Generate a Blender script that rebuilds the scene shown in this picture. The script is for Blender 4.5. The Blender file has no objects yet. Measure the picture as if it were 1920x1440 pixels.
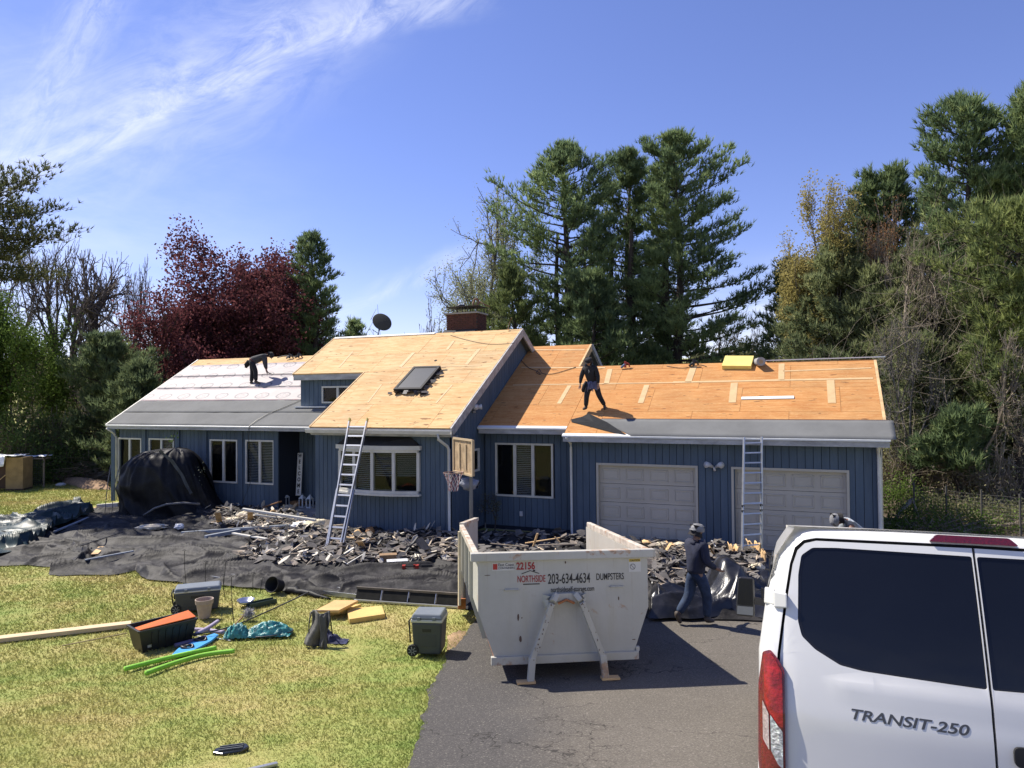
import bpy, bmesh, math, random
import numpy as np
from mathutils import Vector, Matrix, Euler
random.seed(7); np.random.seed(7)
RG = np.random.RandomState(11)
sc = bpy.context.scene
C = sc.collection
rad = math.radians
# ------------------------------------------------------------------ camera
CAMZ = 3.93
F, PITCH, ROLL, TH = 1331.0, rad(1.04), rad(-.47), rad(23.1)
cd = bpy.data.cameras.new('camera'); cam = bpy.data.objects.new('camera', cd); C.objects.link(cam)
cd.sensor_fit = 'HORIZONTAL'; cd.sensor_width = 36; cd.lens = 36 * F / 1920; cd.clip_start = .05; cd.clip_end = 2000
cam.matrix_world = (Matrix.Translation((0, 0, CAMZ)) @ Matrix.Rotation(PITCH, 4, 'X')
                    @ Matrix.Rotation(math.pi / 2, 4, 'X') @ Matrix.Rotation(ROLL, 4, 'Z'))
sc.camera = cam
# ------------------------------------------------------------------ light
SUN = Vector((-.53, .29, .80)).normalized()
SUN_EL = math.asin(SUN.z); SUN_AZ = math.atan2(SUN.x, SUN.y)
sl = bpy.data.lights.new('sun', 'SUN'); so = bpy.data.objects.new('sun', sl); C.objects.link(so)
sl.energy = 5.0; sl.angle = rad(.53); sl.color = (1, .93, .82)
so.rotation_euler = SUN.to_track_quat('Z', 'Y').to_euler(); so.location = (-30, 10, 40)
sc.view_settings.view_transform = 'Standard'; sc.view_settings.look = 'None'
sc.view_settings.exposure = .60; sc.view_settings.gamma = 1.0; sc.view_settings.use_curve_mapping = False
sc.cycles.max_bounces = 6; sc.cycles.diffuse_bounces = 3; sc.cycles.glossy_bounces = 3
sc.cycles.transparent_max_bounces = 6; sc.cycles.transmission_bounces = 3
sc.cycles.use_denoising = True
world = bpy.data.worlds.new('World'); sc.world = world; world.use_nodes = True

class NT:
    """small node-tree builder"""
    def __init__(s, nt): s.nt = nt; s.n = nt.nodes; s.l = nt.links
    def new(s, t, **k):
        n = s.n.new(t)
        for a, b in k.items(): setattr(n, a, b)
        return n
    def put(s, sock, v):
        if isinstance(v, (int, float)):
            sock.default_value = v
        elif isinstance(v, (tuple, list)):
            v = tuple(v)
            if len(sock.default_value) == 4 and len(v) == 3: v = v + (1,)
            sock.default_value = v
        else: s.l.new(v, sock)
    def m(s, op, a, b=0.0, c=None, clamp=False):
        n = s.new('ShaderNodeMath', operation=op, use_clamp=clamp)
        s.put(n.inputs[0], a); s.put(n.inputs[1], b)
        if c is not None: s.put(n.inputs[2], c)
        return n.outputs[0]
    def ss(s, x, a, b):
        n = s.new('ShaderNodeMapRange', interpolation_type='SMOOTHSTEP', clamp=True)
        s.put(n.inputs[0], x); s.put(n.inputs[1], a); s.put(n.inputs[2], b); s.put(n.inputs[3], 0.); s.put(n.inputs[4], 1.)
        return n.outputs[0]
    def mix(s, f, a, b, mode='MIX'):
        n = s.new('ShaderNodeMix', data_type='RGBA', blend_type=mode)
        s.put(n.inputs[0], f); s.put(n.inputs[6], a); s.put(n.inputs[7], b)
        return n.outputs[2]
    def noise(s, vec, scale, detail=3, rough=.55, dist=0., out=0):
        n = s.new('ShaderNodeTexNoise'); s.put(n.inputs['Vector'], vec)
        n.inputs['Scale'].default_value = scale; n.inputs['Detail'].default_value = detail
        n.inputs['Roughness'].default_value = rough; n.inputs['Distortion'].default_value = dist
        return n.outputs[out]
    def mapping(s, vec, scale=(1, 1, 1), rot=(0, 0, 0), loc=(0, 0, 0)):
        n = s.new('ShaderNodeMapping'); s.put(n.inputs[0], vec)
        n.inputs['Scale'].default_value = scale; n.inputs['Rotation'].default_value = rot; n.inputs['Location'].default_value = loc
        return n.outputs[0]
    def xyz(s, x, y, z):
        n = s.new('ShaderNodeCombineXYZ')
        for i, v in enumerate((x, y, z)): s.put(n.inputs[i], v)
        return n.outputs[0]
    def ramp(s, f, stops):
        n = s.new('ShaderNodeValToRGB'); s.put(n.inputs[0], f); e = n.color_ramp.elements
        while len(e) < len(stops): e.new(.5)
        for q, (p, c) in zip(e, stops): q.position = p; q.color = tuple(c) + ((1,) if len(c) == 3 else ())
        return n.outputs[0]

# sky: physical sky with thin cirrus laid over it, in directions round the whole dome
w = NT(world.node_tree); w.n.clear()
sky = w.new('ShaderNodeTexSky', sky_type='NISHITA'); sky.sun_disc = False
sky.sun_elevation = SUN_EL; sky.sun_rotation = SUN_AZ; sky.altitude = 100; sky.air_density = 1.0; sky.dust_density = .05; sky.ozone_density = 3.2
tc = w.new('ShaderNodeTexCoord'); sp = w.new('ShaderNodeSeparateXYZ'); w.l.new(tc.outputs['Generated'], sp.inputs[0])
X, Y, Z = sp.outputs
az = w.m('ARCTAN2', X, Y); el = w.m('ARCSINE', Z)
def streak(a0, e0, slope, curv, wid_up, wid_dn, amt, fade0, fade1):
    da = w.m('SUBTRACT', az, a0)
    ec = w.m('ADD', w.m('ADD', e0, w.m('MULTIPLY', da, slope)), w.m('MULTIPLY', w.m('MULTIPLY', da, da), curv))
    d = w.m('SUBTRACT', el, ec)
    warp = w.m('MULTIPLY', w.m('SUBTRACT', w.noise(w.xyz(az, el, 3.), 5, 4, .6), .5), .07)
    d = w.m('ADD', d, warp)
    up = w.m('SUBTRACT', 1, w.ss(d, 0, wid_up)); dn = w.m('SUBTRACT', 1, w.ss(w.m('MULTIPLY', d, -1), 0, wid_dn))
    b = w.m('MULTIPLY', up, dn)
    wis = w.noise(w.mapping(w.xyz(w.m('SUBTRACT', el, w.m('MULTIPLY', az, slope)), w.m('ADD', az, w.m('MULTIPLY', el, slope)), 0.), (14, 4, 1)), 1.6, 7, .68, 1.2)
    b = w.m('MULTIPLY', b, w.ss(wis, .30, .72))
    b = w.m('MULTIPLY', b, w.m('MULTIPLY', w.ss(az, fade0[0], fade0[1]), w.m('SUBTRACT', 1, w.ss(az, fade1[0], fade1[1]))))
    return w.m('MULTIPLY', b, amt)
c1 = streak(-.40, .392, .552, -.548, .070, .035, .58, (-1.1, -.7), (-.16, .02))
c2 = streak(-.56, .39, 2.05, 0., .10, .10, .30, (-.9, -.66), (-.52, -.40))
c3 = streak(-.45, .36, .5, .2, .16, .12, .26, (-1.3, -.6), (-.35, -.05))
c4 = streak(-.20, .135, .40, 0., .03, .02, .30, (-.35, -.22), (-.12, .05))
veil = w.m('MULTIPLY', w.m('MULTIPLY', w.m('SUBTRACT', 1, w.ss(az, -.75, -.15)), w.m('SUBTRACT', 1, w.ss(el, .15, .55))), .42)
veil = w.m('MULTIPLY', veil, w.ss(w.noise(w.mapping(w.xyz(az, el, 0.), (2, 6, 1), (0, 0, .4)), 2.2, 5, .6), .25, .75))
cr = w.m('MULTIPLY', w.m('MULTIPLY', w.m('SUBTRACT', 1, w.ss(el, .05, .20)), w.ss(az, .12, .34)), .75)
cr = w.m('MULTIPLY', cr, w.ss(w.noise(w.mapping(w.xyz(az, el, 5.), (3, 8, 1)), 2.4, 5, .55), .42, .62))
hz = w.m('MULTIPLY', w.m('SUBTRACT', 1, w.ss(el, -.02, .22)), .30)
cl = c1
for k in (c2, c3, c4, veil, cr, hz): cl = w.m('ADD', cl, w.m('MULTIPLY', k, w.m('SUBTRACT', 1, cl)), clamp=True)
skyc = w.mix(1., sky.outputs[0], (1.04, .935, 1.27), 'MULTIPLY')
col = w.mix(cl, skyc, (8.3, 8.6, 9.4))
bg = w.new('ShaderNodeBackground'); bg.inputs[1].default_value = .090; w.l.new(col, bg.inputs[0])
wo = w.new('ShaderNodeOutputWorld'); w.l.new(bg.outputs[0], wo.inputs[0])

# ------------------------------------------------------------------ geometry of the place
def ray(x, y):
    X3, Z3 = (x - 960) / F, (720 - y) / F
    Xr = X3 * math.cos(ROLL) - Z3 * math.sin(ROLL); Zr = X3 * math.sin(ROLL) + Z3 * math.cos(ROLL)
    return Vector((Xr, math.cos(PITCH) - Zr * math.sin(PITCH), math.sin(PITCH) + Zr * math.cos(PITCH)))
EYE = Vector((0, 0, CAMZ))
def G(x, y):
    """height of the ground"""
    if y < 7.2: z = .494 + .17 * (7.2 - y)
    elif y < 13: z = .0147 * (13 - y) ** 2
    else: z = 0.
    if y > 60: z += .035 * (y - 60) + 7 * max(0, min(1, (y - 120) / 120))
    return z
def gp(x, y, dz=0.):
    """the point of the ground seen at a pixel of the photograph"""
    r = ray(x, y); t = 10.
    for _ in range(40):
        p = EYE + r * t; t += (p.z - G(p.x, p.y) - dz) / max(.02, -r.z) * .7
    return EYE + r * t
def at(x, y, Y):
    """the point at depth Y seen at a pixel"""
    r = ray(x, y); return EYE + r * (Y / r.y)
UX = Vector((math.cos(TH), -math.sin(TH), 0)); VX = Vector((math.sin(TH), math.cos(TH), 0))
def H(u, v, z): return UX * u + VX * v + Vector((0, 0, z))
def hw(x, y, v):
    """(u, z) on the wall plane v seen at a pixel"""
    r = ray(x, y); p = EYE + r * (v / r.dot(VX)); return p.dot(UX), p.z
def hs(x, y, u):
    r = ray(x, y); p = EYE + r * (u / r.dot(UX)); return p.dot(VX), p.z
RP = rad(31.2); TT = math.tan(RP); RS, RC = math.sin(RP), math.cos(RP)
def hr(x, y, v0, z0):
    """(u, s) on the roof plane through the eave (v0, z0): s is the distance up the slope"""
    r = ray(x, y); n = VX * TT - Vector((0, 0, 1)); k = v0 * TT - z0
    t = (k - EYE.dot(n)) / r.dot(n); p = EYE + r * t
    return p.dot(UX), (p.dot(VX) - v0) / RC
def roofp(v0, z0, u, s, h=0.): return (u, v0 + s * RC - h * RS, z0 + s * RS + h * RC)

# ------------------------------------------------------------------ materials
MATS = {}
def mat(name, col, rough=.7, var=.0, vscale=3., bump=0., bscale=40., metal=0., rnd=0., spec=.5, detail=4, stretch=(1, 1, 1), dark=None, hue=None, extra=None, coat=0., obj=True):
    if name in MATS: return MATS[name]
    m = bpy.data.materials.new(name); m.use_nodes = True; t = NT(m.node_tree); t.n.clear()
    b = t.new('ShaderNodeBsdfPrincipled'); o = t.new('ShaderNodeOutputMaterial'); t.l.new(b.outputs[0], o.inputs[0])
    vec = t.new('ShaderNodeTexCoord').outputs['Object'] if obj else t.new('ShaderNodeNewGeometry').outputs['Position']
    vec = t.mapping(vec, stretch)
    c = col
    if var > 0:
        d = dark or tuple(x * (1 - var) for x in col); l = tuple(min(1, x * (1 + var * .8)) for x in col)
        n = t.noise(vec, vscale, detail); c = t.mix(t.ss(n, .3, .7), d, l)
        c = t.mix(.5 * var, c, t.ramp(t.noise(vec, vscale * 7, 4), [(.35, tuple(x * .6 for x in col)), (.65, tuple(min(1, x * 1.4) for x in col))]))
    if rnd > 0:
        oi = t.new('ShaderNodeObjectInfo'); f = t.m('ADD', 1 - rnd, t.m('MULTIPLY', oi.outputs['Random'], 2 * rnd))
        c = t.mix(1., c, t.xyz(f, f, f), 'MULTIPLY')
        if hue: c = t.mix(t.m('MULTIPLY', oi.outputs['Random'], .7), c, hue)
    if extra: c = extra(t, c, vec)
    t.put(b.inputs['Base Color'], c)
    b.inputs['Roughness'].default_value = rough; b.inputs['Metallic'].default_value = metal
    b.inputs['Specular IOR Level'].default_value = spec; b.inputs['Coat Weight'].default_value = coat
    if bump > 0:
        bn = t.new('ShaderNodeBump'); bn.inputs['Strength'].default_value = bump; bn.inputs['Distance'].default_value = .02
        t.put(bn.inputs['Height'], t.noise(vec, bscale, 5, .6)); t.l.new(bn.outputs[0], b.inputs['Normal'])
    MATS[name] = m; return m

def leafmat(name, a, b, c=None, trans=.35, scale=.35):
    """leaves: three tones mixed per clump, some light coming through"""
    if name in MATS: return MATS[name]
    m = bpy.data.materials.new(name); m.use_nodes = True; t = NT(m.node_tree); t.n.clear()
    g = t.new('ShaderNodeNewGeometry'); n = t.noise(g.outputs['Position'], scale, 3); n2 = t.noise(g.outputs['Position'], scale * 9, 2)
    col = t.mix(t.ss(t.m('ADD', t.m('MULTIPLY', n, .6), t.m('MULTIPLY', n2, .4)), .38, .62), a, b)
    if c: col = t.mix(t.ss(n2, .56, .7), col, c)
    oi = t.new('ShaderNodeObjectInfo'); f = t.m('ADD', .85, t.m('MULTIPLY', oi.outputs['Random'], .3)); col = t.mix(1., col, t.xyz(f, f, f), 'MULTIPLY')
    d = t.new('ShaderNodeBsdfDiffuse'); tr = t.new('ShaderNodeBsdfTranslucent'); t.put(d.inputs[0], col); t.put(tr.inputs[0], col)
    mx = t.new('ShaderNodeMixShader'); mx.inputs[0].default_value = trans; t.l.new(d.outputs[0], mx.inputs[1]); t.l.new(tr.outputs[0], mx.inputs[2])
    o = t.new('ShaderNodeOutputMaterial'); t.l.new(mx.outputs[0], o.inputs[0]); MATS[name] = m; return m

# ------------------------------------------------------------------ mesh building
class MB:
    def __init__(s): s.v = []; s.f = []; s.mi = []; s.cur = 0
    def add(s, vs, fs):
        o = len(s.v); s.v += [tuple(p) for p in vs]; s.f += [tuple(o + i for i in f) for f in fs]; s.mi += [s.cur] * len(fs); return s
    def hexa(s, p):  # 8 points: bottom 4 then top 4
        return s.add(p, [(0, 3, 2, 1), (4, 5, 6, 7), (0, 1, 5, 4), (1, 2, 6, 5), (2, 3, 7, 6), (3, 0, 4, 7)])
    def box(s, a, b):
        (x0, y0, z0), (x1, y1, z1) = a, b
        return s.hexa([(x0, y0, z0), (x1, y0, z0), (x1, y1, z0), (x0, y1, z0), (x0, y0, z1), (x1, y0, z1), (x1, y1, z1), (x0, y1, z1)])
    def obox(s, c, size, m=None):
        m = m or Matrix(); hx, hy, hz = [q / 2 for q in size]; c = Vector(c)
        return s.hexa([c + m.to_3x3() @ Vector(q) for q in [(-hx, -hy, -hz), (hx, -hy, -hz), (hx, hy, -hz), (-hx, hy, -hz), (-hx, -hy, hz), (hx, -hy, hz), (hx, hy, hz), (-hx, hy, hz)]])
    def bar(s, a, b, w_, h_, up=(0, 0, 1)):
        a = Vector(a); b = Vector(b); d = (b - a).normalized(); up = Vector(up)
        r = d.cross(up); r = r.normalized() if r.length > 1e-4 else Vector((1, 0, 0)); q = r.cross(d)
        r = r * w_ / 2; q = q * h_ / 2
        return s.hexa([a - r - q, a + r - q, b + r - q, b - r - q, a - r + q, a + r + q, b + r + q, b - r + q])
    def tube(s, path, r, n=8, cap=True, closed=False):
        P = [Vector(p) for p in path]; k = len(P); rr = r if isinstance(r, (list, tuple)) else [r] * k; vs = []
        up = Vector((0, 0, 1))
        for i, p in enumerate(P):
            a = P[i - 1] if (i > 0 or closed) else P[i]; b = P[(i + 1) % k] if (i < k - 1 or closed) else P[i]
            d = (b - a); d = d.normalized() if d.length > 1e-9 else Vector((0, 0, 1))
            x = d.cross(up if abs(d.z) < .95 else Vector((1, 0, 0))).normalized(); y = x.cross(d)
            for j in range(n):
                t = 2 * math.pi * j / n; vs.append(p + (x * math.cos(t) + y * math.sin(t)) * rr[i])
        fs = []
        for i in range(k if closed else k - 1):
            for j in range(n):
                i2 = (i + 1) % k; fs.append((i * n + j, i * n + (j + 1) % n, i2 * n + (j + 1) % n, i2 * n + j))
        if cap and not closed: fs += [tuple(range(n))[::-1], tuple((k - 1) * n + j for j in range(n))]
        return s.add(vs, fs)
    def lathe(s, prof, n=20, c=(0, 0, 0), m=None):
        vs = []; m = m or Matrix(); c = Vector(c)
        for r, z in prof:
            for j in range(n):
                t = 2 * math.pi * j / n; vs.append(c + m.to_3x3() @ Vector((r * math.cos(t), r * math.sin(t), z)))
        fs = []; k = len(prof)
        for i in range(k - 1):
            for j in range(n): fs.append((i * n + j, i * n + (j + 1) % n, (i + 1) * n + (j + 1) % n, (i + 1) * n + j))
        if prof[0][0] > 1e-4: fs.append(tuple(range(n))[::-1])
        if prof[-1][0] > 1e-4: fs.append(tuple((k - 1) * n + j for j in range(n)))
        return s.add(vs, fs)
    def plate(s, pts, d):  # polygon extruded by vector d
        n = len(pts); d = Vector(d); P = [Vector(p) for p in pts]
        return s.add(P + [p + d for p in P], [tuple(range(n))[::-1], tuple(n + i for i in range(n))] + [(i, (i + 1) % n, n + (i + 1) % n, n + i) for i in range(n)])
    def grid(s, fn, nu, nv):
        o = [fn(i / nu, j / nv) for i in range(nu + 1) for j in range(nv + 1)]
        return s.add(o, [(i * (nv + 1) + j, (i + 1) * (nv + 1) + j, (i + 1) * (nv + 1) + j + 1, i * (nv + 1) + j + 1) for i in range(nu) for j in range(nv)])
    def build(s, name, m, parent=None, off=None, smooth=False, bevel=0., solid=0., kind=None):
        off = off or (parent.get('_off') if parent and '_off' in parent else None)
        me = bpy.data.meshes.new(name)
        v = s.v if off is None else [(a - off[0], b - off[1], c - off[2]) for a, b, c in s.v]
        me.from_pydata(v, [], s.f)
        for q in (m if isinstance(m, (list, tuple)) else [m]): me.materials.append(q)
        if isinstance(m, (list, tuple)): me.polygons.foreach_set('material_index', s.mi)
        bm = bmesh.new(); bm.from_mesh(me); bmesh.ops.recalc_face_normals(bm, faces=bm.faces); bm.to_mesh(me); bm.free()
        if smooth: me.polygons.foreach_set('use_smooth', [True] * len(me.polygons))
        o = bpy.data.objects.new(name, me); C.objects.link(o)
        if parent: o.parent = parent
        if solid: q = o.modifiers.new('solid', 'SOLIDIFY'); q.thickness = solid
        if bevel:
            q = o.modifiers.new('bevel', 'BEVEL'); q.width = bevel; q.segments = 2; q.limit_method = 'ANGLE'; q.angle_limit = rad(40)
            if not smooth: me.polygons.foreach_set('use_smooth', [False] * len(me.polygons))
        if kind: o['kind'] = kind
        return o
def thing(name, label, cat, loc=(0, 0, 0), rz=0., group=None):
    o = bpy.data.objects.new(name, None); C.objects.link(o); o.location = loc; o.rotation_euler = (0, 0, rz)
    o.empty_display_size = .2; o['label'] = label; o['category'] = cat
    if group: o['group'] = group
    return o
def tag(o, label, cat, group=None, kind=None):
    if label: o['label'] = label
    if cat: o['category'] = cat
    if group: o['group'] = group
    if kind: o['kind'] = kind
    return o
def copytree(o, parent=None):
    c = o.copy(); C.objects.link(c); c.parent = parent
    for ch in list(o.children): copytree(ch, c)
    return c
def npmesh(name, co, tri, m, parent=None, smooth=False, nper=3):
    """a mesh straight from arrays: co (N,3), tri (M,nper)"""
    me = bpy.data.meshes.new(name); M = len(tri)
    me.vertices.add(len(co)); me.vertices.foreach_set('co', np.asarray(co, dtype=np.float32).ravel())
    me.loops.add(M * nper); me.loops.foreach_set('vertex_index', np.asarray(tri, dtype=np.int32).ravel())
    me.polygons.add(M); me.polygons.foreach_set('loop_start', np.arange(0, M * nper, nper, dtype=np.int32))
    me.update(calc_edges=True); me.materials.append(m)
    if smooth: me.polygons.foreach_set('use_smooth', np.ones(M, dtype=bool))
    o = bpy.data.objects.new(name, me); C.objects.link(o)
    if parent: o.parent = parent
    return o
def text(name, s, size, m, parent, loc, rot, sx=1., extrude=.002, bold=0., align='LEFT', shear=0.):
    cu = bpy.data.curves.new(name, 'FONT'); cu.body = s; cu.size = size; cu.extrude = extrude; cu.offset = bold; cu.align_x = align; cu.shear = shear
    t = bpy.data.objects.new('tmp', cu); C.objects.link(t)
    me = bpy.data.meshes.new_from_object(t.evaluated_get(bpy.context.evaluated_depsgraph_get()))
    bpy.data.objects.remove(t); me.materials.clear(); me.materials.append(m)
    me.transform(Matrix.Diagonal((sx, 1, 1, 1)))
    o = bpy.data.objects.new(name, me); C.objects.link(o); o.parent = parent; o.location = loc; o.rotation_euler = rot
    return o
_lat = RG.rand(257, 257)
def vn(x, y, seed=0):
    """smooth value noise on arrays"""
    x = np.asarray(x, float) + seed * 17.3; y = np.asarray(y, float) + seed * 9.1
    xi = np.floor(x).astype(int); yi = np.floor(y).astype(int); fx = x - xi; fy = y - yi
    fx = fx * fx * (3 - 2 * fx); fy = fy * fy * (3 - 2 * fy)
    g = lambda a, b: _lat[a % 257, b % 257]
    return (g(xi, yi) * (1 - fx) + g(xi + 1, yi) * fx) * (1 - fy) + (g(xi, yi + 1) * (1 - fx) + g(xi + 1, yi + 1) * fx) * fy
def ridge(x, y, seed=0): return 1 - np.abs(2 * vn(x, y, seed) - 1)
Gn = np.vectorize(G)
# ------------------------------------------------------------------ ground
def lawn_col(t):
    p = t.new('ShaderNodeNewGeometry').outputs['Position']
    q = t.mapping(p, (1, 1.5, 1), (0, 0, .5))
    n1 = t.noise(q, .35, 5, .65, .6); n2 = t.noise(p, 1.7, 4, .6); n3 = t.noise(p, 34, 3, .8)
    sx = t.new('ShaderNodeSeparateXYZ'); t.l.new(p, sx.inputs[0])
    near = t.m('MULTIPLY', t.ss(sx.outputs[0], -3.8, -1.2), t.m('SUBTRACT', 1, t.ss(sx.outputs[1], 9, 12)))   # greener beside the driveway
    f = t.m('ADD', t.m('ADD', t.m('MULTIPLY', n1, .62), t.m('MULTIPLY', n2, .38)), t.m('MULTIPLY', near, .085))
    c = t.ramp(f, [(.34, (.40, .33, .145)), (.44, (.355, .32, .118)), (.53, (.29, .30, .092)), (.64, (.20, .26, .065))])
    return t.mix(t.ss(n3, .50, .66), t.mix(t.ss(n3, .36, .50), t.mix(1., c, (1.22, 1.2, 1.15), 'MULTIPLY'), c), t.mix(1., c, (.66, .70, .60), 'MULTIPLY'))
def simplemat(name, colf, rough=.9, bump=0, bs=60, trans=0):
    m = bpy.data.materials.new(name); m.use_nodes = True; t = NT(m.node_tree); t.n.clear()
    c = colf(t); o = t.new('ShaderNodeOutputMaterial')
    if trans:
        a = t.new('ShaderNodeBsdfDiffuse'); b = t.new('ShaderNodeBsdfTranslucent'); t.put(a.inputs[0], c); t.put(b.inputs[0], c)
        x = t.new('ShaderNodeMixShader'); x.inputs[0].default_value = trans; t.l.new(a.outputs[0], x.inputs[1]); t.l.new(b.outputs[0], x.inputs[2]); t.l.new(x.outputs[0], o.inputs[0])
    else:
        b = t.new('ShaderNodeBsdfPrincipled'); t.put(b.inputs['Base Color'], c); b.inputs['Roughness'].default_value = rough; b.inputs['Specular IOR Level'].default_value = .25
        if bump:
            bn = t.new('ShaderNodeBump'); bn.inputs['Strength'].default_value = bump; bn.inputs['Distance'].default_value = .01
            t.put(bn.inputs['Height'], t.noise(t.new('ShaderNodeNewGeometry').outputs['Position'], bs, 5, .7)); t.l.new(bn.outputs[0], b.inputs['Normal'])
        t.l.new(b.outputs[0], o.inputs[0])
    MATS[name] = m; return m
M_lawn = simplemat('lawn', lawn_col, .95, .9, 35)
M_blade = simplemat('grass_blade', lawn_col, trans=.35)
def asphalt_col(t):
    p = t.new('ShaderNodeNewGeometry').outputs['Position']; sx = t.new('ShaderNodeSeparateXYZ'); t.l.new(p, sx.inputs[0])
    base = t.ramp(t.noise(p, .6, 5, .6), [(.3, (.112, .100, .084)), (.7, (.142, .127, .107))])
    edge = t.ss(t.m('ADD', t.m('ADD', sx.outputs[0], t.m('MULTIPLY', sx.outputs[1], -.10)), t.m('MULTIPLY', t.noise(p, 1.2, 3), .9)), .55, -.5)
    base = t.mix(t.m('MULTIPLY', edge, .8), base, (.060, .058, .058))
    sp_ = t.noise(p, 46, 3, .8); base = t.mix(t.ss(sp_, .54, .70), base, (.25, .23, .20)); base = t.mix(t.m('MULTIPLY', t.ss(sp_, .48, .34), .6), base, (.045, .042, .040))
    w_ = t.new('ShaderNodeVectorMath', operation='ADD'); t.l.new(p, w_.inputs[0])
    nz = t.new('ShaderNodeVectorMath', operation='SCALE'); t.put(nz.inputs[0], t.noise(p, 3.0, 4, .6, 0, 1)); nz.inputs[3].default_value = .55; t.l.new(nz.outputs[0], w_.inputs[1])
    v = t.new('ShaderNodeTexVoronoi', feature='DISTANCE_TO_EDGE'); t.l.new(w_.outputs[0], v.inputs['Vector']); v.inputs['Scale'].default_value = 3.2
    cx, cy = gp(1070, 1390).xy
    dx = t.m('SUBTRACT', sx.outputs[0], cx); dy = t.m('SUBTRACT', sx.outputs[1], cy)
    d = t.m('SQRT', t.m('ADD', t.m('MULTIPLY', t.m('MULTIPLY', dx, dx), 1.3), t.m('MULTIPLY', t.m('MULTIPLY', dy, dy), .45)))
    k = t.m('MULTIPLY', t.m('SUBTRACT', 1, t.ss(v.outputs[0], .006, .032)), t.m('SUBTRACT', 1, t.ss(t.m('ADD', d, t.m('MULTIPLY', t.noise(p, 2.2, 3), .9)), .75, 1.25)))
    v2 = t.new('ShaderNodeTexVoronoi', feature='DISTANCE_TO_EDGE'); t.l.new(w_.outputs[0], v2.inputs['Vector']); v2.inputs['Scale'].default_value = .62
    k2 = t.m('MULTIPLY', t.m('SUBTRACT', 1, t.ss(v2.outputs[0], .001, .008)), t.ss(t.noise(p, .9, 2), .45, .55))
    return t.mix(t.m('MULTIPLY', t.m('MAXIMUM', k, k2), .75), base, (.018, .016, .015))
M_asph = simplemat('asphalt', asphalt_col, .9, .6, 110)
M_soil = mat('soil', (.30, .20, .11), .95, .4, 4, .6, 30, obj=False)

def ground_sheet():
    xs = np.concatenate([np.linspace(-160, -26, 14), np.linspace(-24, 16, 81), np.linspace(18, 160, 14)])
    ys = np.concatenate([np.linspace(-12, 0, 6), np.linspace(.5, 30, 90), np.linspace(33, 60, 10), np.linspace(66, 420, 30)])
    XX, YY = np.meshgrid(xs, ys, indexing='ij'); ZZ = Gn(XX, YY) + (vn(XX * .9, YY * .9, 1) - .5) * .03
    far = np.clip((YY - 70) / 60, 0, 1); ZZ += far * (vn(XX / 45, YY / 60, 3) - .3) * 9
    n, m = XX.shape; co = np.stack([XX.ravel(), YY.ravel(), ZZ.ravel() - .012], 1)
    i, j = np.meshgrid(np.arange(n - 1), np.arange(m - 1), indexing='ij'); a = (i * m + j).ravel()
    q = np.stack([a, a + m, a + m + 1, a + 1], 1)
    return npmesh('lawn', co, q, M_lawn, None, True, 4)
tag(ground_sheet(), None, None, kind='structure')

# driveway: its left edge as seen, the rest running off to the right
EDGE = [gp(x, y) for x, y in [(752, 1500), (768, 1440), (778, 1395), (792, 1340), (812, 1280), (832, 1238), (858, 1202), (884, 1176), (905, 1150)]]
EDGE = [Vector((EDGE[0].x - .5, -9, 0))] + [Vector((EDGE[0].x - .1, 3, 0))] + EDGE + [H(-6.6, 16.5, 0), H(-6.45, 19.1, 0)]
def edge_x(y):
    for a, b in zip(EDGE, EDGE[1:]):
        if a.y <= y <= b.y: t = (y - a.y) / max(1e-6, b.y - a.y); return a.x + (b.x - a.x) * t
    return EDGE[0].x if y < EDGE[0].y else EDGE[-1].x
def right_x(y): return 9.5 if y < 14 else 9.5 - (y - 14) * .15
yy = np.concatenate([np.linspace(-9, 4, 14), np.linspace(4.1, 20.2, 160)])
co = []
for y in yy:
    ex = edge_x(y) + (float(vn(y * 2.2, 0, 4)) - .5) * .14 + (float(vn(y * 9, 0, 5)) - .5) * .07
    lim = right_x(y)
    if y > 17.2: lim = min(lim, (H(1.6, 19.02, 0) - VX * 0).x)
    for k in range(61): x = ex + (lim - ex) * (k / 60); co.append((x, y, G(x, y) + .006 + (float(vn(x * .7, y * .7, 8)) - .5) * .02))
co = np.array(co); n = len(yy)
i, j = np.meshgrid(np.arange(n - 1), np.arange(60), indexing='ij'); a = (i * 61 + j).ravel()
dw = npmesh('driveway', co, np.stack([a, a + 61, a + 62, a + 1], 1), M_asph, None, True, 4); tag(dw, None, None, kind='structure')
# bare strips of soil: beside the driveway and at the wood's edge
def patch(name, pts, m, dz=.004, h=.0, n=26):
    """a low mound with ragged rim through ground points"""
    c = sum(pts, Vector()) / len(pts); K = len(pts); vs = [(c.x, c.y, G(c.x, c.y) + dz + h)]; R = 5; fs = []
    per = []
    for a in range(n):
        t = a / n * K; i = int(t); f = t - i; p = pts[i] * (1 - f) + pts[(i + 1) % K] * f
        p = c + (p - c) * (1 + random.uniform(-.09, .09)); per.append(p)
    for r in range(1, R + 1):
        for p in per:
            q = c + (p - c) * (r / R); vs.append((q.x, q.y, G(q.x, q.y) + dz + h * (1 - (r / R) ** 2) + (random.uniform(0, h * .4) if r < R else -.02)))
    for a in range(n): fs.append((0, 1 + a, 1 + (a + 1) % n))
    for r in range(R - 1):
        for a in range(n): fs.append((1 + r * n + a, 1 + (r + 1) * n + a, 1 + (r + 1) * n + (a + 1) % n, 1 + r * n + (a + 1) % n))
    b = MB(); b.add(vs, fs); return b.build(name, m, smooth=True)
tag(patch('bare_soil', [gp(x, y) for x, y in [(838, 1190), (862, 1180), (880, 1182), (868, 1200), (850, 1222), (836, 1232)]], M_soil, .012), None, None, kind='structure')
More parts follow.
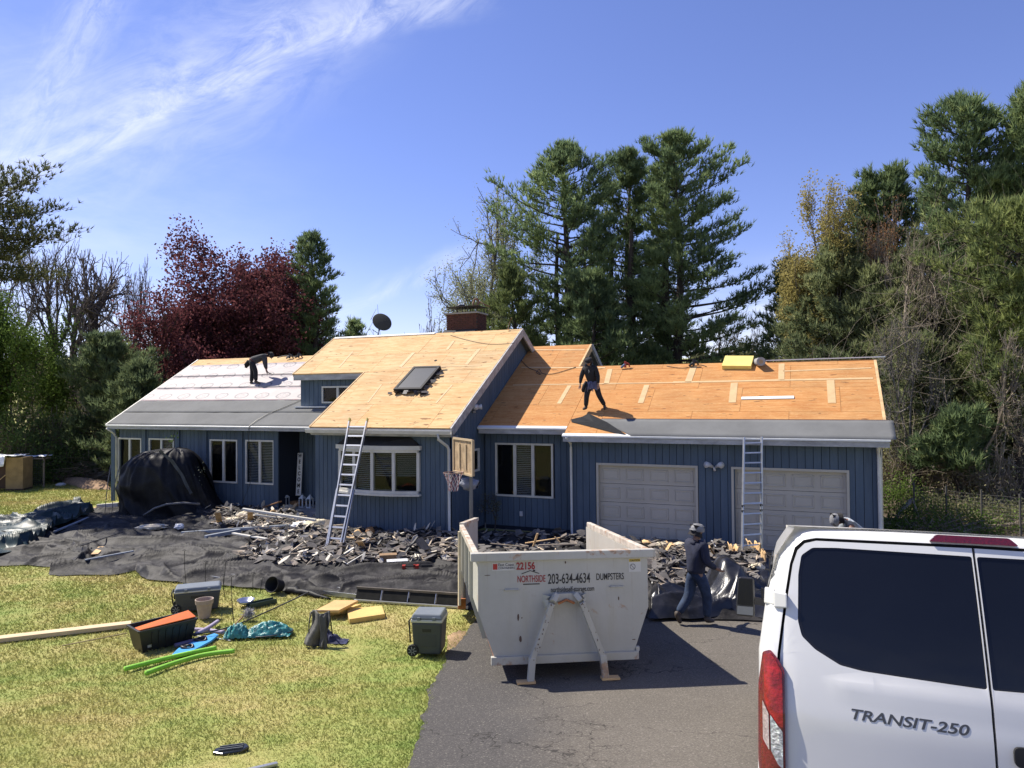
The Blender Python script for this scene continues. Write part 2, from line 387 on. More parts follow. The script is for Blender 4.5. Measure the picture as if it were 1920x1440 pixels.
tag(patch('bare_soil', [gp(x, y) for x, y in [(95, 898), (150, 905), (206, 905), (206, 918), (160, 918), (140, 912)]], mat('wood_chips', (.34, .22, .13), .95, .4, 6, .6, 30, obj=False), .02, .22), None, None, kind='structure')

# grass: single blades, thicker near the viewer
def grass():
    N = 260000
    y = 5.2 + (RG.rand(N) ** 1.6) * 29; half = y * .80
    x = -half + RG.rand(N) * (half + 1.2)
    ex = np.interp(y, [e.y for e in EDGE], [e.x for e in EDGE]) + (vn(y * 2.2, 0 * y, 4) - .5) * .14 + (vn(y * 9, 0 * y, 5) - .5) * .07
    k = x < ex + .05 * RG.rand(N) - .01
    uu = x * UX.x + y * UX.y; vv = x * VX.x + y * VX.y
    k &= ~((vv > 16.9) & (uu > -25)); x = x[k]; y = y[k]; ex = ex[k]; n = len(x)
    z = Gn(x, y) - .012
    s = (.018 + .016 * RG.rand(n)) * (.8 + .5 * vn(x * 1.5, y * 1.5, 6)) * np.clip(y / 9, .8, 2.4)
    near = np.clip(1 - (ex - x) / .25, 0, 1); s *= 1 + .5 * near
    a = RG.rand(n) * 6.283; wd = .0055 * np.clip(y / 7, .9, 3.2); lean = s * (.5 + 1.0 * RG.rand(n)); b = RG.rand(n) * 6.283
    p0 = np.stack([x - np.cos(a) * wd, y - np.sin(a) * wd, z], 1); p1 = np.stack([x + np.cos(a) * wd, y + np.sin(a) * wd, z], 1)
    p2 = np.stack([x + np.cos(b) * lean, y + np.sin(b) * lean, z + s], 1)
    co = np.stack([p0, p1, p2], 1).reshape(-1, 3)
    return npmesh('grass', co, np.arange(3 * n).reshape(-1, 3), M_blade)
tag(grass(), None, None, kind='stuff')
# ------------------------------------------------------------------ the house
def siding_extra(t, c, vec):
    p = t.new('ShaderNodeNewGeometry').outputs['Position']
    n = t.noise(t.mapping(p, (1, 1, .12)), 9, 4, .6); return t.mix(t.m('MULTIPLY', t.ss(n, .45, .75), .35), c, (.12, .15, .19))
M_sid = mat('blue_siding', (.080, .113, .156), .75, .15, 2, .25, 30, rnd=.07, spec=.3, extra=siding_extra, stretch=(1, 1, .2))
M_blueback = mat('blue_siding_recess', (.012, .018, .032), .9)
M_white = mat('white_trim', (.61, .59, .525), .5, .10, 3, .1, 20)
M_fascia = mat('weathered_fascia', (.38, .375, .365), .65, .30, 5, .2, 20, stretch=(.4, 1, 1))
M_drip = mat('drip_edge', (.80, .80, .78), .35, .05)
def ply_extra(t, c, vec):
    p = t.new('ShaderNodeNewGeometry').outputs['Position']; oi = t.new('ShaderNodeObjectInfo')
    r = t.mapping(p, (1, 1, 1), (0, 0, TH))
    sh = t.new('ShaderNodeVectorMath', operation='ADD'); t.l.new(r, sh.inputs[0]); t.put(sh.inputs[1], t.xyz(t.m('MULTIPLY', oi.outputs['Random'], 50), 0., 0.))
    g = t.noise(t.mapping(sh.outputs[0], (.35, 3.5, 3.5)), 2.6, 5, .65, 1.4)
    c = t.mix(t.m('MULTIPLY', t.ss(g, .40, .62), .60), c, t.mix(1., c, (.80, .56, .38), 'MULTIPLY'))
    k = t.noise(t.mapping(sh.outputs[0], (1.0, 2.6, 2.6)), 3.4, 2, .5)
    c = t.mix(t.m('MULTIPLY', t.ss(k, .66, .71), .75), c, (.16, .075, .03))
    fine = t.noise(t.mapping(sh.outputs[0], (2, 14, 14)), 5, 3, .7)
    c = t.mix(t.m('MULTIPLY', t.ss(fine, .5, .8), .35), c, (.92, .70, .42)); st = t.noise(p, .9, 3, .6); return t.mix(t.m('MULTIPLY', t.ss(st, .52, .70), .22), c, t.mix(1., c, (.72, .62, .55), 'MULTIPLY'))
M_plyA = mat('plywood_pale', (.62, .455, .245), .8, .12, 1.2, .2, 30, rnd=.10, spec=.2, hue=(.60, .40, .18), extra=ply_extra)
M_plyB = mat('plywood_amber', (.54, .29, .110), .8, .12, 1.2, .2, 30, rnd=.09, spec=.2, hue=(.50, .235, .072), extra=ply_extra)
M_strip = mat('seam_tape', (.58, .40, .20), .7, .1, 5)
M_felt = mat('grey_felt', (.165, .168, .163), .85, .12, .8, .3, 60, spec=.2, obj=False)
M_lumber = mat('raw_lumber', (.62, .42, .21), .8, .25, 4, .2, 30, stretch=(.3, 1, 1))
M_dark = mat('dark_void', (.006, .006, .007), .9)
M_black = mat('black_plastic', (.018, .018, .020), .45)
M_blind = mat('blind_slat', (.62, .62, .60), .6)
M_garage = mat('garage_door_paint', (.48, .445, .375), .55, .06, 1.2, .05, 10)
M_conc = mat('concrete', (.30, .285, .26), .9, .2, 3, .3, 40, obj=False)
def glassmat():
    m = bpy.data.materials.new('window_glass'); m.use_nodes = True; t = NT(m.node_tree); t.n.clear()
    tr = t.new('ShaderNodeBsdfTransparent'); tr.inputs[0].default_value = (.72, .74, .74, 1)
    gl = t.new('ShaderNodeBsdfGlossy'); gl.inputs['Roughness'].default_value = .02
    bn = t.new('ShaderNodeBump'); bn.inputs['Strength'].default_value = .06; bn.inputs['Distance'].default_value = .05
    t.put(bn.inputs['Height'], t.noise(t.new('ShaderNodeNewGeometry').outputs['Position'], 1.4, 1)); t.l.new(bn.outputs[0], gl.inputs['Normal'])
    gg = t.new('ShaderNodeNewGeometry'); dp = t.new('ShaderNodeVectorMath', operation='DOT_PRODUCT'); t.l.new(gg.outputs['Incoming'], dp.inputs[0]); t.l.new(gg.outputs['Normal'], dp.inputs[1])
    fac = t.m('POWER', t.m('SUBTRACT', 1, t.m('ABSOLUTE', dp.outputs['Value'])), 5.)
    x = t.new('ShaderNodeMixShader'); t.put(x.inputs[0], t.m('MULTIPLY', t.m('SUBTRACT', 1, gg.outputs['Backfacing']), t.m('ADD', .026, t.m('MULTIPLY', fac, .8), clamp=True))); t.l.new(tr.outputs[0], x.inputs[1]); t.l.new(gl.outputs[0], x.inputs[2])
    o = t.new('ShaderNodeOutputMaterial'); t.l.new(x.outputs[0], o.inputs[0]); return m
M_glass = glassmat()

HO = (-9.0, 19.5, 0.)
house = thing('house', 'dark blue ranch house being re-roofed, bare plywood and felt on its roofs', 'house', H(*HO), -TH)
house['_off'] = HO
def hb(mb, name, m, parent=house, **k): return mb.build(name, m, parent, off=HO, **k)

# walls: a recessed backing with every board set proud of it
wall = MB()
def backing(u0, u1, z0, z1, v, th=.12): wall.box((u0, v + .03, z0), (u1, v + .03 + th, z1))
boards = 0
def siding(u0, u1, z0, z1, v, holes=(), bw=.195, top=None, axis='u', th=.03, side=1, parent=None):
    """vertical boards between u0 and u1; holes: (a0,a1,b0,b1); axis 'v' builds on a wall facing along u"""
    global boards
    n = max(1, round((u1 - u0) / bw)); w_ = (u1 - u0) / n
    for i in range(n):
        a, b = u0 + i * w_ + .006, u0 + (i + 1) * w_ - .006
        segs = [(z0, z1 if top is None else None)]
        cuts = sorted([(h[2], h[3]) for h in holes if h[0] < (a + b) / 2 < h[1]])
        zt = (lambda q: z1) if top is None else top
        lo = z0; pieces = []
        for c0, c1 in cuts: pieces.append((lo, c0, False)); lo = c1
        pieces.append((lo, None, True))
        for p0, p1, last in pieces:
            ta, tb = (zt(a), zt(b)) if last else (p1, p1)
            if min(ta, tb) - p0 < .02: continue
            m = MB()
            if axis == 'u':
                m.hexa([(a, v, p0), (b, v, p0), (b, v + th, p0), (a, v + th, p0), (a, v, ta), (b, v, tb), (b, v + th, tb), (a, v + th, ta)])
            else:
                m.hexa([(v, a, p0), (v - side * th, a, p0), (v - side * th, b, p0), (v, b, p0), (v, a, ta), (v - side * th, a, ta), (v - side * th, b, tb), (v, b, tb)])
            hb(m, 'siding_board', M_sid); boards += 1

def rectpx(v, x0, y0, x1, y1):
    u0, za = hw(x0, y0, v); u1, zb = hw(x1, y1, v); _, zc = hw(x0, y1, v); _, zd = hw(x1, y0, v)
    return u0, u1, (zb + zc) / 2, (za + zd) / 2

def window(v, r, nl, blinds=(), fw=.055, parent=house, label=None, deep=.14):
    """r=(u0,u1,z0,z1); nl lights side by side"""
    u0, u1, z0, z1 = r; f = MB()
    f.box((u0, v - .035, z1 - fw), (u1, v + .05, z1)); f.box((u0, v - .035, z0), (u1, v + .05, z0 + fw))
    f.box((u0, v - .033, z0 + fw), (u0 + fw, v + .05, z1 - fw)); f.box((u1 - fw, v - .033, z0 + fw), (u1, v + .05, z1 - fw))
    wd = hb(f, 'window', M_white, parent)
    if label: wd['label'] = label
    wi = (u1 - u0 - 2 * fw) / nl
    for k in range(nl):
        a = u0 + fw + k * wi; b = a + wi
        if k: q = MB(); q.box((a - .045, v - .030, z0 + fw), (a + .045, v + .048, z1 - fw)); hb(q, 'mullion', M_white, wd)
        q = MB(); q.box((a, v + .012, z0 + fw), (b, v + .018, z1 - fw)); hb(q, 'pane', M_glass, wd)
        if k in blinds:
            q = MB(); zz = z1 - fw - .03
            while zz > z0 + fw: q.obox(((a + b) / 2, v + .085, zz), (wi - .02, .04, .004), Matrix.Rotation(rad(35), 3, 'X')); zz -= .055
            hb(q, 'blind', M_blind, wd)
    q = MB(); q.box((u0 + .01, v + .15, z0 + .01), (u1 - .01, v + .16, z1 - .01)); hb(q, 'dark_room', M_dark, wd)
    return wd
def hole(r): return (r[0] + .01, r[1] - .01, r[2] + .01, r[3] - .01)
def backing_holes(u0, u1, z0, z1, v, holes, th=.10):
    us = sorted({u0, u1, *[h[0] for h in holes], *[h[1] for h in holes]})
    for a, b in zip(us, us[1:]):
        lo = z0
        for h in sorted([h for h in holes if h[0] < (a + b) / 2 < h[1]], key=lambda h: h[2]):
            wall.box((a, v + .03, lo), (b, v + .03 + th, h[2])); lo = h[3]
        if z1 - lo > .01: wall.box((a, v + .03, lo), (b, v + .03 + th, z1))

# -- garage
GV = 19.0
D1 = rectpx(GV, 1118, 868, 1310, 1010); D2 = rectpx(GV, 1371, 876, 1595, 1045)
D1 = (D1[0], D1[1], .0, 2.09); D2 = (D2[0], D2[1], .0, 2.09)
siding(-6.35, 1.42, .05, 2.74, GV, [hole(D1), hole(D2)], .185)
backing_holes(-6.35, 1.42, 0, 2.74, GV, [D1, D2])
for D, lab in ((D1, None), (D2, None)):
    fr = MB(); t_ = .06
    fr.box((D[0], GV - .02, 0), (D[0] + t_, GV + .12, D[3])); fr.box((D[1] - t_, GV - .02, 0), (D[1], GV + .12, D[3])); fr.box((D[0] + t_, GV - .02, D[3] - t_), (D[1] - t_, GV + .12, D[3]))
    gd = hb(fr, 'garage_door', M_garage)
    a, b = D[0] + t_, D[1] - t_; hgt = (D[3] - t_) / 4
    for r in range(4):
        q = MB(); q.box((a, GV + .115, r * hgt + .004), (b, GV + .15, (r + 1) * hgt - .004)); z0, z1 = r * hgt + .10, (r + 1) * hgt - .10
        wc = (b - a) / 4
        for c in range(4):
            x0, x1 = a + c * wc + .08, a + (c + 1) * wc - .08; e = .028   # raised moulding round each panel
            for (p0, p1, q0, q1) in ((x0, x1, z0, z0 + e), (x0, x1, z1 - e, z1), (x0, x0 + e, z0, z1), (x1 - e, x1, z0, z1)): q.box((p0, GV + .096, q0), (p1, GV + .116, q1))
            q.box((x0 + .06, GV + .106, z0 + .06), (x1 - .06, GV + .116, z1 - .06))
        hb(q, 'door_panel', M_garage, gd, bevel=.006)
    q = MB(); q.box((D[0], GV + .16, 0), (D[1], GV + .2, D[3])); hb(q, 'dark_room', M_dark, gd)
# garage right gable wall and back
siding(19.03, 25.0, .05, 2.7, 1.42, (), .21, top=lambda v_: 2.70 + TT * (min(v_, 43.9 - v_) - 18.6), axis='v')
wall.add([(1.38, 19.05, 0), (1.38, 24.9, 0), (1.38, 24.9, 2.75), (1.38, 21.95, 4.6), (1.38, 19.05, 2.85)], [(0, 1, 2, 3, 4)])
# -- middle block
MV = 19.35
WM = rectpx(MV, 929, 831, 1038, 932)
siding(-9.15, -6.38, .12, 2.92, MV, [hole(WM)], .185)
backing_holes(-9.15, -6.35, 0, 2.92, MV, [WM])
wall.box((-6.36, 19.02, 0), (-6.30, MV + .1, 2.7))
window(MV, WM, 3, (1,), label='three-light window beside the corner bush')
# -- centre block
CV = 17.3
BW = rectpx(CV, 639, 842, 786, 922)
siding(-13.82, -9.26, .10, 2.86, CV, [(BW[0] + .03, BW[1] - .03, BW[2], BW[3])], .150)
backing_holes(-13.82, -9.26, 0, 2.86, CV, [(BW[0] + .03, BW[1] - .03, BW[2], BW[3])])
# foundation strips
fd = MB(); fd.box((-13.80, CV + .05, -.1), (-9.25, CV + .12, .12)); fd.box((-9.2, MV + .04, -.1), (-6.4, MV + .1, .14)); fd.box((-24.55, 19.26, -.1), (-13.8, 19.3, .12)); hb(fd, 'foundation', M_conc)
topC = lambda v_: 2.93 + TT * (min(v_, 44.0 - v_) - 16.88)
SW0, SZ0 = hs(849, 842, -9.2); SW1, SZ1 = hs(900, 874, -9.2)
W5 = (min(SW0, SW1), max(SW0, SW1), min(SZ0, SZ1), max(SZ0, SZ1)); W5 = (18.05, 19.0, 1.75, 2.42)
siding(17.34, 27.0, .10, 2.9, -9.2, [W5], .19, top=topC, axis='v')
for a, b in ((17.33, 18.05), (19.0, 27.0)): wall.add([(-9.24, a, 0), (-9.24, b, 0), (-9.24, b, topC(b)), (-9.24, min(22, b), topC(min(22, b))), (-9.24, a, topC(a))], [(0, 1, 2, 3, 4)])
wall.add([(-9.24, 18.05, 0), (-9.24, 19.0, 0), (-9.24, 19.0, 1.75), (-9.24, 18.05, 1.75)], [(0, 1, 2, 3)]); wall.add([(-9.24, 18.05, 2.42), (-9.24, 19.0, 2.42), (-9.24, 19.0, topC(19.)), (-9.24, 18.05, topC(18.05))], [(0, 1, 2, 3)])
f = MB()
for (a, b, c, d) in ((18.05, 19.0, 1.75, 1.81), (18.05, 19.0, 2.36, 2.42), (18.05, 18.11, 1.81, 2.36), (18.94, 19.0, 1.81, 2.36)): f.box((-9.22, a, c), (-9.16, b, d))
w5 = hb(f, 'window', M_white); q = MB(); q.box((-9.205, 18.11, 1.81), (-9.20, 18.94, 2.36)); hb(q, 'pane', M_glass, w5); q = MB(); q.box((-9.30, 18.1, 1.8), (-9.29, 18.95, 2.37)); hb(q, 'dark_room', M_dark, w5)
w5['label'] = 'small side window behind the basketball backboard'
# bow window: five facets standing forward of the wall
u0, u1, z0, z1 = BW; n = 4; uc = (u0 + u1) / 2; hwid = (u1 - u0) / 2; dep = .30
def bow(t): return (uc + hwid * t, CV - .04 - dep * (1 - t * t))
bf = MB()
ts = [-1, -.62, -.08, .38, 1] ; ts = [-1, -.5, 0, .5, 1]
top = [(bow(-1 + k / 8)[0], bow(-1 + k / 8)[1] - .05) for k in range(17)]
def slab(z, h, grow): return [(uc + (p[0] - uc) * grow, p[1] - (.03 if grow > 1 else 0), z) for p in top] + [(uc + hwid * grow, CV + .02, z), (uc - hwid * grow, CV + .02, z)]
bf.plate(slab(z1 - .07, 0, 1.0), (0, 0, .07)); bf.plate(slab(z0, 0, 1.0), (0, 0, .08)); bf.plate(slab(z0 - .06, 0, 1.05), (0, 0, .058)); bf.plate(slab(z1 + .002, 0, 1.07), (0, 0, .12))
bw_ = hb(bf, 'window', M_white); bw_['label'] = 'projecting bow window of the centre block'
for k in range(5):
    x, y_ = bow(ts[k]); q = MB(); q.box((x - .045, y_ - .03, z0 + .08), (x + .045, y_ + .06, z1 - .07)); hb(q, 'mullion', M_white, bw_)
for k in range(4):
    (xa, ya), (xb, yb) = bow(ts[k]), bow(ts[k + 1]); q = MB(); q.plate([(xa, ya, z0 + .07), (xb, yb, z0 + .07), (xb, yb, z1 - .06), (xa, ya, z1 - .06)], (0, .006, 0)); hb(q, 'pane', M_glass, bw_)
    q = MB(); zz = z1 - .12
    while zz > z0 + (.10 if k in (0, 1) else .45): q.bar((xa + .05, ya + .10, zz), (xb - .05, yb + .10, zz), .04, .005, (0, -.4, 1)); zz -= .055
    hb(q, 'blind', M_blind, bw_)
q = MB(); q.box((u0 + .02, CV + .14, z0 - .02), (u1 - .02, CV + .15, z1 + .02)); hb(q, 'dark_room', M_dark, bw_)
q = MB(); q.add([(u0 - .05, CV - .12, z1 + .125), (u1 + .05, CV - .12, z1 + .125), (uc, CV - .42, z1 + .125), (u0 + .25, CV - .003, z1 + .36), (u1 - .25, CV - .003, z1 + .36), (u0 - .05, CV - .003, z1 + .125), (u1 + .05, CV - .003, z1 + .125)], [(0, 2, 3), (2, 4, 3), (2, 1, 4), (0, 3, 5), (1, 6, 4)])
hb(q, 'window_hood', mat('black_felt', (.022, .022, .024), .8, .3, 4, .3, 20))
# -- left wing
LV = 19.2
LW = [rectpx(LV, 222, 821, 266, 903), rectpx(LV, 280, 822, 327, 904), rectpx(LV, 394, 824, 446, 905), rectpx(LV, 461, 825, 515, 908)]
UR = hw(521, 880, LV)[0]
siding(-24.6, UR, .10, 2.86, LV, [hole(r) for r in LW], .190)
backing_holes(-24.6, UR, 0, 2.86, LV, LW)
window(LV, LW[0], 2); window(LV, LW[1], 2, (1,)); window(LV, LW[2], 2, (), label='two-light window with drawn-back curtains'); window(LV, LW[3], 2, (0, 1), label='two-light window with lowered blinds')
for x in (214, 271, 334, 385, 452, 519):
    a = hw(x, 860, LV)[0]; q = MB(); q.box((a - .10, LV - .055, .06), (a + .10, LV - .002, 2.86)); hb(q, 'pilaster', M_sid)
# recessed entry
siding(UR - .0, -13.86, .32, 2.86, LV + 1.1, (), .19); wall.box((UR - .1, LV + 1.14, 0), (-13.8, LV + 1.2, 2.86)); wall.box((UR - .05, LV + .02, 0), (UR - .01, LV + 1.13, 2.86))
siding(CV + .04, LV + 1.1, .1, 2.86, -13.82, (), .19, axis='v', side=-1); wall.box((-13.80, CV + .04, 0), (-13.74, LV + 1.1, 2.86))
wall.box((UR, LV + .02, 2.80), (-13.8, LV + 1.15, 2.86))
q = MB(); q.box((UR, LV - .25, 0), (-13.86, LV + 1.1, .20)); q.box((UR - .0, LV - .65, 0), (-13.86, LV - .252, .10)); hb(q, 'entry_step', M_conc)
# left end wall + back walls
siding(19.24, 27.0, .1, 2.86, -24.6, (), .24, top=lambda v_: 2.83 + TT * (min(v_, 46.4 - v_) - 18.8), axis='v', side=-1)
wall.add([(-24.56, 19.25, 0), (-24.56, 27.0, 0), (-24.56, 27.0, 3.1), (-24.56, 23.2, 5.4), (-24.56, 19.25, 3.0)], [(0, 1, 2, 3, 4)])
wall.box((-24.56, 27.0, 0), (1.4, 27.1, 2.6))
# dormer
DV = 19.86
WD = rectpx(DV, 604, 724, 648, 756); WD = (WD[0], WD[1] + .35, WD[2], WD[3])
siding(-16.48, -13.66, 3.45, 4.74, DV, [hole(WD)], .19); backing_holes(-16.48, -13.6, 3.4, 4.74, DV, [WD]); window(DV, WD, 2, ()).__setitem__('label', 'small dormer window')
siding(DV + .03, 22.0, 3.5, 4.6, -16.48, (), .2, top=lambda v_: 4.60 + TT * (v_ - 19.65), axis='v', side=-1); wall.add([(-16.44, DV + .05, 3.4), (-16.44, 22., 4.6), (-16.44, 22, 6.0), (-16.44, DV + .05, 4.7)], [(0, 1, 2, 3)])
siding(17.2, 19.62, 2.9, 4.6, -13.62, (), .2, top=lambda v_: 2.95 + TT * (v_ - 16.88), axis='v', side=-1)
# small rear gable
siding(21.9, 24.6, 4.5, 5.4, -7.14, (), .19, top=lambda v_: 5.52 - TT * abs(v_ - 23.28), axis='v')
wall.add([(-7.18, 21.8, 4.3), (-7.18, 24.8, 4.3), (-7.18, 23.28, 5.45)], [(0, 1, 2)])
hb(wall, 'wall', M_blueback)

# -- roofs
def deck(name, v0, z0, u0, u1, s0, s1, m, parent, stag=.0, th=.016, sw=2.44, sh=1.22):
    """rows of plywood sheets from the eave up; a few mm between sheets"""
    s = s0; row = 0
    while s < s1 - .02:
        e = min(s + sh, s1); a = u0; first = stag + (row % 2) * sw / 2
        xs = [u0] + [x for x in np.arange(u0 - sw + first, u1, sw) if u0 + .15 < x < u1 - .15] + [u1]
        for a, b in zip(xs, xs[1:]):
            g = .004; q = MB(); h0 = random.uniform(0, .0025)
            q.hexa([roofp(v0, z0, x, y_, h) for h in (h0, h0 + th) for x, y_ in ((a + g, s + g), (b - g, s + g), (b - g, e - g), (a + g, e - g))])
            hb(q, 'plywood_sheet', m, parent)
        s = e; row += 1
def slabroof(parts, name, m=None):
    q = MB()
    for v0, z0, u0, u1, s0, s1 in parts:
        q.hexa([roofp(v0, z0, x, y_, h) for h in (-.10, -.002) for x, y_ in ((u0, s0), (u1, s0), (u1, s1), (u0, s1))])
    return hb(q, name, m or M_lumber)
ridge_s = lambda v0, vr: (vr - v0) / RC
# garage + middle, one plane
SG = ridge_s(18.6, 21.95); SM0 = .3 / RC; SMR = ridge_s(18.6, 23.28)
rfG = slabroof([(18.6, 2.85, -6.40, 1.47, .02, SG), (18.6, 2.85, -9.20, -6.402, SM0 + .02, SG), (18.6, 2.85, -9.20, -7.05, SG + .002, SMR)], 'roof'); rfG['label'] = 'garage roof of amber plywood sheets'
deck('g', 18.6, 2.85, -6.40, 1.50, 0, SG, M_plyB, rfG, .9); deck('m', 18.6, 2.85, -9.18, -6.404, SM0, SG, M_plyB, rfG, .3); deck('m', 18.6, 2.85, -9.18, -7.02, SG + .003, SMR, M_plyB, rfG, 1.2)
def backslope(u0, u1, vr, zr, L, parent, th=.08):
    q = MB(); q.hexa([(u0, vr + .004, zr - th), (u1, vr + .004, zr - th), (u1, vr + L * RC, zr - L * RS - th), (u0, vr + L * RC, zr - L * RS - th), (u0, vr + .004, zr + .01), (u1, vr + .004, zr + .01), (u1, vr + L * RC, zr - L * RS + .01), (u0, vr + L * RC, zr - L * RS + .01)])
    hb(q, 'back_slope', M_felt, parent)
backslope(-6.4, 1.5, 21.95, 2.85 + SG * RS, 3.9, rfG); backslope(-9.18, -7.02, 23.28, 2.85 + SMR * RS, 3.2, rfG)
def strip(v0, z0, a, b, w_, parent, m=None, h=.021):
    (ua, sa), (ub, sb) = a, b; d = Vector((ub - ua, sb - sa)).normalized(); nrm = Vector((-d.y, d.x)) * w_ / 2; q = MB()
    P = [(ua - nrm.x, sa - nrm.y), (ub - nrm.x, sb - nrm.y), (ub + nrm.x, sb + nrm.y), (ua + nrm.x, sa + nrm.y)]
    q.hexa([roofp(v0, z0, x, y_, hh) for hh in (h, h + .004) for x, y_ in P]); hb(q, 'seam_strip', m or M_strip, parent)
E_ = lambda x, y: hr(x, y, 18.6, 2.85)
for (a, b, w_) in (((1262, 718), (1637, 710.5), .085), ((1468, 697), (1634, 691), .06), ((1465.5, 683), (1465, 714), .16), ((1377, 719), (1373, 756), .19), ((1557, 714), (1560, 757), .19), ((1301, 688), (1290, 718), .19),
                   ((1144, 693), (1137, 721), .16), ((1213, 723), (1201, 757), .16), ((1068, 724), (1048, 758), .13), ((978, 690), (1135, 690.5), .07), ((962, 723), (1262, 718.5), .05), ((1004, 657), (1096, 657), .06)):
    strip(18.6, 2.85, E_(*a), E_(*b), w_, rfG)
# rake trims and ridge pieces
def rake(v0, z0, u, s0, s1, m, parent, wd=.05, up=.024, dn=-.18, name='rake_board'):
    q = MB(); q.hexa([roofp(v0, z0, x, y_, h) for h in (dn, up) for x, y_ in ((u, s0), (u + wd, s0), (u + wd, s1), (u, s1))]); return hb(q, name, m, parent)
rake(18.6, 2.85, 1.50, .74, SG, M_lumber, rfG, .07); rake(18.6, 2.85, -7.02, SG, SMR, M_lumber, rfG, .06)
q = MB(); q.hexa([(-6.96 + dx, 23.28 + d * RC, 2.85 + SMR * RS - d * RS + h) for h in (-.16, .02) for dx, d in ((0, 0), (.05, 0), (.05, 1.6), (0, 1.6))]); hb(q, 'rake_board', M_fascia, rfG)
# grey felt over the garage eave
def feltsheet(v0, z0, u0, u1, s0, s1, parent, m=M_felt, h=.026, nu=60, nv=6, name='felt_strip', wav=.004, seed=1, lab=None, fn=None):
    b = MB()
    def f(a, c):
        u = u0 + (u1 - u0) * a; s = s0 + (s1 - s0) * c
        if fn: u, s = fn(a, c, u, s)
        hh = h + wav * (float(vn(u * 1.7, s * 3, seed)) + float(vn(u * 6, s * 6, seed + 1)) * .4)
        return roofp(v0, z0, u, s, hh)
    b.grid(f, nu, nv); o = hb(b, name, m, parent, smooth=True, solid=.004)
    if lab: o['label'] = lab
    return o
FL = E_(1128, 787)[0]
def cutleft(a, c, u, s): return (u + (1 - a) * (1.05 * (1 - c) ** 1.2) , s - (.03 if s < .05 else 0))
feltsheet(18.6, 2.85, FL - .05, 1.72, .02, .80, rfG, fn=cutleft, lab='grey felt strip along the garage eave')
q = MB(); q.hexa([roofp(18.6, 2.85, x, y_, h) for h in (.018, .030) for x, y_ in ((FL, .80), (1.60, .80), (1.60, .83), (FL, .83))]); hb(q, 'felt_edge', mat('dark_red_edge', (.06, .025, .02), .8), rfG)
# folded-back felt flap
q = MB(); fa = [E_(*p) for p in ((1071, 789), (1092, 784), (1105, 782), (1139, 797), (1174, 817), (1150, 813), (1112, 803), (1072, 793))]
hs_ = (.05, .05, .13, .10, .04, .03, .03, .03); cF = (sum(p[0] for p in fa) / 8, sum(p[1] for p in fa) / 8)
q.add([roofp(18.6, 2.85, *cF, .10)] + [roofp(18.6, 2.85, p[0], p[1], h) for p, h in zip(fa, hs_)], [(0, i + 1, (i + 1) % 8 + 1) for i in range(8)])
fl = hb(q, 'felt_flap', mat('felt_underside', (.010, .012, .016), .75, .4, 6, .2, 20, obj=False, spec=.2), rfG, solid=.012)
# eaves: drip edge, fascia, gutter, downspouts
def eave(v0, z0, u0, u1, m=M_fascia, fh=.17, drip=True, lab=None):
    q = MB(); q.box((u0, v0 + .002, z0 - fh), (u1, v0 + .04, z0 - .012)); hb(q, 'fascia', m)
    q = MB(); q.box((u0, v0 + .04, z0 - fh + .01), (u1, v0 + .5, z0 - fh + .03)); hb(q, 'soffit', M_fascia)
    if drip:
        q = MB(); q.hexa([roofp(v0, z0, x, y_, h) for h in (.017, .022) for x, y_ in ((u0 - .02, -.03), (u1 + .02, -.03), (u1 + .02, .09), (u0 - .02, .09))]); q.box((u0 - .02, v0 - .028, z0 - .035), (u1 + .02, v0 - .022, z0 + .012)); hb(q, 'drip_edge', M_drip)
eave(18.6, 2.85, -6.42, 1.58); eave(18.9, 3.03, -9.15, -6.43)
eave(18.8, 2.985, -24.8, -13.7, fh=.14)
def gutter(v0, z0, u0, u1):
    b = MB(); prof = [(-.13, 0), (-.135, -.03), (-.10, -.12), (-.02, -.13), (-.005, -.13), (-.005, .005), (-.015, .005), (-.015, -.115), (-.095, -.108), (-.122, -.03), (-.12, .0)]
    n = len(prof); P = [(u0, v0 + a, z0 + c) for a, c in prof] + [(u1, v0 + a, z0 + c) for a, c in prof]
    b.add(P, [(i, (i + 1) % n, n + (i + 1) % n, n + i) for i in range(n)] + [tuple(range(n)), tuple(range(n, 2 * n))]); hb(b, 'gutter', M_white)
gutter(16.88, 3.05, -13.75, -8.96)
q = MB(); q.box((-13.66, 16.885, 2.88), (-8.98, 16.92, 3.07)); hb(q, 'fascia', M_fascia)
q = MB(); q.box((-13.66, 16.92, 2.86), (-9.0, 17.32, 2.88)); hb(q, 'soffit', M_fascia)
def downspout(pts, r=.038, m=M_white): q = MB(); q.tube(pts, r, 8); hb(q, 'downspout', m, smooth=True)
downspout([(-9.33, 16.80, 2.94), (-9.33, 16.80, 2.80), (-9.24, 17.12, 2.60), (-9.24, 17.22, 2.50), (-9.24, 17.22, .12), (-9.24, 17.10, .03)], .042)
downspout([(-6.30, 18.56, 2.80), (-6.30, 18.90, 2.62), (-6.30, 18.94, 2.5), (-6.30, 18.94, .10), (-6.30, 18.80, .03)])
downspout([(1.36, 18.62, 2.74), (1.36, 18.92, 2.58), (1.38, 18.94, 2.4), (1.38, 18.94, .2), (1.38, 18.8, .05)], .045)
downspout([(-24.72, 18.74, 2.86), (-24.70, 19.0, 2.68), (-24.7, 19.14, 2.5), (-24.7, 19.14, .1)], .035)
q = MB(); q.box((1.425, 18.98, .05), (1.45, 19.06, 2.62)); hb(q, 'corner_trim', M_white)
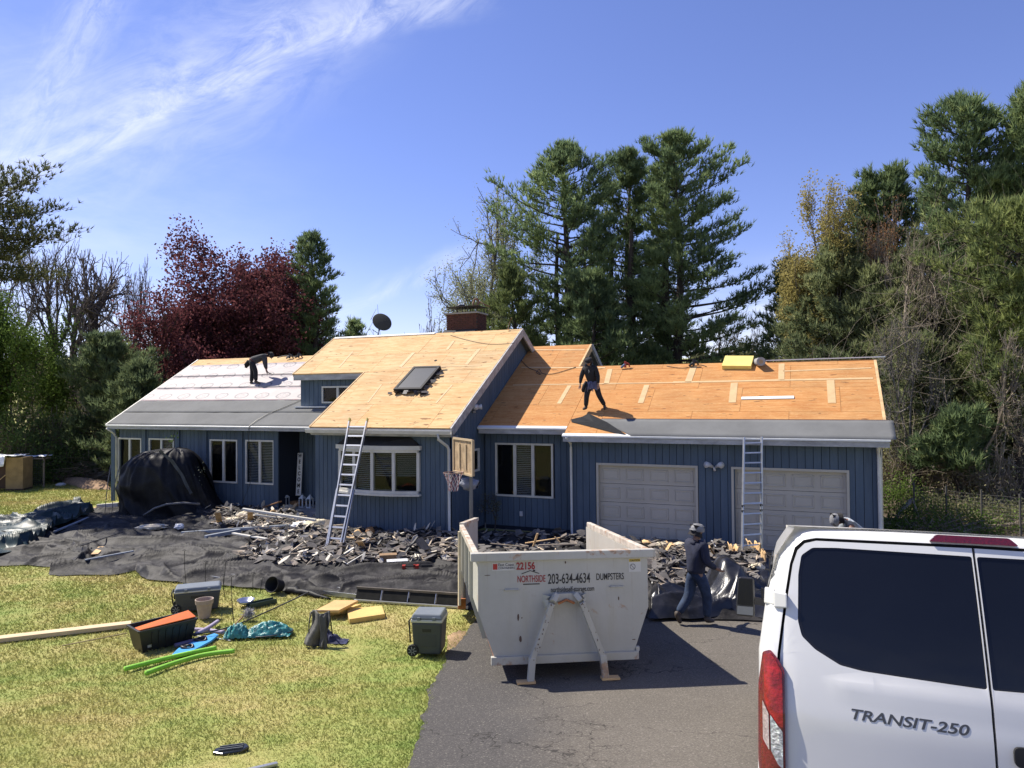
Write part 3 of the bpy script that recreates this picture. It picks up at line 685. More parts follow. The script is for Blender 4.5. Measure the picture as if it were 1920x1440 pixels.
# centre roof
V0, Z0 = 16.88, 3.09; SR = ridge_s(V0, 22.0); SU = ridge_s(V0, 19.65)
rfC = slabroof([(V0, Z0, -13.62, -9.03, .02, SU), (V0, Z0, -16.57, -9.03, SU + .002, SR)], 'roof'); rfC['label'] = 'high centre roof of pale plywood sheets'
deck('c', V0, Z0, -13.65, -9.00, 0, SU, M_plyA, rfC, 1.5); deck('c', V0, Z0, -16.62, -9.00, SU + .002, SR, M_plyA, rfC, .7)
backslope(-16.6, -9.02, 22.0, Z0 + SR * RS, 5.6, rfC)
C_ = lambda x, y: hr(x, y, V0, Z0)
for (a, b, w_) in (((776, 662), (751, 689), .13), ((899, 655), (874, 685), .13), ((851, 640), (838, 657), .10), ((751, 690), (903, 686), .06), ((662, 660), (636, 690), .06), ((818, 757), (848, 723), .06), ((690, 756), (716, 722), .05)):
    strip(V0, Z0, C_(*a), C_(*b), w_, rfC)
rake(V0, Z0, -9.00, -.02, SR, M_fascia, rfC, .045, .03, -.20); rake(V0, Z0, -9.045, 0, SR, M_lumber, rfC, .04, .035, .017, 'rake_strip')
rake(V0, Z0, -13.70, 0, SU, M_lumber, rfC, .045, .03, -.10); rake(V0, Z0, -16.66, SU, SR, M_lumber, rfC, .04, .03, -.12)
q = MB(); q.hexa([(-9.0 + dx, 22.0 + d * RC, Z0 + SR * RS - d * RS + h) for h in (-.22, .02) for dx, d in ((0, 0), (.05, 0), (.05, 1.6), (0, 1.6))]); hb(q, 'rake_board', M_fascia, rfC)
q = MB(); q.box((-16.62, 19.66, 4.56), (-13.66, 19.69, 4.745)); hb(q, 'fascia', M_fascia); q = MB(); q.box((-16.6, 19.69, 4.58), (-13.66, 19.88, 4.60)); hb(q, 'soffit', M_fascia)
q = MB(); q.hexa([roofp(V0, Z0, x, y_, h) for h in (.02, .05) for x, y_ in ((-16.6, SR - .10), (-12.3, SR - .10), (-12.3, SR), (-16.6, SR))]); hb(q, 'ridge_vent', M_drip, rfC)
# left roof
V1, Z1 = 18.8, 2.99; SL = ridge_s(V1, 23.2)
rfL = slabroof([(V1, Z1, -24.75, -13.75, .02, SL)], 'roof'); rfL['label'] = 'left roof with grey felt below and white underlayment above'
L_ = lambda x, y: hr(x, y, V1, Z1)
sf = ridge_s(V1, 20.25); sp = ridge_s(V1, 22.70)
deck('l', V1, Z1, -24.78, -16.60, sp - .2, SL, M_plyA, rfL, .4)
backslope(-24.78, -16.6, 23.2, Z1 + SL * RS, 4.6, rfL)
feltsheet(V1, Z1, -24.82, -13.72, .0, sf / 2 + .03, rfL, h=.016, nu=110, wav=.010, seed=4, lab='lower grey felt course'); feltsheet(V1, Z1, -24.80, -13.72, sf / 2, sf, rfL, h=.024, nu=110, wav=.010, seed=6, lab='upper grey felt course')
# white underlayment with faint printed marks
def print_col(t):
    p = t.new('ShaderNodeTexCoord').outputs['Object']; sx = t.new('ShaderNodeSeparateXYZ'); t.l.new(p, sx.inputs[0])
    u = sx.outputs[0]; s = t.m('DIVIDE', sx.outputs[1], RC)
    row = t.m('FLOOR', t.m('DIVIDE', s, .78)); uu = t.m('ADD', u, t.m('MULTIPLY', row, .47))
    fu = t.m('SUBTRACT', t.m('FRACT', t.m('DIVIDE', uu, .98)), .5); fs = t.m('SUBTRACT', t.m('FRACT', t.m('DIVIDE', s, .78)), .5)
    d = t.m('SQRT', t.m('ADD', t.m('MULTIPLY', t.m('MULTIPLY', fu, fu), 7.), t.m('MULTIPLY', t.m('MULTIPLY', fs, fs), 9.)))
    d = t.m('ADD', d, t.m('MULTIPLY', t.m('SUBTRACT', t.noise(p, 5, 3), .5), .35))
    ring = t.m('MULTIPLY', t.ss(d, .60, .68), t.m('SUBTRACT', 1, t.ss(d, .78, .88)))
    inner = t.m('MULTIPLY', t.m('SUBTRACT', 1, t.ss(d, .50, .60)), t.ss(t.noise(t.mapping(p, (1, 2.2, 1)), 13, 2, .6, 1.5), .52, .60))
    k = t.m('MULTIPLY', t.m('MAXIMUM', ring, inner), .8)
    txt = t.m('MULTIPLY', t.m('SUBTRACT', 1, t.ss(t.m('ABSOLUTE', t.m('ADD', fs, .38)), .02, .05)), t.ss(t.noise(t.mapping(p, (9, 1, 1)), 2.5, 1), .48, .54))
    base = t.ramp(t.noise(p, 1.1, 4, .6), [(.3, (.33, .29, .285)), (.7, (.40, .355, .35))])
    base = t.mix(t.m('MULTIPLY', txt, .6), base, (.50, .22, .22))
    return t.mix(k, base, (.09, .09, .11))
M_print = simplemat('printed_underlayment', print_col, .55)
for i in range(3):
    a = sf - .05 + (sp - sf) / 3 * i; b = sf + (sp - sf) / 3 * (i + 1)
    feltsheet(V1, Z1, -24.80, -16.56, a, b, rfL, M_print, .028 + .006 * i, 90, 6, 'underlayment_sheet', .010, 10 + i)
rake(V1, Z1, -24.86, 0, SL, M_white, rfL, .05, .03, -.14)
q = MB(); q.tube([roofp(V1, Z1, -16.62, sf + .25, .05), roofp(V1, Z1, -16.75, sf - .1, .06), roofp(V1, Z1, -17.1, sf - .55, .06), roofp(V1, Z1, -17.5, .75, .05), roofp(V1, Z1, -17.7, .3, .05), roofp(V1, Z1, -17.75, -.03, .04), (-17.75, 18.72, 2.6), (-17.8, 18.9, 1.9), (-17.95, 19.0, 1.0), (-18.2, 18.9, .35)], .012, 5)
cable = hb(q, 'cable', M_black, None) if False else q.build('power_cord', M_black); cable.location = H(0, 0, 0); cable.rotation_euler = (0, 0, -TH)
tag(cable, 'black cord running down the left grey felt and over the eave', 'cord')
q = MB(); q.box((-16.62, DV - .16, 3.62), (-15.3, DV - .02, 3.66)); hb(q, 'flashing', M_drip)
# skylight
cs = [C_(*p) for p in ((775, 694), (824, 694), (795, 737), (744, 737))]
uA, uB = (cs[0][0] + cs[3][0]) / 2, (cs[1][0] + cs[2][0]) / 2; sA, sB = (cs[2][1] + cs[3][1]) / 2, (cs[0][1] + cs[1][1]) / 2
q = MB()
for (a, b, c, d) in ((uA, uB, sA, sA + .09), (uA, uB, sB - .09, sB), (uA, uA + .08, sA + .09, sB - .09), (uB - .08, uB, sA + .09, sB - .09)):
    q.hexa([roofp(V0, Z0, x, y_, h) for h in (.02, .15) for x, y_ in ((a, c), (b, c), (b, d), (a, d))])
sk = hb(q, 'skylight', mat('bronze_metal', (.018, .017, .018), .65, .1, spec=.25), house)
q = MB(); q.hexa([roofp(V0, Z0, x, y_, h) for h in (.12, .135) for x, y_ in ((uA + .08, sA + .09), (uB - .08, sA + .09), (uB - .08, sB - .09), (uA + .08, sB - .09))])
hb(q, 'skylight_glass', mat('skylight_glass', (.030, .034, .040), .42, .1, 1, 0, spec=.35), sk)
q = MB()
for k in range(26):   # torn flashing round the curb
    t = k / 25; pts = [(uB + .02, sA - .05 + t * (sB - sA + .1)), (uA - .15 + t * (uB - uA + .3), sA - .05)][k % 2]
    m_ = Matrix.Rotation(random.uniform(-1, 1), 3, 'Z'); p = roofp(V0, Z0, pts[0] + random.uniform(0, .12), pts[1] - random.uniform(0, .08), random.uniform(.03, .10))
    q.obox(p, (random.uniform(.12, .28), random.uniform(.06, .16), .008), m_ @ Matrix.Rotation(random.uniform(-.9, .9), 3, 'X') @ Matrix.Rotation(RP, 3, 'X'))
hb(q, 'torn_flashing', mat('flashing_dark', (.05, .045, .045), .6), sk)
vh = C_(817, 677); q = MB(); q.lathe([(.05, 0), (.05, .003)], 12, roofp(V0, Z0, *vh, .022), Matrix.Rotation(RP, 3, 'X')); hb(q, 'vent_hole', M_dark, rfC)
# chimney of single bricks
CU0, CU1, CV0, CV1 = -11.62, -10.28, 22.15, 22.95; CT = 6.20 + 1.0
pc0, pc1 = hw(837, 600, 22.15), hw(894, 600, 22.15); CU0, CU1 = pc0[0], pc1[0]; CT = hw(872, 588, 22.15)[1]
core = MB(); core.box((CU0 + .02, CV0 + .02, 5.4), (CU1 - .02, CV1 - .02, CT - .01)); ch = hb(core, 'chimney', mat('mortar', (.07, .055, .045), .9, .2, 8))
M_brick = mat('brick', (.085, .029, .019), .85, .3, 6, .3, 30, rnd=.22, hue=(.07, .026, .02))
bl, bh, z, row = .215, .067, 5.92, 0
while z < CT - .03:
    for face in ('f', 'r', 'l'):
        L0, L1 = (CU0, CU1) if face == 'f' else (CV0 + .11, CV1); x = L0 - (bl / 2 if row % 2 else 0)
        while x < L1 - .02:
            a, b = max(L0, x), min(L1, x + bl - .012)
            if b - a > .04:
                q = MB(); j = random.uniform(-.004, .004)
                if face == 'f': q.box((a, CV0 + j, z), (b, CV0 + .1, z + bh - .011))
                elif face == 'r': q.box((CU1 - .1, a, z), (CU1 + j, b, z + bh - .011))
                else: q.box((CU0 - j, a, z), (CU0 + .1, b, z + bh - .011))
                hb(q, 'brick', M_brick, ch)
            x += bl
    z += bh; row += 1
q = MB(); q.box((CU0 - .05, CV0 - .05, CT), (CU1 + .05, CV1 + .05, CT + .05)); hb(q, 'chimney_crown', M_conc, ch)
q = MB()
for x in (CU0 + .06, CU0 + .38, (CU0 + CU1) / 2, CU1 - .38, CU1 - .06): q.box((x - .012, CV0 + .06, CT + .05), (x + .012, CV0 + .085, CT + .25)); q.box((x - .012, CV1 - .08, CT + .05), (x + .012, CV1 - .06, CT + .25))
q.box((CU0 - .03, CV0, CT + .25), (CU1 + .03, CV1, CT + .275)); hb(q, 'chimney_cap', mat('rusted_steel', (.05, .038, .03), .7, .4, 5), ch)
q = MB(); q.hexa([(CU0 - .12, CV0 - .22, 6.10), (CU1 + .02, CV0 - .22, 6.10), (CU1 + .02, CV0 + .02, 6.20), (CU0 - .12, CV0 + .02, 6.20), (CU0 - .08, CV0 - .20, 6.17), (CU1 - .02, CV0 - .20, 6.17), (CU1 - .02, CV0 + .0, 6.30), (CU0 - .08, CV0, 6.30)]); hb(q, 'chimney_flashing', MATS['black_felt'], ch)
# small fixtures
def flood(px, py, v=None, u=None, lab=''):
    if v: a, z = hw(px, py, v); P = lambda x, y_, zz: (a + x, v - y_, z + zz)
    else: a, z = hs(px, py, u); P = lambda x, y_, zz: (u + y_, a + x, z + zz)
    q = MB(); q.tube([P(0, 0, -.10), P(0, .05, -.10), P(0, .06, -.02)], .035, 8); fx = hb(q, 'floodlight', mat('fixture_white', (.55, .55, .56), .4), house, smooth=True)
    for sgn in (-1, 1): q = MB(); q.tube([P(sgn * .03, .05, -.02), P(sgn * .13, .10, .04), P(sgn * .19, .19, .05)], [.03, .06, .085], 12); hb(q, 'lamp_head', mat('fixture_white', ()), fx, smooth=True)
    return fx
flood(1340, 874, v=18.98)['label'] = 'twin floodlight between the garage doors'; flood(887, 766, u=-9.18)['label'] = 'twin floodlight on the gable side wall'
a, z = hw(978, 963, MV); q = MB(); q.box((a - .05, MV - .05, z - .07), (a + .05, MV - .001, z + .07)); hb(q, 'outlet_box', mat('fixture_white', ()), house, bevel=.01)
# ------------------------------------------------------------------ trees
M_bark = mat('bark', (.085, .068, .052), .95, .35, 6, .5, 20, stretch=(1, 1, .25), obj=False)
M_barkg = mat('grey_bark', (.17, .155, .135), .95, .3, 6, .4, 20, stretch=(1, 1, .25), obj=False)
M_barkp = mat('pine_bark', (.055, .043, .034), .95, .35, 5, .6, 18, stretch=(1, 1, .3), obj=False)
M_pine = leafmat('pine_needles', (.13, .185, .095), (.245, .32, .14), (.34, .40, .17), .52, .28)
M_pined = leafmat('dark_needles', (.11, .15, .08), (.20, .25, .12), (.27, .31, .14), .5, .3)
M_maple = leafmat('maroon_leaves', (.095, .036, .040), (.165, .058, .060), (.25, .115, .11), .48, .5)
M_bud = leafmat('spring_buds', (.30, .33, .17), (.42, .43, .24), None, .4, .6)
M_gold = leafmat('golden_buds', (.34, .29, .10), (.46, .40, .16), None, .4, .6)
M_green = leafmat('fresh_leaves', (.075, .12, .028), (.14, .21, .05), (.22, .30, .08), .4, .5)
M_brush = leafmat('dull_brush', (.13, .145, .075), (.24, .23, .12), (.30, .26, .16), .4, .4)
M_twig = mat('twigs', (.16, .125, .095), .95, .35, 2, obj=False)
M_vine = mat('vines', (.26, .215, .165), .95, .35, 2, obj=False)
M_bare = mat('bare_twigs', (.15, .125, .11), .95, .3, 2, obj=False)

def segtubes(segs, n=3):
    """segs: arrays (p0, p1, r0, r1) -> co, quads"""
    P0, P1, R0, R1 = [np.asarray(q, float) for q in segs]; d = P1 - P0; L = np.linalg.norm(d, axis=1, keepdims=True) + 1e-9; d /= L
    ref = np.where(np.abs(d[:, 2:3]) > .9, np.array([[1., 0, 0]]), np.array([[0, 0, 1.]])); x = np.cross(d, ref); x /= np.linalg.norm(x, axis=1, keepdims=True) + 1e-9; y = np.cross(x, d)
    co = []
    for P, R in ((P0, R0), (P1, R1)):
        for j in range(n):
            t = 2 * math.pi * j / n; co.append(P + (x * math.cos(t) + y * math.sin(t)) * R[:, None])
    co = np.stack(co, 1); M = len(P0); base = (np.arange(M) * 2 * n)[:, None]
    q = np.concatenate([base + np.array([[j, (j + 1) % n, n + (j + 1) % n, n + j]]) for j in range(n)], 0)
    return co.reshape(-1, 3), q
def tufts(cen, dirs, L, w_, k, spread=.9, rs=RG):
    """k narrow blades fanning from every centre about its direction"""
    N = len(cen); c = np.repeat(cen, k, 0); d = np.repeat(dirs, k, 0) + rs.normal(0, spread, (N * k, 3)); d /= np.linalg.norm(d, axis=1, keepdims=True) + 1e-9
    s = rs.normal(0, 1, (N * k, 3)); s = np.cross(d, s); s /= np.linalg.norm(s, axis=1, keepdims=True) + 1e-9
    l = L * rs.uniform(.6, 1.25, (N * k, 1)); ww = w_ * rs.uniform(.7, 1.3, (N * k, 1))
    return np.stack([c - s * ww * .5 - d * l * .1, c + s * ww * .5 - d * l * .1, c + d * l], 1).reshape(-1, 3)
def leaves(cen, size, rs=RG, flat=.0):
    N = len(cen); a = rs.normal(0, 1, (N, 3)); a[:, 2] *= (1 - flat); a /= np.linalg.norm(a, axis=1, keepdims=True) + 1e-9
    b = np.cross(a, rs.normal(0, 1, (N, 3))); b /= np.linalg.norm(b, axis=1, keepdims=True) + 1e-9; s = size * rs.uniform(.6, 1.3, (N, 1))
    return np.stack([cen - a * s * .5, cen + b * s * .32, cen + a * s * .5, cen - b * s * .32], 1).reshape(-1, 3)
tri = lambda co: np.arange(len(co)).reshape(-1, 3)
quad = lambda co: np.arange(len(co)).reshape(-1, 4)

def pine(label, px, py_top, Y, prof, seed, name='pine_tree', base=0., dens=1., lean=0., needle=.34, m=None, droop=.0, clear=.12, group=None, bottom=0., cat='tree', limbs=None, nw=.045):
    """prof: [(fraction of height, reach to the left, reach to the right)] in metres"""
    rs = np.random.RandomState(seed); top = at(px, py_top, Y); h = top.z - base; x0 = top.x - lean
    t = thing(name, label, cat, (x0, Y, base), 0, group)
    P0, P1, R0, R1 = [], [], [], []
    def seg(a, b, r0, r1): P0.append(a); P1.append(b); R0.append(r0); R1.append(r1)
    tr = lambda f: np.array([lean * f ** 1.5 + .12 * math.sin(f * 9 + seed), .1 * math.sin(f * 7 + seed * 2), h * f])
    rb = .016 * h + .05
    for k in range(24): seg(tr(k / 24), tr((k + 1) / 24), rb * (1 - k / 24) ** .8 + .015, rb * (1 - (k + 1) / 24) ** .8 + .012)
    fr = [p[0] for p in prof]; lf = [p[1] for p in prof]; rt = [p[2] for p in prof]; cen, dr = [], []
    nl = limbs or int(h * 6.5)
    for i in range(nl):
        f = clear + (1 - clear) * (i + rs.rand()) / nl; a = i * 2.4 + rs.normal(0, .3)
        RL, RR = np.interp(f, fr, lf), np.interp(f, fr, rt); ca = math.cos(a)
        reach = (RR if ca > 0 else RL); reach = (reach * abs(ca) + .5 * (RL + RR) * .8 * (1 - abs(ca))) * rs.uniform(.70, 1.10) * (.32 + 1.15 * float(vn(f * 6.5, a % 6.28 * 1.0, seed)))
        if reach < .15: continue
        p = tr(f); up = .10 + .55 * f ** 2 - droop; seglen = reach / 6; d = np.array([ca, math.sin(a) * .85, 0]); q = p; r = .012 + .016 * reach * (1 - .4 * f)
        for k in range(6):
            g = k / 6; nd = d + np.array([rs.normal(0, .10), rs.normal(0, .10), up + .32 * g * g + rs.normal(0, .07) - .12 * (1 - g)]); q2 = q + nd * seglen
            seg(q, q2, r * (1 - g) + .006, r * (1 - (k + 1) / 6) + .005)
            if g > .28 or reach < 1.2 or rs.rand() < .10:
                ns = 3 if reach > 1 else 2
                for s in range(ns):
                    sg = 1 if s % 2 else -1; side = np.array([-d[1], d[0], 0]) * sg; l = reach * .30 * (1.05 - .55 * g) * rs.uniform(.4, 1.1) + .12
                    sd = side * rs.uniform(.45, 1.) + nd * rs.uniform(.4, .9) + np.array([0, 0, rs.uniform(.0, .35)]); sd /= np.linalg.norm(sd); b = q2 + sd * l
                    seg(q2, b, .010, .004); m_ = max(2, int(l / .24 * dens))
                    for e in range(m_):
                        ff = (e + 1) / m_; cen.append(q2 + (b - q2) * ff + rs.normal(0, .05 + .05 * l, 3)); dr.append(sd * .7 + np.array([0, 0, .55]))
            cen.append(q2); dr.append(nd + np.array([0, 0, .5]))
            if g > .4:
                for e in range(int(9 * dens)):
                    o_ = rs.normal(0, 1, 3) * np.array([.24, .24, .13]) * (.75 + .10 * reach); cen.append(q2 + o_ + np.array([0, 0, .14])); dr.append(nd * .4 + np.array([o_[0], o_[1], 1.0]))
            q = q2
        cen.append(q2 + nd * .12); dr.append(nd + np.array([0, 0, .8]))
    for e in range(8): cen.append(tr(1) + np.array([rs.normal(0, .12), rs.normal(0, .12), -e * .12])); dr.append(np.array([0, 0, 1.]))
    co, q = segtubes((P0, P1, R0, R1), 4); npmesh('trunk', co, q, M_barkp, t, False, 4)
    co = tufts(np.array(cen), np.array(dr), needle * .88, nw * 1.15, 6, .50, rs); npmesh('crown', co, tri(co), m or M_pine, t)
    return t, len(cen)

def bareseg(rs, h, spread, levels=6, start=.12, kids=(2, 3), rb=None, gn=.0, up=.25, lenf=.78, trunkf=.28, main=0):
    S = []; tips = []
    def br(p, d, L, r, lev):
        n = 3; q = p
        for k in range(n):
            d2 = d + rs.normal(0, .10, 3) + np.array([0, 0, up * .22]); d2 /= np.linalg.norm(d2); q2 = q + d2 * L / n
            S.append((q, q2, r * (1 - k / n * .35), r * (1 - (k + 1) / n * .35))); q = q2; d = d2
            if lev >= 1 and lev < levels and k < n - 1 and rs.rand() < .55:
                e = d + rs.normal(0, spread * 1.1, 3); e /= np.linalg.norm(e); br(q, e, L * lenf * rs.uniform(.5, .85), r * .45, lev + 1 + (rs.rand() < .3))
        if lev >= levels or r < .0035: tips.append((q, d)); return
        if lev == 0 and main:
            for k in range(main):
                a = 6.283 * (k + .5 * rs.rand()) / main; e = np.array([math.cos(a), math.sin(a), (.35, 1.1, .7)[k % 3]]); e /= np.linalg.norm(e); br(q, e, L * lenf * rs.uniform(.9, 1.25), r * .5, 1)
            br(q, np.array([.08, 0, 1.]), L * lenf * 1.2, r * .6, 1); return
        for k in range(rs.randint(kids[0], kids[1] + 1)):
            e = d + rs.normal(0, spread, 3); e[2] += up * .3; e /= np.linalg.norm(e); br(q, e, L * lenf * rs.uniform(.75, 1.15), r * rs.uniform(.52, .70), lev + 1)
    br(np.zeros(3), np.array([0, 0, 1.]), h * trunkf, rb or h * .016, 0)
    return S, tips
def decid(label, pxl, pxr, py_top, Y, seed, name='bare_tree', base=0., m=None, leaf=None, lsize=.1, nleaf=0, levels=7, spread=.42, group=None, jit=.18, cat='tree', rmin=.006, rb=None, trunkf=.24, up=.25, kids=(2, 3), depth=None, clump=1., main=0, mid_leaf=False):
    """a broadleaf tree scaled to the width and height it has in the photograph"""
    rs = np.random.RandomState(seed); S, tips = bareseg(rs, 10, spread, levels, rb=rb, trunkf=trunkf, up=up, kids=kids, main=main)
    P0 = np.array([s[0] for s in S]); P1 = np.array([s[1] for s in S]); R0 = np.array([s[2] for s in S]); R1 = np.array([s[3] for s in S])
    a = at(pxl, py_top, Y); b = at(pxr, py_top, Y); cx = (a.x + b.x) / 2; W = (b.x - a.x); Hh = a.z - base
    lo, hi = np.percentile(P1[:, 0], .6), np.percentile(P1[:, 0], 99.4); sx = W / (hi - lo); sz = Hh / np.percentile(P1[:, 2], 99.2); mid = (lo + hi) / 2
    lo2, hi2 = np.percentile(P1[:, 1], 1), np.percentile(P1[:, 1], 99); sy = (depth or W) / (hi2 - lo2)
    sc_ = np.array([sx, sy, sz]); off = np.array([-mid * sx, 0, 0]); fr_ = lambda P: P * sc_ + off * np.clip(P[:, 2:3] / 3, 0, 1)
    rr = (sx + sz) / 2; t = thing(name, label, cat, (cx, Y, base), 0, group)
    if len(S) > 5000: kp = (R1 > np.quantile(R1, .62)) | (rs.rand(len(R1)) < .50); P0, P1, R0, R1 = P0[kp], P1[kp], R0[kp], R1[kp]
    co, q = segtubes((fr_(P0), fr_(P1), np.maximum(R0 * rr, rmin), np.maximum(R1 * rr, rmin * .8)), 3); npmesh('trunk', co, q, m or M_bark, t, False, 4)
    if leaf:
        T = fr_(np.array([p for p, d in tips] + ([s[1] for s in S if s[3] < .012] if mid_leaf else []))); k = max(1, nleaf); c = np.repeat(T, k, 0) + rs.normal(0, jit, (len(T) * k, 3)) * np.array([1, 1, .8])
        co = leaves(c, lsize, rs); npmesh('crown', co, quad(co), leaf, t, False, 4)
    return t, len(S), len(tips)
def bush(label, c, r, n, seed, m, lsize=.08, twn=120, name='bush', cat='bush', group=None, kind=None, clumps=40, tw=None, blade=False, sig=.16):
    """leaf clumps filling an uneven volume, with stems"""
    rs = np.random.RandomState(seed); r = np.array(r, float); d = rs.normal(0, 1, (clumps, 3)); d /= np.linalg.norm(d, axis=1, keepdims=True); d[:, 2] = np.abs(d[:, 2]) * 1.0
    cc = d * r * rs.uniform(.35, 1.0, (clumps, 1)) ** .6; cs = rs.uniform(.5, 1.5, (clumps, 1))
    i = rs.randint(0, clumps, n); p = cc[i] + rs.normal(0, 1, (n, 3)) * cs[i] * np.array([sig, sig, sig * .75]) * max(r); p[:, 2] = np.maximum(p[:, 2], .02)
    if kind:
        t = None; 
    t = thing(name, label, cat, c, 0, group)
    co = tufts(p, p / max(r), lsize * 1.6, lsize * .22, 4, .8, rs) if blade else leaves(p, lsize, rs)
    npmesh('foliage', co, tri(co) if blade else quad(co), m, t, False, 3 if blade else 4)
    if twn:
        j = rs.randint(0, clumps, twn); b0 = rs.normal(0, .12, (twn, 3)) * r * np.array([1, 1, 0]); mid = cc[j] * .5 + rs.normal(0, .1, (twn, 3)) * r; mid[:, 2] = np.abs(mid[:, 2]); end = cc[j] + rs.normal(0, .12, (twn, 3)) * r; end[:, 2] = np.abs(end[:, 2])
        w0 = .012 * max(r) * .5 + .004; co, q = segtubes((np.concatenate([b0, mid]), np.concatenate([mid, end]), np.full(2 * twn, w0), np.full(2 * twn, w0 * .6)), 3); npmesh('stems', co, q, tw or M_twig, t, False, 4)
    return t

# the pines behind the house
pine('dark green white pine with a straight trunk rising behind the chimney', 1060, 278, 39, [(0, 0, 0), (.22, 1.8, 2.2), (.42, 3.7, 3.0), (.60, 3.5, 2.8), (.76, 3.0, 2.4), (.86, 1.8, 2.5), (.94, 1.1, 1.1), (1, .15, .15)], 3, dens=1.7, clear=.28, limbs=118)
pine('bushy middle pine with rounded grey-green crown between two taller pines', 1178, 296, 41, [(0, 0, 0), (.2, 2.8, 2.8), (.45, 3.5, 3.4), (.65, 3.5, 3.0), (.85, 2.9, 2.3), (.95, 1.4, .9), (1, .2, .2)], 5, dens=1.7, clear=.28, limbs=118)
pine('tallest white pine reaching out far to the right over the garage roof', 1268, 260, 38, [(0, 0, 0), (.25, 2.2, 4.2), (.40, 2.3, 4.7), (.52, 2.4, 4.2), (.62, 2.3, 3.4), (.72, 2.2, 4.2), (.80, 2.0, 2.9), (.88, 1.7, 2.2), (.95, 1.1, 1.1), (1, .15, .15)], 9, dens=1.9, clear=.22, limbs=138)
pine('lower pine mass in front of the tall trunks behind the small rear gable', 1110, 520, 36, [(0, 1, 1), (.3, 3.0, 2.6), (.6, 2.4, 2.4), (.85, 1.6, 1.5), (1, .2, .2)], 13, dens=1.4, clear=.2, limbs=80)
pine('pale green young pine left of the tall pines, above the chimney', 962, 505, 37, [(0, 1, 1), (.3, 3.3, 1.8), (.55, 2.9, 1.6), (.8, 1.4, 1.3), (1, .2, .2)], 15, dens=1.1, clear=.3, m=leafmat('young_needles', (.10, .135, .055), (.19, .23, .09), (.25, .29, .11), .45, .3), limbs=70)
pine('dark pine showing to the right of the maroon tree', 588, 446, 43.5, [(0, 1, 2), (.35, 1.5, 3.0), (.5, 1.4, 2.7), (.65, 1.4, 2.2), (.78, 1.3, 1.3), (.9, 1.0, 1.1), (1, .15, .15)], 21, dens=1.3, clear=.1, limbs=90)
pine('small bright pine tip just left of the satellite dish', 664, 604, 50, [(0, 1, 1), (.5, 1.7, 1.3), (.8, 1.0, 1.0), (1, .2, .2)], 23, dens=1.2, limbs=60)
# right-hand wood
pine('tall thin-crowned pine at the far right, highest tree of that side', 1808, 196, 27, [(0, 0, 0), (.25, 1.2, 1.3), (.45, .9, 1.4), (.66, 1.1, 1.7), (.80, 1.5, 1.9), (.90, 1.6, 1.7), (.96, 1.0, 1.0), (1, .2, .2)], 31, dens=1.2, clear=.15, limbs=130)
pine('pine cut by the right edge of the picture', 1935, 190, 26, [(0, 1, 1), (.3, 1.8, 1.8), (.6, 1.6, 2), (.9, 1.0, 1.2), (1, .2, .2)], 33, dens=1.3, clear=.12, limbs=110)
pine('blue-green pine top with two spires left of the tallest right pine', 1682, 322, 31, [(0, 0, 0), (.35, 1.6, 1.4), (.6, 1.5, 1.2), (.85, .9, .8), (1, .15, .15)], 35, dens=1.2, clear=.2, limbs=90)
pine('slender pine spire above the golden budding tree', 1628, 336, 31.5, [(0, 0, 0), (.4, 1.0, 1.0), (.75, .9, .8), (.9, .6, .7), (1, .15, .15)], 36, dens=1.3, clear=.45, limbs=60)
pine('broad pine left of the golden tree, its skirt touching the garage ridge', 1570, 462, 30, [(0, 1.2, 1), (.3, 2.4, 2.2), (.5, 2.6, 2.2), (.7, 2.0, 1.6), (.88, 1.1, 1.0), (1, .2, .2)], 37, dens=1.4, clear=.2, limbs=110, m=leafmat('olive_needles', (.145, .18, .095), (.27, .30, .14), (.36, .37, .18), .55, .3))
pine('dark low pine behind the garage ridge, left of the foam slab', 1478, 498, 36, [(0, 1.5, 1.5), (.4, 2.2, 1.6), (.7, 1.4, 1.2), (1, .2, .2)], 39, dens=1.4, clear=.15, m=M_pined, limbs=80)
pine('drooping pine just right of the garage gable', 1725, 640, 25, [(0, 1.6, 1.6), (.4, 1.6, 2.0), (.75, 1.1, 1.2), (1, .2, .2)], 41, dens=.9, clear=.3, m=MATS['olive_needles'], limbs=36)
pine('lower hanging pine near the wire fence', 1790, 790, 22.5, [(0, .6, .6), (.5, 1.3, 1.2), (.85, .9, .9), (1, .3, .3)], 43, dens=.9, clear=.45, droop=.1, limbs=26)
pine('mid-height pine with long bough at the right edge', 1900, 400, 23, [(0, 0, 0), (.45, 1.4, 1.4), (.62, 2.1, 1.5), (.82, 2.3, 1.4), (.94, 1.3, 1), (1, .2, .2)], 44, dens=1.1, clear=.35, limbs=70, m=leafmat('yellow_needles', (.15, .19, .08), (.26, .30, .11), (.34, .37, .14), .5, .3))
M_olive = MATS['olive_needles']
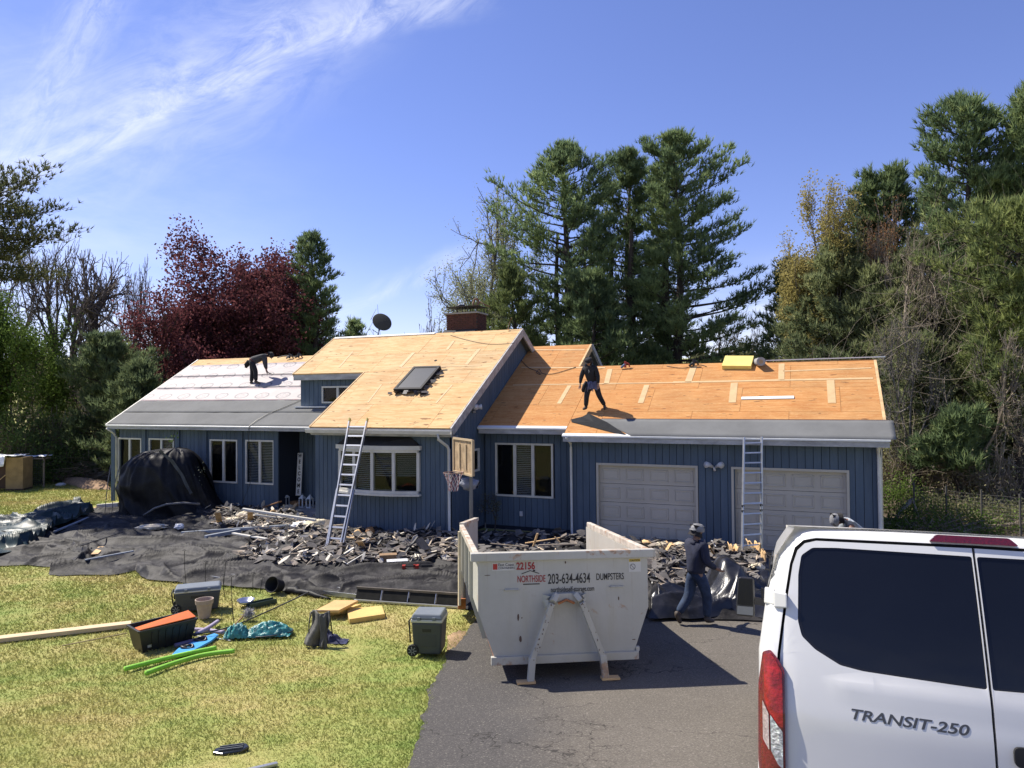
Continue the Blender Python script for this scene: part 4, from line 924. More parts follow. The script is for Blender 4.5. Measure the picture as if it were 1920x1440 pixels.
for i, (x, tp, Y, pr, sd, lb) in enumerate((
    (1640, 520, 28.5, [(0, 1.4, 1.4), (.4, 1.9, 1.7), (.75, 1.5, 1.4), (1, .3, .3)], 45, 'olive feathery pine just above the right end of the garage ridge'),
    (1500, 560, 32, [(0, 1.4, 1.4), (.4, 1.8, 1.7), (.75, 1.3, 1.3), (1, .3, .3)], 46, 'short olive pine behind the silver roll on the ridge'),
    (1730, 470, 28, [(0, 1.2, 1.2), (.4, 1.7, 1.7), (.7, 1.5, 1.5), (1, .3, .3)], 47, 'olive pine filling the wood below the blue-green spires'),
    (1690, 560, 27, [(0, 1.0, 1.0), (.4, 1.3, 1.3), (.7, 1.3, 1.3), (1, .2, .2)], 145, 'airy olive pine just right of the garage gable peak'),
    (1760, 360, 29, [(0, 0, 0), (.45, 1.1, 1.1), (.75, 1.3, 1.3), (1, .2, .2)], 146, 'thin feathery pine left of the tallest right pine'),
    (1870, 330, 28, [(0, 0, 0), (.45, 1.3, 1.3), (.75, 1.4, 1.4), (1, .2, .2)], 147, 'thin feathery pine right of the tallest right pine'),
    (1850, 560, 25.5, [(0, 1.2, 1.2), (.4, 1.7, 1.7), (.7, 1.4, 1.5), (1, .3, .3)], 48, 'olive pine in the middle of the right wood'),
    (1895, 700, 24, [(0, 1.0, 1.0), (.5, 1.2, 1.2), (1, .3, .3)], 49, 'small feathery pine at the lower right edge of the wood'))):
    pine(lb, x, tp, Y, pr, sd, dens=1.0, clear=.30, limbs=58, m=M_olive)
# spruce boughs entering at the left
pine('spruce at the left edge with drooping boughs reaching into the sky', -75, 335, 26, [(0, 1, 2), (.70, 1, 2.6), (.76, 1, 2.6), (.84, 1, 3.4), (.92, 1, 3.3), (.97, .5, 2.0), (1, .1, .4)], 51, name='spruce_tree', dens=1.5, clear=.70, limbs=95, needle=.22, nw=.035, droop=.42, m=leafmat('spruce_needles', (.085, .105, .055), (.17, .18, .08), (.27, .25, .10), .45, .6))
# maroon tree and bare trees
decid('round-crowned maroon-leaved tree behind the left roof', 318, 585, 478, 46, 61, 'maroon_tree', m=M_bark, leaf=M_maple, lsize=.21, nleaf=4, levels=6, spread=.46, jit=.33, rb=.16, depth=9, main=7, mid_leaf=True)
decid('lower maroon tree filling the left side under the taller maroon crown', 235, 470, 575, 41, 63, 'maroon_tree', m=M_bark, leaf=M_maple, lsize=.17, nleaf=8, levels=5, spread=.55, jit=.36, rb=.14, trunkf=.14, depth=7, main=6, mid_leaf=True)
decid('maroon tree lobe right of the round crown, beside the dark pine', 430, 612, 520, 45, 65, 'maroon_tree', m=M_bark, leaf=M_maple, lsize=.17, nleaf=7, levels=5, spread=.55, jit=.36, rb=.14, trunkf=.14, depth=7, main=6, mid_leaf=True)
decid('leafless tree with a fan of fine branches left of the maroon tree', 210, 306, 515, 46, 71, m=M_bare, spread=.5, up=.06, levels=6, kids=(3, 3), rb=.16, rmin=.012)
decid('tallest leafless tree at the left with dark leaning trunk', 8, 210, 440, 38, 73, m=M_bark, spread=.5, up=.06, levels=6, kids=(3, 3), rb=.2, rmin=.012)
decid('leafless tree forking low behind the left shrubs', 90, 250, 480, 42, 75, m=M_bare, spread=.5, up=.06, levels=6, kids=(3, 3), rb=.18, rmin=.012, trunkf=.15)
decid('leafless tree behind the spruce boughs at the left edge', -70, 90, 430, 44, 77, m=M_bare, spread=.5, up=.06, levels=6, kids=(3, 3), rb=.17, rmin=.012)
decid('budding grey-green tree fanning out left of the tall pines', 818, 1010, 395, 43, 79, 'budding_tree', m=M_barkg, leaf=M_bud, lsize=.10, nleaf=3, levels=6, rb=.16, rmin=.010, trunkf=.16, spread=.50, up=.0, kids=(3, 3), mid_leaf=True)
decid('bare treetop peeking over the centre ridge left of the chimney', 770, 835, 588, 52, 81, m=M_bare, levels=6, rb=.12, rmin=.012)
decid('golden budding tree above the broad pine', 1474, 1612, 374, 31, 83, 'golden_tree', m=M_barkg, leaf=M_gold, lsize=.10, nleaf=4, levels=6, rb=.14, rmin=.008, jit=.14, main=5, mid_leaf=True)
decid('reddish budding tree right of the golden tree', 1612, 1730, 398, 30, 85, 'budding_tree', m=M_vine, leaf=leafmat('red_buds', (.22, .12, .07), (.33, .19, .10), None, .4, .6), lsize=.07, nleaf=2, levels=7, rb=.13, rmin=.009, jit=.12)
for i, (a, b, tp, Y, sd) in enumerate(((1640, 1790, 470, 27, 87), (1740, 1900, 330, 29, 88), (1830, 1990, 500, 25, 89), (1655, 1760, 600, 24, 90), (1770, 1930, 640, 22.5, 91))):
    decid(('vine-tangled bare tree right behind the garage gable', 'tall grey bare tree wrapped in vines beside the tallest right pine', 'vine-hung bare tree at the right edge', 'low tangled bare tree touching the gable end', 'low tangled bare tree over the wire fence')[i], a, b, tp, Y, sd, m=(M_vine, M_barkg)[i % 2], leaf=M_brush, lsize=.07, nleaf=1, levels=6, rb=.17, rmin=.009, spread=.6, up=.1, jit=.2, kids=(3, 3))
for i, (a, b, tp, sd) in enumerate(((985, 1075, 560, 92), (1085, 1170, 540, 93), (1190, 1290, 560, 94), (1300, 1400, 590, 95), (1400, 1470, 600, 96))):
    decid(('leafless small tree behind the rear gable', 'leafless small tree behind the roofer on the amber roof', 'leafless small tree above the nail guns', 'leafless small tree left of the yellow foam slab', 'leafless small tree directly behind the yellow foam slab')[i], a, b, tp, 42 + i, sd, m=M_bark, levels=6, rb=.13, rmin=.011, spread=.55, group='bare understorey trees behind the garage')
for i, (x, Y, r) in enumerate(((1047, 39.5, .17), (1150, 40, .20), (1187, 38.5, .26), (1252, 39, .30), (1350, 43, .12), (1100, 44, .12), (1220, 46, .10))):
    q = MB(); p = at(x, 800, Y); k_ = .55 if i == 4 else 1.; q.tube([(0, 0, 0), (.1, 0, 5 * k_), (-.05, .1, 10 * k_), (.05, 0, 13 * k_)], [r * 1.25, r, r * .75, r * .4], 8); o = q.build('tree_trunk', M_barkp); o.location = (p.x, Y, 0)
    tag(o, ('dark pine trunk directly behind the small rear gable', 'dark trunk just right of the roofer on the amber roof', 'thick dark trunk above the red nail gun', 'thickest dark trunk, between the two nail guns', 'thin dark trunk behind the yellow foam slab', 'slim far trunk just right of the rear gable', 'slim far trunk between the two thickest trunks')[i], 'tree trunk', 'pine trunks behind the garage')
# greenery at the left, front to back
decid('fresh green tree at the left edge above the hedge', -70, 118, 560, 36, 101, 'green_tree', m=M_bark, leaf=M_green, lsize=.13, nleaf=3, levels=6, spread=.5, rb=.15, jit=.25, depth=5, main=6, mid_leaf=True)
pine('dark evergreen between the green tree and the maroon trees', 205, 640, 36, [(0, 2, 2), (.3, 2.6, 2.6), (.6, 2.2, 2.4), (.85, 1.3, 1.3), (1, .3, .3)], 103, name='evergreen_tree', dens=1.2, clear=.05, m=M_pined, limbs=90)
pine('dark evergreen low behind the left end of the house', 262, 690, 33, [(0, 1.6, 1.6), (.4, 2.0, 2.0), (.8, 1.0, 1.0), (1, .3, .3)], 104, name='evergreen_tree', dens=1.2, clear=.05, m=M_pined, limbs=70)
for i, (x, y_, Y, rx, rz, m_, lb) in enumerate((
    (20, 905, 34.2, 2.8, 3.6, leafmat('hedge_leaves', (.08, .12, .04), (.18, .25, .08), (.27, .35, .12), .45, .5), 'tall dark green hedge bush at the left edge'),
    (95, 905, 35.5, 2.4, 3.6, MATS['hedge_leaves'], 'rounded mid-green bush behind the plastic-covered tables'),
    (150, 905, 40, 3.0, 3.8, M_brush, 'dull olive bush left of the house corner'),
    (205, 905, 38, 2.4, 3.2, M_brush, 'brown-green brush directly behind the house corner'),
    (120, 900, 35.5, 1.4, 1.5, M_green, 'low yellow-green shrub before the dark brush'),
    (60, 905, 33.5, .8, .9, M_green, 'small leafy shrub beside the wooden crate'))):
    p = gp(x, y_); q_ = at(x, y_, Y); bush(lb, (q_.x, Y, 0), (rx, rx * .8, rz), int(9000 * min(1, rx / 3) + 900), 110 + i, m_, .11, 260, 'bush' if i < 4 else 'shrub', 'bush', sig=.13, clumps=70)
for i, (x, Y, rx, rz) in enumerate(((1690, 23.0, 1.0, 1.3), (1760, 22, 1.3, .8), (1840, 21, 1.4, .8), (1920, 20, 1.4, .9), (1720, 27, 2.4, 3.2), (1830, 26, 2.6, 3.4), (1930, 25, 2.4, 3.4))):
    q_ = at(x, 900, Y); bush(('bright ivy-like shrub at the foot of the garage corner', 'ground ivy under the leaning beam', 'low leafy growth along the wire fence', 'leafy growth by the fence at the right edge', 'dark brush behind the garage corner', 'dark brush behind the wire fence', 'dark brush at the right edge of the wood')[i], (q_.x, Y, 0), (rx, rx * .8, rz), 5200 if i > 3 else 3000, 130 + i, M_green if i < 1 else M_brush, .07 if i < 4 else .10, 300 if i > 3 else 60, 'shrub' if i < 4 else 'bush', 'shrub', sig=.15, clumps=60, tw=M_vine)
def tangle():
    rs = np.random.RandomState(44); P0, P1, R0, R1 = [], [], [], []
    for k in range(2000):
        px, py = rs.uniform(1500, 1990), rs.uniform(420, 950)
        if py < 700 and px < 1640 + (700 - py) * .25: continue
        Y = rs.uniform(22.5, 30); p = np.array(at(px, py, Y)); p[2] = max(.1, p[2]); d = np.array([rs.normal(0, .5), rs.normal(0, .4), rs.choice([-1, 1]) * rs.uniform(.2, 1.0)]); L = rs.uniform(.25, .55); r = rs.uniform(.004, .010); cv = rs.normal(0, .30, 3)
        for j in range(6): d = d + cv * .45 + rs.normal(0, .16, 3); q = p + d * L / max(.4, np.linalg.norm(d)); P0.append(p); P1.append(q); R0.append(r * (1 - j * .12)); R1.append(r * (1 - (j + 1) * .12)); p = q
    co, q = segtubes((P0, P1, R0, R1), 3); o = npmesh('vine_tangle', co, q, M_vine, None, False, 4); return o
tag(tangle(), None, None, kind='stuff')
# brush pile
rs = np.random.RandomState(5); n = 1500; c = np.array(at(150, 900, 35.2)); p0 = c + rs.normal(0, 1, (n, 3)) * np.array([1.5, .5, 0]) ; p0[:, 2] = np.abs(rs.normal(0, .5, n)) * np.clip(1.3 - np.abs(p0[:, 0] - c[0]) / 2.6, .2, 1); d = rs.normal(0, 1, (n, 3)) * np.array([1, 1, .35]); d *= rs.uniform(.15, .6, (n, 1))
co, q = segtubes((p0, p0 + d, np.full(n, .014), np.full(n, .007)), 3); o = npmesh('brush_pile', co, q, M_vine, None, False, 4); tag(o, 'heap of dead brown branches at the lawn edge left of the house', 'brush pile')
# far wood: reads as one mass
def far_wood():
    rs = np.random.RandomState(8); cen = []; col = []
    for k in range(300):
        Y = rs.uniform(62, 200); x = rs.uniform(-.95, .95) * Y; hgt = rs.uniform(5.5, 8.5) + max(0, (Y - 60)) * .02; r = rs.uniform(2, 4); z0 = G(x, Y); n = 140
        d = rs.normal(0, 1, (n, 3)); d /= np.linalg.norm(d, axis=1, keepdims=True); cen.append(np.array([x, Y, z0 + hgt * .55]) + d * np.array([r, r, hgt * .5]) * rs.uniform(.4, 1.05, (n, 1)))
    cen = np.concatenate(cen); co = leaves(cen, .95, rs); return npmesh('distant_woods', co, quad(co), leafmat('far_leaves', (.10, .10, .06), (.17, .17, .075), (.20, .21, .09), .3, .06), None, False, 4)
tag(far_wood(), None, None, kind='stuff')
# near belt of undergrowth behind the house, one mass
def belt():
    rs = np.random.RandomState(18); n = 9000; x = rs.uniform(-34, 26, n); Y = rs.uniform(44, 54, n); z = np.abs(rs.normal(0, 1, n)) * (1.6 + 1.4 * vn(x * .4, Y * .4, 3)); c = np.stack([x, Y, z], 1)
    d = rs.normal(0, 1, (n, 3)) * np.array([.6, .6, 1.6]); co, q = segtubes((c, c + d, np.full(n, .022), np.full(n, .01)), 3)
    o = npmesh('undergrowth', co, q, M_bare, None, False, 4); return o
tag(belt(), None, None, kind='stuff')
# ------------------------------------------------------------------ people
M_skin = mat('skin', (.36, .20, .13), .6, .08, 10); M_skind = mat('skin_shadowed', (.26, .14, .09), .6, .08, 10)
def skinmesh(name, verts, edges, radii, m, parent, sub=1, smooth=True):
    me = bpy.data.meshes.new(name); me.from_pydata([tuple(v) for v in verts], edges, []); me.materials.append(m)
    o = bpy.data.objects.new(name, me); C.objects.link(o); o.parent = parent
    md = o.modifiers.new('skin', 'SKIN'); md.use_smooth_shade = True
    for i, r in enumerate(radii):
        sv = me.skin_vertices[0].data[i]; sv.radius = r if isinstance(r, tuple) else (r, r); sv.use_root = (i == 0)
    s = o.modifiers.new('sub', 'SUBSURF'); s.levels = sub; s.render_levels = sub
    dg = bpy.context.evaluated_depsgraph_get(); ev = bpy.data.meshes.new_from_object(o.evaluated_get(dg)); o.modifiers.clear(); o.data = ev
    ev.name = name
    if not ev.materials: ev.materials.append(m)
    ev.polygons.foreach_set('use_smooth', [True] * len(ev.polygons)); return o
def person(label, loc, rz, pose, top_m, leg_m, shoe_m, hat_m=None, hair_m=None, hat_back=False, skin=None, extras=None, scale=1., tilt=None, group=None):
    """pose: unit directions of torso, head and of each limb bone, x right, y forward, z up"""
    V_ = lambda t: Vector(t).normalized()
    p = {'torso': (0, .05, 1), 'neck': (0, .1, 1), 'ual': (-.2, 0, -1), 'fal': (-.1, .2, -1), 'uar': (.2, 0, -1), 'far': (.1, .2, -1), 'thl': (-.08, .1, -1), 'shl': (-.02, -.1, -1), 'thr': (.08, .1, -1), 'shr': (.02, -.1, -1), 'face': (0, 1, 0), 'hips': (1, 0, 0)}
    p.update(pose); J = {}; pel = Vector((0, 0, 0)); to = V_(p['torso']); hx = V_(p['hips'])
    J['pel'] = pel; J['wl'] = pel + to * .09; J['lo'] = pel - to * .05; J['wa'] = pel + to * .16; J['ch'] = pel + to * .38; J['nk'] = pel + to * .53; hd = V_(p['neck']); J['hb'] = J['nk'] + hd * .06; J['hc'] = J['hb'] + hd * .10; J['ht'] = J['hc'] + hd * .085
    for s, k in ((-1, 'l'), (1, 'r')):
        J['sh' + k] = J['ch'] + to * .085 + hx * .185 * s; J['el' + k] = J['sh' + k] + V_(p['ua' + k]) * .285; J['wr' + k] = J['el' + k] + V_(p['fa' + k]) * .255
        J['hp' + k] = pel + hx * .095 * s - to * .03; J['kn' + k] = J['hp' + k] + V_(p['th' + k]) * .42; J['an' + k] = J['kn' + k] + V_(p['sh' + k + '_'] if 'sh' + k + '_' in p else p['sh' + k]) * .41
    fwd = V_(p['face'])
    toe = {k: (V_(p.get('ft' + k, (0, 1, -.15)))) for k in 'lr'}
    low = min((J['an' + k] + toe[k] * .14).z for k in 'lr'); low = min(low, min(J['an' + k].z for k in 'lr')) - .075
    for k in J: J[k] = J[k] - Vector((0, 0, low))
    t = thing('person', label, 'person', loc, rz, group); t.scale = (scale,) * 3
    if tilt is not None: t.rotation_euler = (0, 0, rz)
    sk = skin or M_skin
    names = ['pel', 'wa', 'ch', 'nk', 'hb', 'hc', 'ht', 'shl', 'ell', 'wrl', 'shr', 'elr', 'wrr', 'hpl', 'knl', 'anl', 'hpr', 'knr', 'anr']
    v = [J[n] for n in names]; I = {n: i for i, n in enumerate(names)}
    R_ = dict(pel=.070, wa=.075, ch=.095, nk=.058, hb=.056, hc=.098, ht=.072, shl=.062, ell=.042, wrl=.028, shr=.062, elr=.042, wrr=.028, hpl=.068, knl=.050, anl=.040, hpr=.068, knr=.058, anr=.040)
    r = [R_[n] for n in names]
    e = [(0, 1), (1, 2), (2, 3), (3, 4), (4, 5), (5, 6), (2, 7), (7, 8), (8, 9), (2, 10), (10, 11), (11, 12), (0, 13), (13, 14), (14, 15), (0, 16), (16, 17), (17, 18)]
    def addv(q, rr, par): v.append(q); r.append(rr); e.append((par, len(v) - 1)); return len(v) - 1
    hdv = (J['ht'] - J['hb']).normalized(); fw_ = (fwd - hdv * fwd.dot(hdv)).normalized(); sd_ = fw_.cross(hdv)
    addv(J['hc'] + fw_ * .112 - hdv * .005, .012, I['hc'])                      # nose
    for s in (-1, 1): addv(J['hc'] + sd_ * .088 * s - hdv * .01, .014, I['hc'])   # ears
    for k, s in (('l', -1), ('r', 1)):
        w0 = J['wr' + k]; d = (w0 - J['el' + k]).normalized(); side = d.cross(fwd); side = side.normalized() if side.length > .1 else Vector((1, 0, 0)); pm = side.cross(d)
        palm = addv(w0 + d * .055, .030, I['wr' + k])
        for q in range(4):
            b = w0 + d * .09 + side * (q - 1.5) * .021; f1 = addv(b, .0105, palm); L = (.034, .040, .038, .030)[q]
            f2 = addv(b + d * L + pm * .008, .0092, f1); addv(b + d * (L * 1.75) + pm * .026, .008, f2)
        th_ = addv(w0 + d * .045 + pm * .034, .012, palm); addv(w0 + d * .078 + pm * .048, .0095, th_)
    skinmesh('body', v, e, r, sk, t)
    def sub(nm, ns, rr, m, es=None, extra=(), lv=1):
        vv = [J[n] for n in ns] + [q[0] for q in extra]; rd_ = list(rr) + [q[1] for q in extra]; ee = es or [(i, i + 1) for i in range(len(ns) - 1)]
        ee = list(ee) + [(q[2], len(ns) + i) for i, q in enumerate(extra)]; return skinmesh(nm, vv, ee, rd_, m, t, lv)
    cuff = lambda a, b, f: J[a] + (J[b] - J[a]) * f
    sub('shirt', ['lo', 'pel', 'wa', 'ch', 'nk', 'shl', 'ell', 'shr', 'elr'], [.168, .172, .168, .172, .085, .102, .078, .102, .078], top_m, [(0, 1), (1, 2), (2, 3), (3, 4), (3, 5), (5, 6), (3, 7), (7, 8)], [(cuff('ell', 'wrl', .92), .046, 6), (cuff('elr', 'wrr', .92), .046, 8)])
    sub('trousers', ['wl', 'pel', 'hpl', 'knl', 'hpr', 'knr'], [.118, .142, .122, .094, .122, .094], leg_m, [(0, 1), (1, 2), (2, 3), (1, 4), (4, 5)], [(cuff('knl', 'anl', .95), .074, 3), (cuff('knr', 'anr', .95), .074, 5)])
    for k in 'lr':
        a = J['an' + k]; td = toe[k]; upv = Vector((0, 0, 1)); nrm = (upv - td * td.z).normalized(); a2 = a - nrm * .035
        skinmesh('shoe', [a, a2 - td * .05, a2 + td * .08, a2 + td * .17, a + (J['kn' + k] - a).normalized() * .06], [(0, 1), (0, 2), (2, 3), (0, 4)], [.050, .042, .045, .036, .050], shoe_m, t)
    if hair_m:
        skinmesh('hair', [J['hc'] - fw_ * .022 + hdv * .01, J['ht'] - fw_ * .01, J['hb'] - fw_ * .04 + hdv * .04], [(0, 1), (0, 2)], [.096, .060, .068], hair_m, t)
    if hat_m:
        q = MB(); X_ = sd_; Y_ = fw_ * (-1 if hat_back else 1); c = J['hc'] + hdv * .035; m3 = Matrix((X_, fw_, hdv)).transposed()
        q.lathe([(.117, -.03), (.122, .0), (.120, .035), (.108, .068), (.080, .092), (.040, .104), (0.0, .107)], 22, c, m3)
        pts = [(-.080, .07), (-.076, .12), (-.045, .158), (0, .168), (.045, .158), (.076, .12), (.080, .07), (.04, .09), (0, .095), (-.04, .09)]
        q.plate([c + X_ * a + Y_ * b - hdv * .012 * (b / .18) for a, b in pts], hdv * .010)
        q.build('cap', hat_m, t, smooth=False, bevel=.004)
    if extras: extras(t, J, fw_, hx)
    return t, J
cloth_ = lambda n, c, v=.3: mat(n, c, .85, v, 9, .35, 24)
M_navy = cloth_('navy_fabric', (.018, .022, .045)); M_jean = cloth_('blue_denim', (.024, .044, .090), .35); M_blk = cloth_('black_fabric', (.014, .014, .017)); M_greyf = cloth_('grey_marl', (.20, .20, .20)); M_hair = cloth_('black_hair', (.012, .010, .010)); M_boot = mat('worn_boot', (.07, .055, .045), .7, .3, 12)
M_slate = cloth_('slate_sweatshirt', (.12, .12, .19)); M_shirtg = cloth_('grey_shirt', (.20, .195, .185)); M_lightg = cloth_('pale_grey_shirt', (.30, .33, .36))
# man walking past the dumpster, seen from behind
pw = gp(1306, 1171)
def ex1(t, J, fw_, hx):
    skinmesh('hood', [J['nk'] - Vector((0, .06, .01)), J['nk'] - Vector((-.07, .05, .02)), J['nk'] - Vector((.07, .05, .02)), J['nk'] - Vector((0, .10, .07))], [(0, 1), (0, 2), (0, 3)], [.062, .050, .050, .045], M_navy, t)
    q = MB(); b = (J['hc'] + (J['ht'] - J['hb']).normalized() * .075) ; q.lathe([(.022, 0), (.022, .004)], 10, b - fw_ * .112, Matrix((fw_.cross(Vector((0, 0, 1))), Vector((0, 0, 1)), -fw_)).transposed()); q.build('cap_badge', MATS['white_trim'], t)
person('man in grey backwards cap, navy hooded jacket and jeans walking beside the dumpster', (pw.x, pw.y, pw.z), rad(-62),
       dict(torso=(0, .05, 1), neck=(.03, .12, 1), ual=(-.18, .18, -1), fal=(-.02, .95, -.35), uar=(.22, -.02, -1), far=(.12, .80, -.45), thl=(-.06, -.10, -1), shl=(0, 0, 0), thr=(.06, .38, -1), shr=(0, 0, 0), **{'shl_': (-.02, -.85, -.95), 'shr_': (.02, -.05, -1), 'ftl': (0, .55, -.80), 'ftr': (0, 1, -.08)}),
       M_navy, M_jean, M_boot, M_greyf, M_hair, True, M_skind, ex1, .97)
# roofer walking down the amber roof, facing the viewer
def on_roof(x, y_, v0, z0, h=.03): u, s = hr(x, y_, v0, z0); return H(*roofp(v0, z0, u, s, h)), u, s
p1, u_, s_ = on_roof(1112, 771, 18.6, 2.85)
def ex2(t, J, fw_, hx):
    q = MB(); c = J['pel']; n = 22
    def f(a, b):
        th = math.pi * (1 + 1.0 * (a - .5) * 1.75) + math.pi / 2 ; r = .165 + .05 * b + .012 * math.sin(a * 31); return c + Vector((math.cos(th) * r * -1, math.sin(th) * r * -1, .03 - b * (.30 + .05 * math.sin(a * 9))))
    q.grid(f, n, 5); q.build('tied_sweatshirt', M_slate, t, smooth=True, solid=.012)
    for s in (-.02, .035): q = MB(); q.tube([c + Vector((s, .17, .0)), c + Vector((s * 2, .21, -.14)), c + Vector((s * 3.4, .20, -.30))], [.028, .024, .016], 8); q.build('sleeve', M_slate, t, smooth=True)
    q = MB(); q.tube([c + Vector((.19, .02, .03)), c + Vector((.25, .02, -.12)), c + Vector((.30, .0, -.26)), c + Vector((.31, 0, -.32))], [.05, .085, .08, .04], 10); q.build('tool_pouch', M_blk, t, smooth=True)
    q = MB(); q.lathe([(.158, 0), (.163, .02), (.160, .05)], 20, c + Vector((0, 0, .02))); q.build('belt', M_blk, t, smooth=True)
    skinmesh('shirt_front', [J['wa'] + Vector((0, .045, 0)), J['ch'] + Vector((0, .055, .0)), J['ch'] + Vector((0, .05, .09))], [(0, 1), (1, 2)], [.118, .120, .085], M_shirtg, t)
person('roofer in black cap with sweatshirt tied round his waist on the amber roof', p1, rad(157),
       dict(torso=(.10, .34, 1), neck=(.02, .60, 1), ual=(-.30, -.02, -1), fal=(-.10, .30, -1), uar=(.42, -.10, -1), far=(.10, .20, -1), thl=(-.30, .12, -1), thr=(.16, .46, -1), face=(.05, .8, -.75), **{'shl_': (-.40, -.60, -1), 'shr_': (.14, -.22, -1), 'ftl': (-.1, 1, -.5), 'ftr': (.3, 1, -.1)}),
       M_blk, M_blk, M_boot, M_blk, M_hair, False, M_skin, ex2, .90)
# roofer bent over the white underlayment
p2, _, _ = on_roof(474, 723, V1, Z1)
def ex3(t, J, fw_, hx):
    q = MB(); c = J['pel']; q.tube([c + Vector((-.14, -.16, .02)), c + Vector((-.17, -.24, -.16)), c + Vector((-.17, -.27, -.26))], [.06, .10, .05], 10); q.build('tool_pouch', M_blk, t, smooth=True)
    q = MB(); h = J['wrr']; q.tube([h + Vector((0, .0, -.04)), h + Vector((0, .10, -.13)), h + Vector((0, .20, -.15))], [.02, .018, .012], 8); q.build('hammer', M_blk, t, smooth=True)
    q = MB(); q.lathe([(.150, 0), (.156, .02), (.152, .05)], 18, c - Vector((0, 0, .01)), Matrix.Rotation(rad(-35), 3, 'X')); q.build('belt', mat('dark_red_belt', (.10, .02, .02), .7), t, smooth=True)
person('roofer in dark clothes bent double over the white underlayment on the left roof', p2, rad(-78),
       dict(torso=(0, 1.0, .42), neck=(0, 1, .12), face=(0, .3, -1), ual=(-.12, .10, -1), fal=(-.02, .12, -1), uar=(.12, .15, -1), far=(.02, .22, -1), thl=(-.12, .02, -1), thr=(.10, .42, -1), **{'shl_': (-.02, -.12, -1), 'shr_': (.02, .02, -1), 'ftl': (0, 1, -.1), 'ftr': (0, 1, -.05)}),
       cloth_('charcoal_shirt', (.05, .05, .052)), M_blk, M_boot, M_blk, M_hair, False, M_skind, ex3)
# bent worker behind the van
pb = at(1590, 972, 14.2)
person('stooping worker in pale grey shirt behind the white van, only head and back showing', (pb.x + .35, 14.2, G(0, 14.2)), rad(82),
       dict(torso=(0, .75, .85), neck=(0, 1, .1), face=(0, .6, -1), ual=(-.1, .4, -1), uar=(.1, .4, -1), fal=(0, .5, -1), far=(0, .5, -1)), M_lightg, M_jean, M_boot, M_greyf, M_hair, False, M_skind, None, 1.04)
# ------------------------------------------------------------------ van
def paint_extra(t, c, vec): return t.mix(t.ss(t.noise(vec, 40, 3), .66, .74), c, (.45, .44, .42))
M_van = mat('van_paint', (.70, .695, .665), .28, .03, 1.2, 0, coat=.5)
M_vgl = mat('van_glass', (.006, .007, .009), .05, .1, 2)
M_rub = mat('rubber', (.012, .012, .012), .7); M_seam = mat('door_seam', (.01, .01, .01), .9); M_chr = mat('badge_grey', (.09, .09, .09), .30, metal=.6)
M_tred = mat('red_lens', (.32, .010, .008), .22, .5, 22, .35, 60, coat=.4); M_tclr = mat('clear_lens', (.50, .50, .50), .10, .35, 60, 1., 60, metal=.4, coat=1.); M_tdr = mat('dark_red_lens', (.16, .008, .010), .15, .3, 60, .4, 80, coat=.8)
yawV, pitV = rad(20.3), rad(9.6)
van = thing('van', 'white panel van parked at the right with dark rear windows and tall red tail light', 'van', (1.273, 3.70, 1.06))
van.rotation_mode = 'XYZ'; van.rotation_euler = (Matrix.Rotation(-yawV, 3, 'Z') @ Matrix.Rotation(-pitV, 3, 'X')).to_euler()
W2 = 1.06
def vf(a, b):
    """how far forward the skin of the tail lies at height b, a across"""
    t = min(max(a / W2, 0), 2); y = -.09 * t * (2 - t)
    if b > 1.15: y += .20 * ((b - 1.15) / .95) ** 1.4
    e = min(a, 2 * W2 - a); r = .16
    if e < r: y += r - math.sqrt(max(r * r - (r - max(e, 0)) ** 2, 0))
    y += .012 * max(0, 1 - abs(b - 1.36) / .05) * -1 if .35 < a < 1.75 else 0     # crease under the glass
    return y
from mathutils.geometry import tessellate_polygon
def vpanel(name, outer, m, parent, holes=(), off=0., step=.055, th=.0, mir=False, smooth=True, fn=None, rim=None):
    fn = fn or vf; loops = [[Vector((p[0], p[1], 0)) for p in outer]] + [[Vector((p[0], p[1], 0)) for p in h] for h in holes]
    pts = [p for L in loops for p in L]; bm = bmesh.new(); bv = [bm.verts.new(p) for p in pts]
    for tr_ in tessellate_polygon(loops):
        try: bm.faces.new([bv[i] for i in tr_])
        except ValueError: pass
    xs = [p.x for p in pts]; ys = [p.y for p in pts]
    for ax, lo, hi in ((0, min(xs), max(xs)), (1, min(ys), max(ys))):
        n = max(1, int((hi - lo) / step))
        for k in range(1, n):
            c = [0, 0, 0]; c[ax] = lo + (hi - lo) * k / n; no = [0, 0, 0]; no[ax] = 1
            bmesh.ops.bisect_plane(bm, geom=bm.verts[:] + bm.edges[:] + bm.faces[:], plane_co=c, plane_no=no)
    if rim:  # folded edges give the panel thickness
        be = [e for e in bm.edges if len(e.link_faces) == 1]; r = bmesh.ops.extrude_edge_only(bm, edges=be); nv = {v_ for v_ in r['geom'] if isinstance(v_, bmesh.types.BMVert)}
    else: nv = set()
    for q in bm.verts:
        a, b = q.co.x, q.co.y; q.co = Vector((a, fn(a, b) + off + (rim if q in nv else 0), b))
    if mir:
        for q in bm.verts: q.co.x = 2 * W2 - q.co.x
        bmesh.ops.reverse_faces(bm, faces=bm.faces[:])
    me = bpy.data.meshes.new(name); bm.normal_update(); bm.to_mesh(me); bm.free(); me.materials.append(m)
    me.polygons.foreach_set('use_smooth', [smooth] * len(me.polygons)); me.set_sharp_from_angle(angle=rad(40)) if hasattr(me, 'set_sharp_from_angle') else None
    o = bpy.data.objects.new(name, me); C.objects.link(o); o.parent = parent; return o
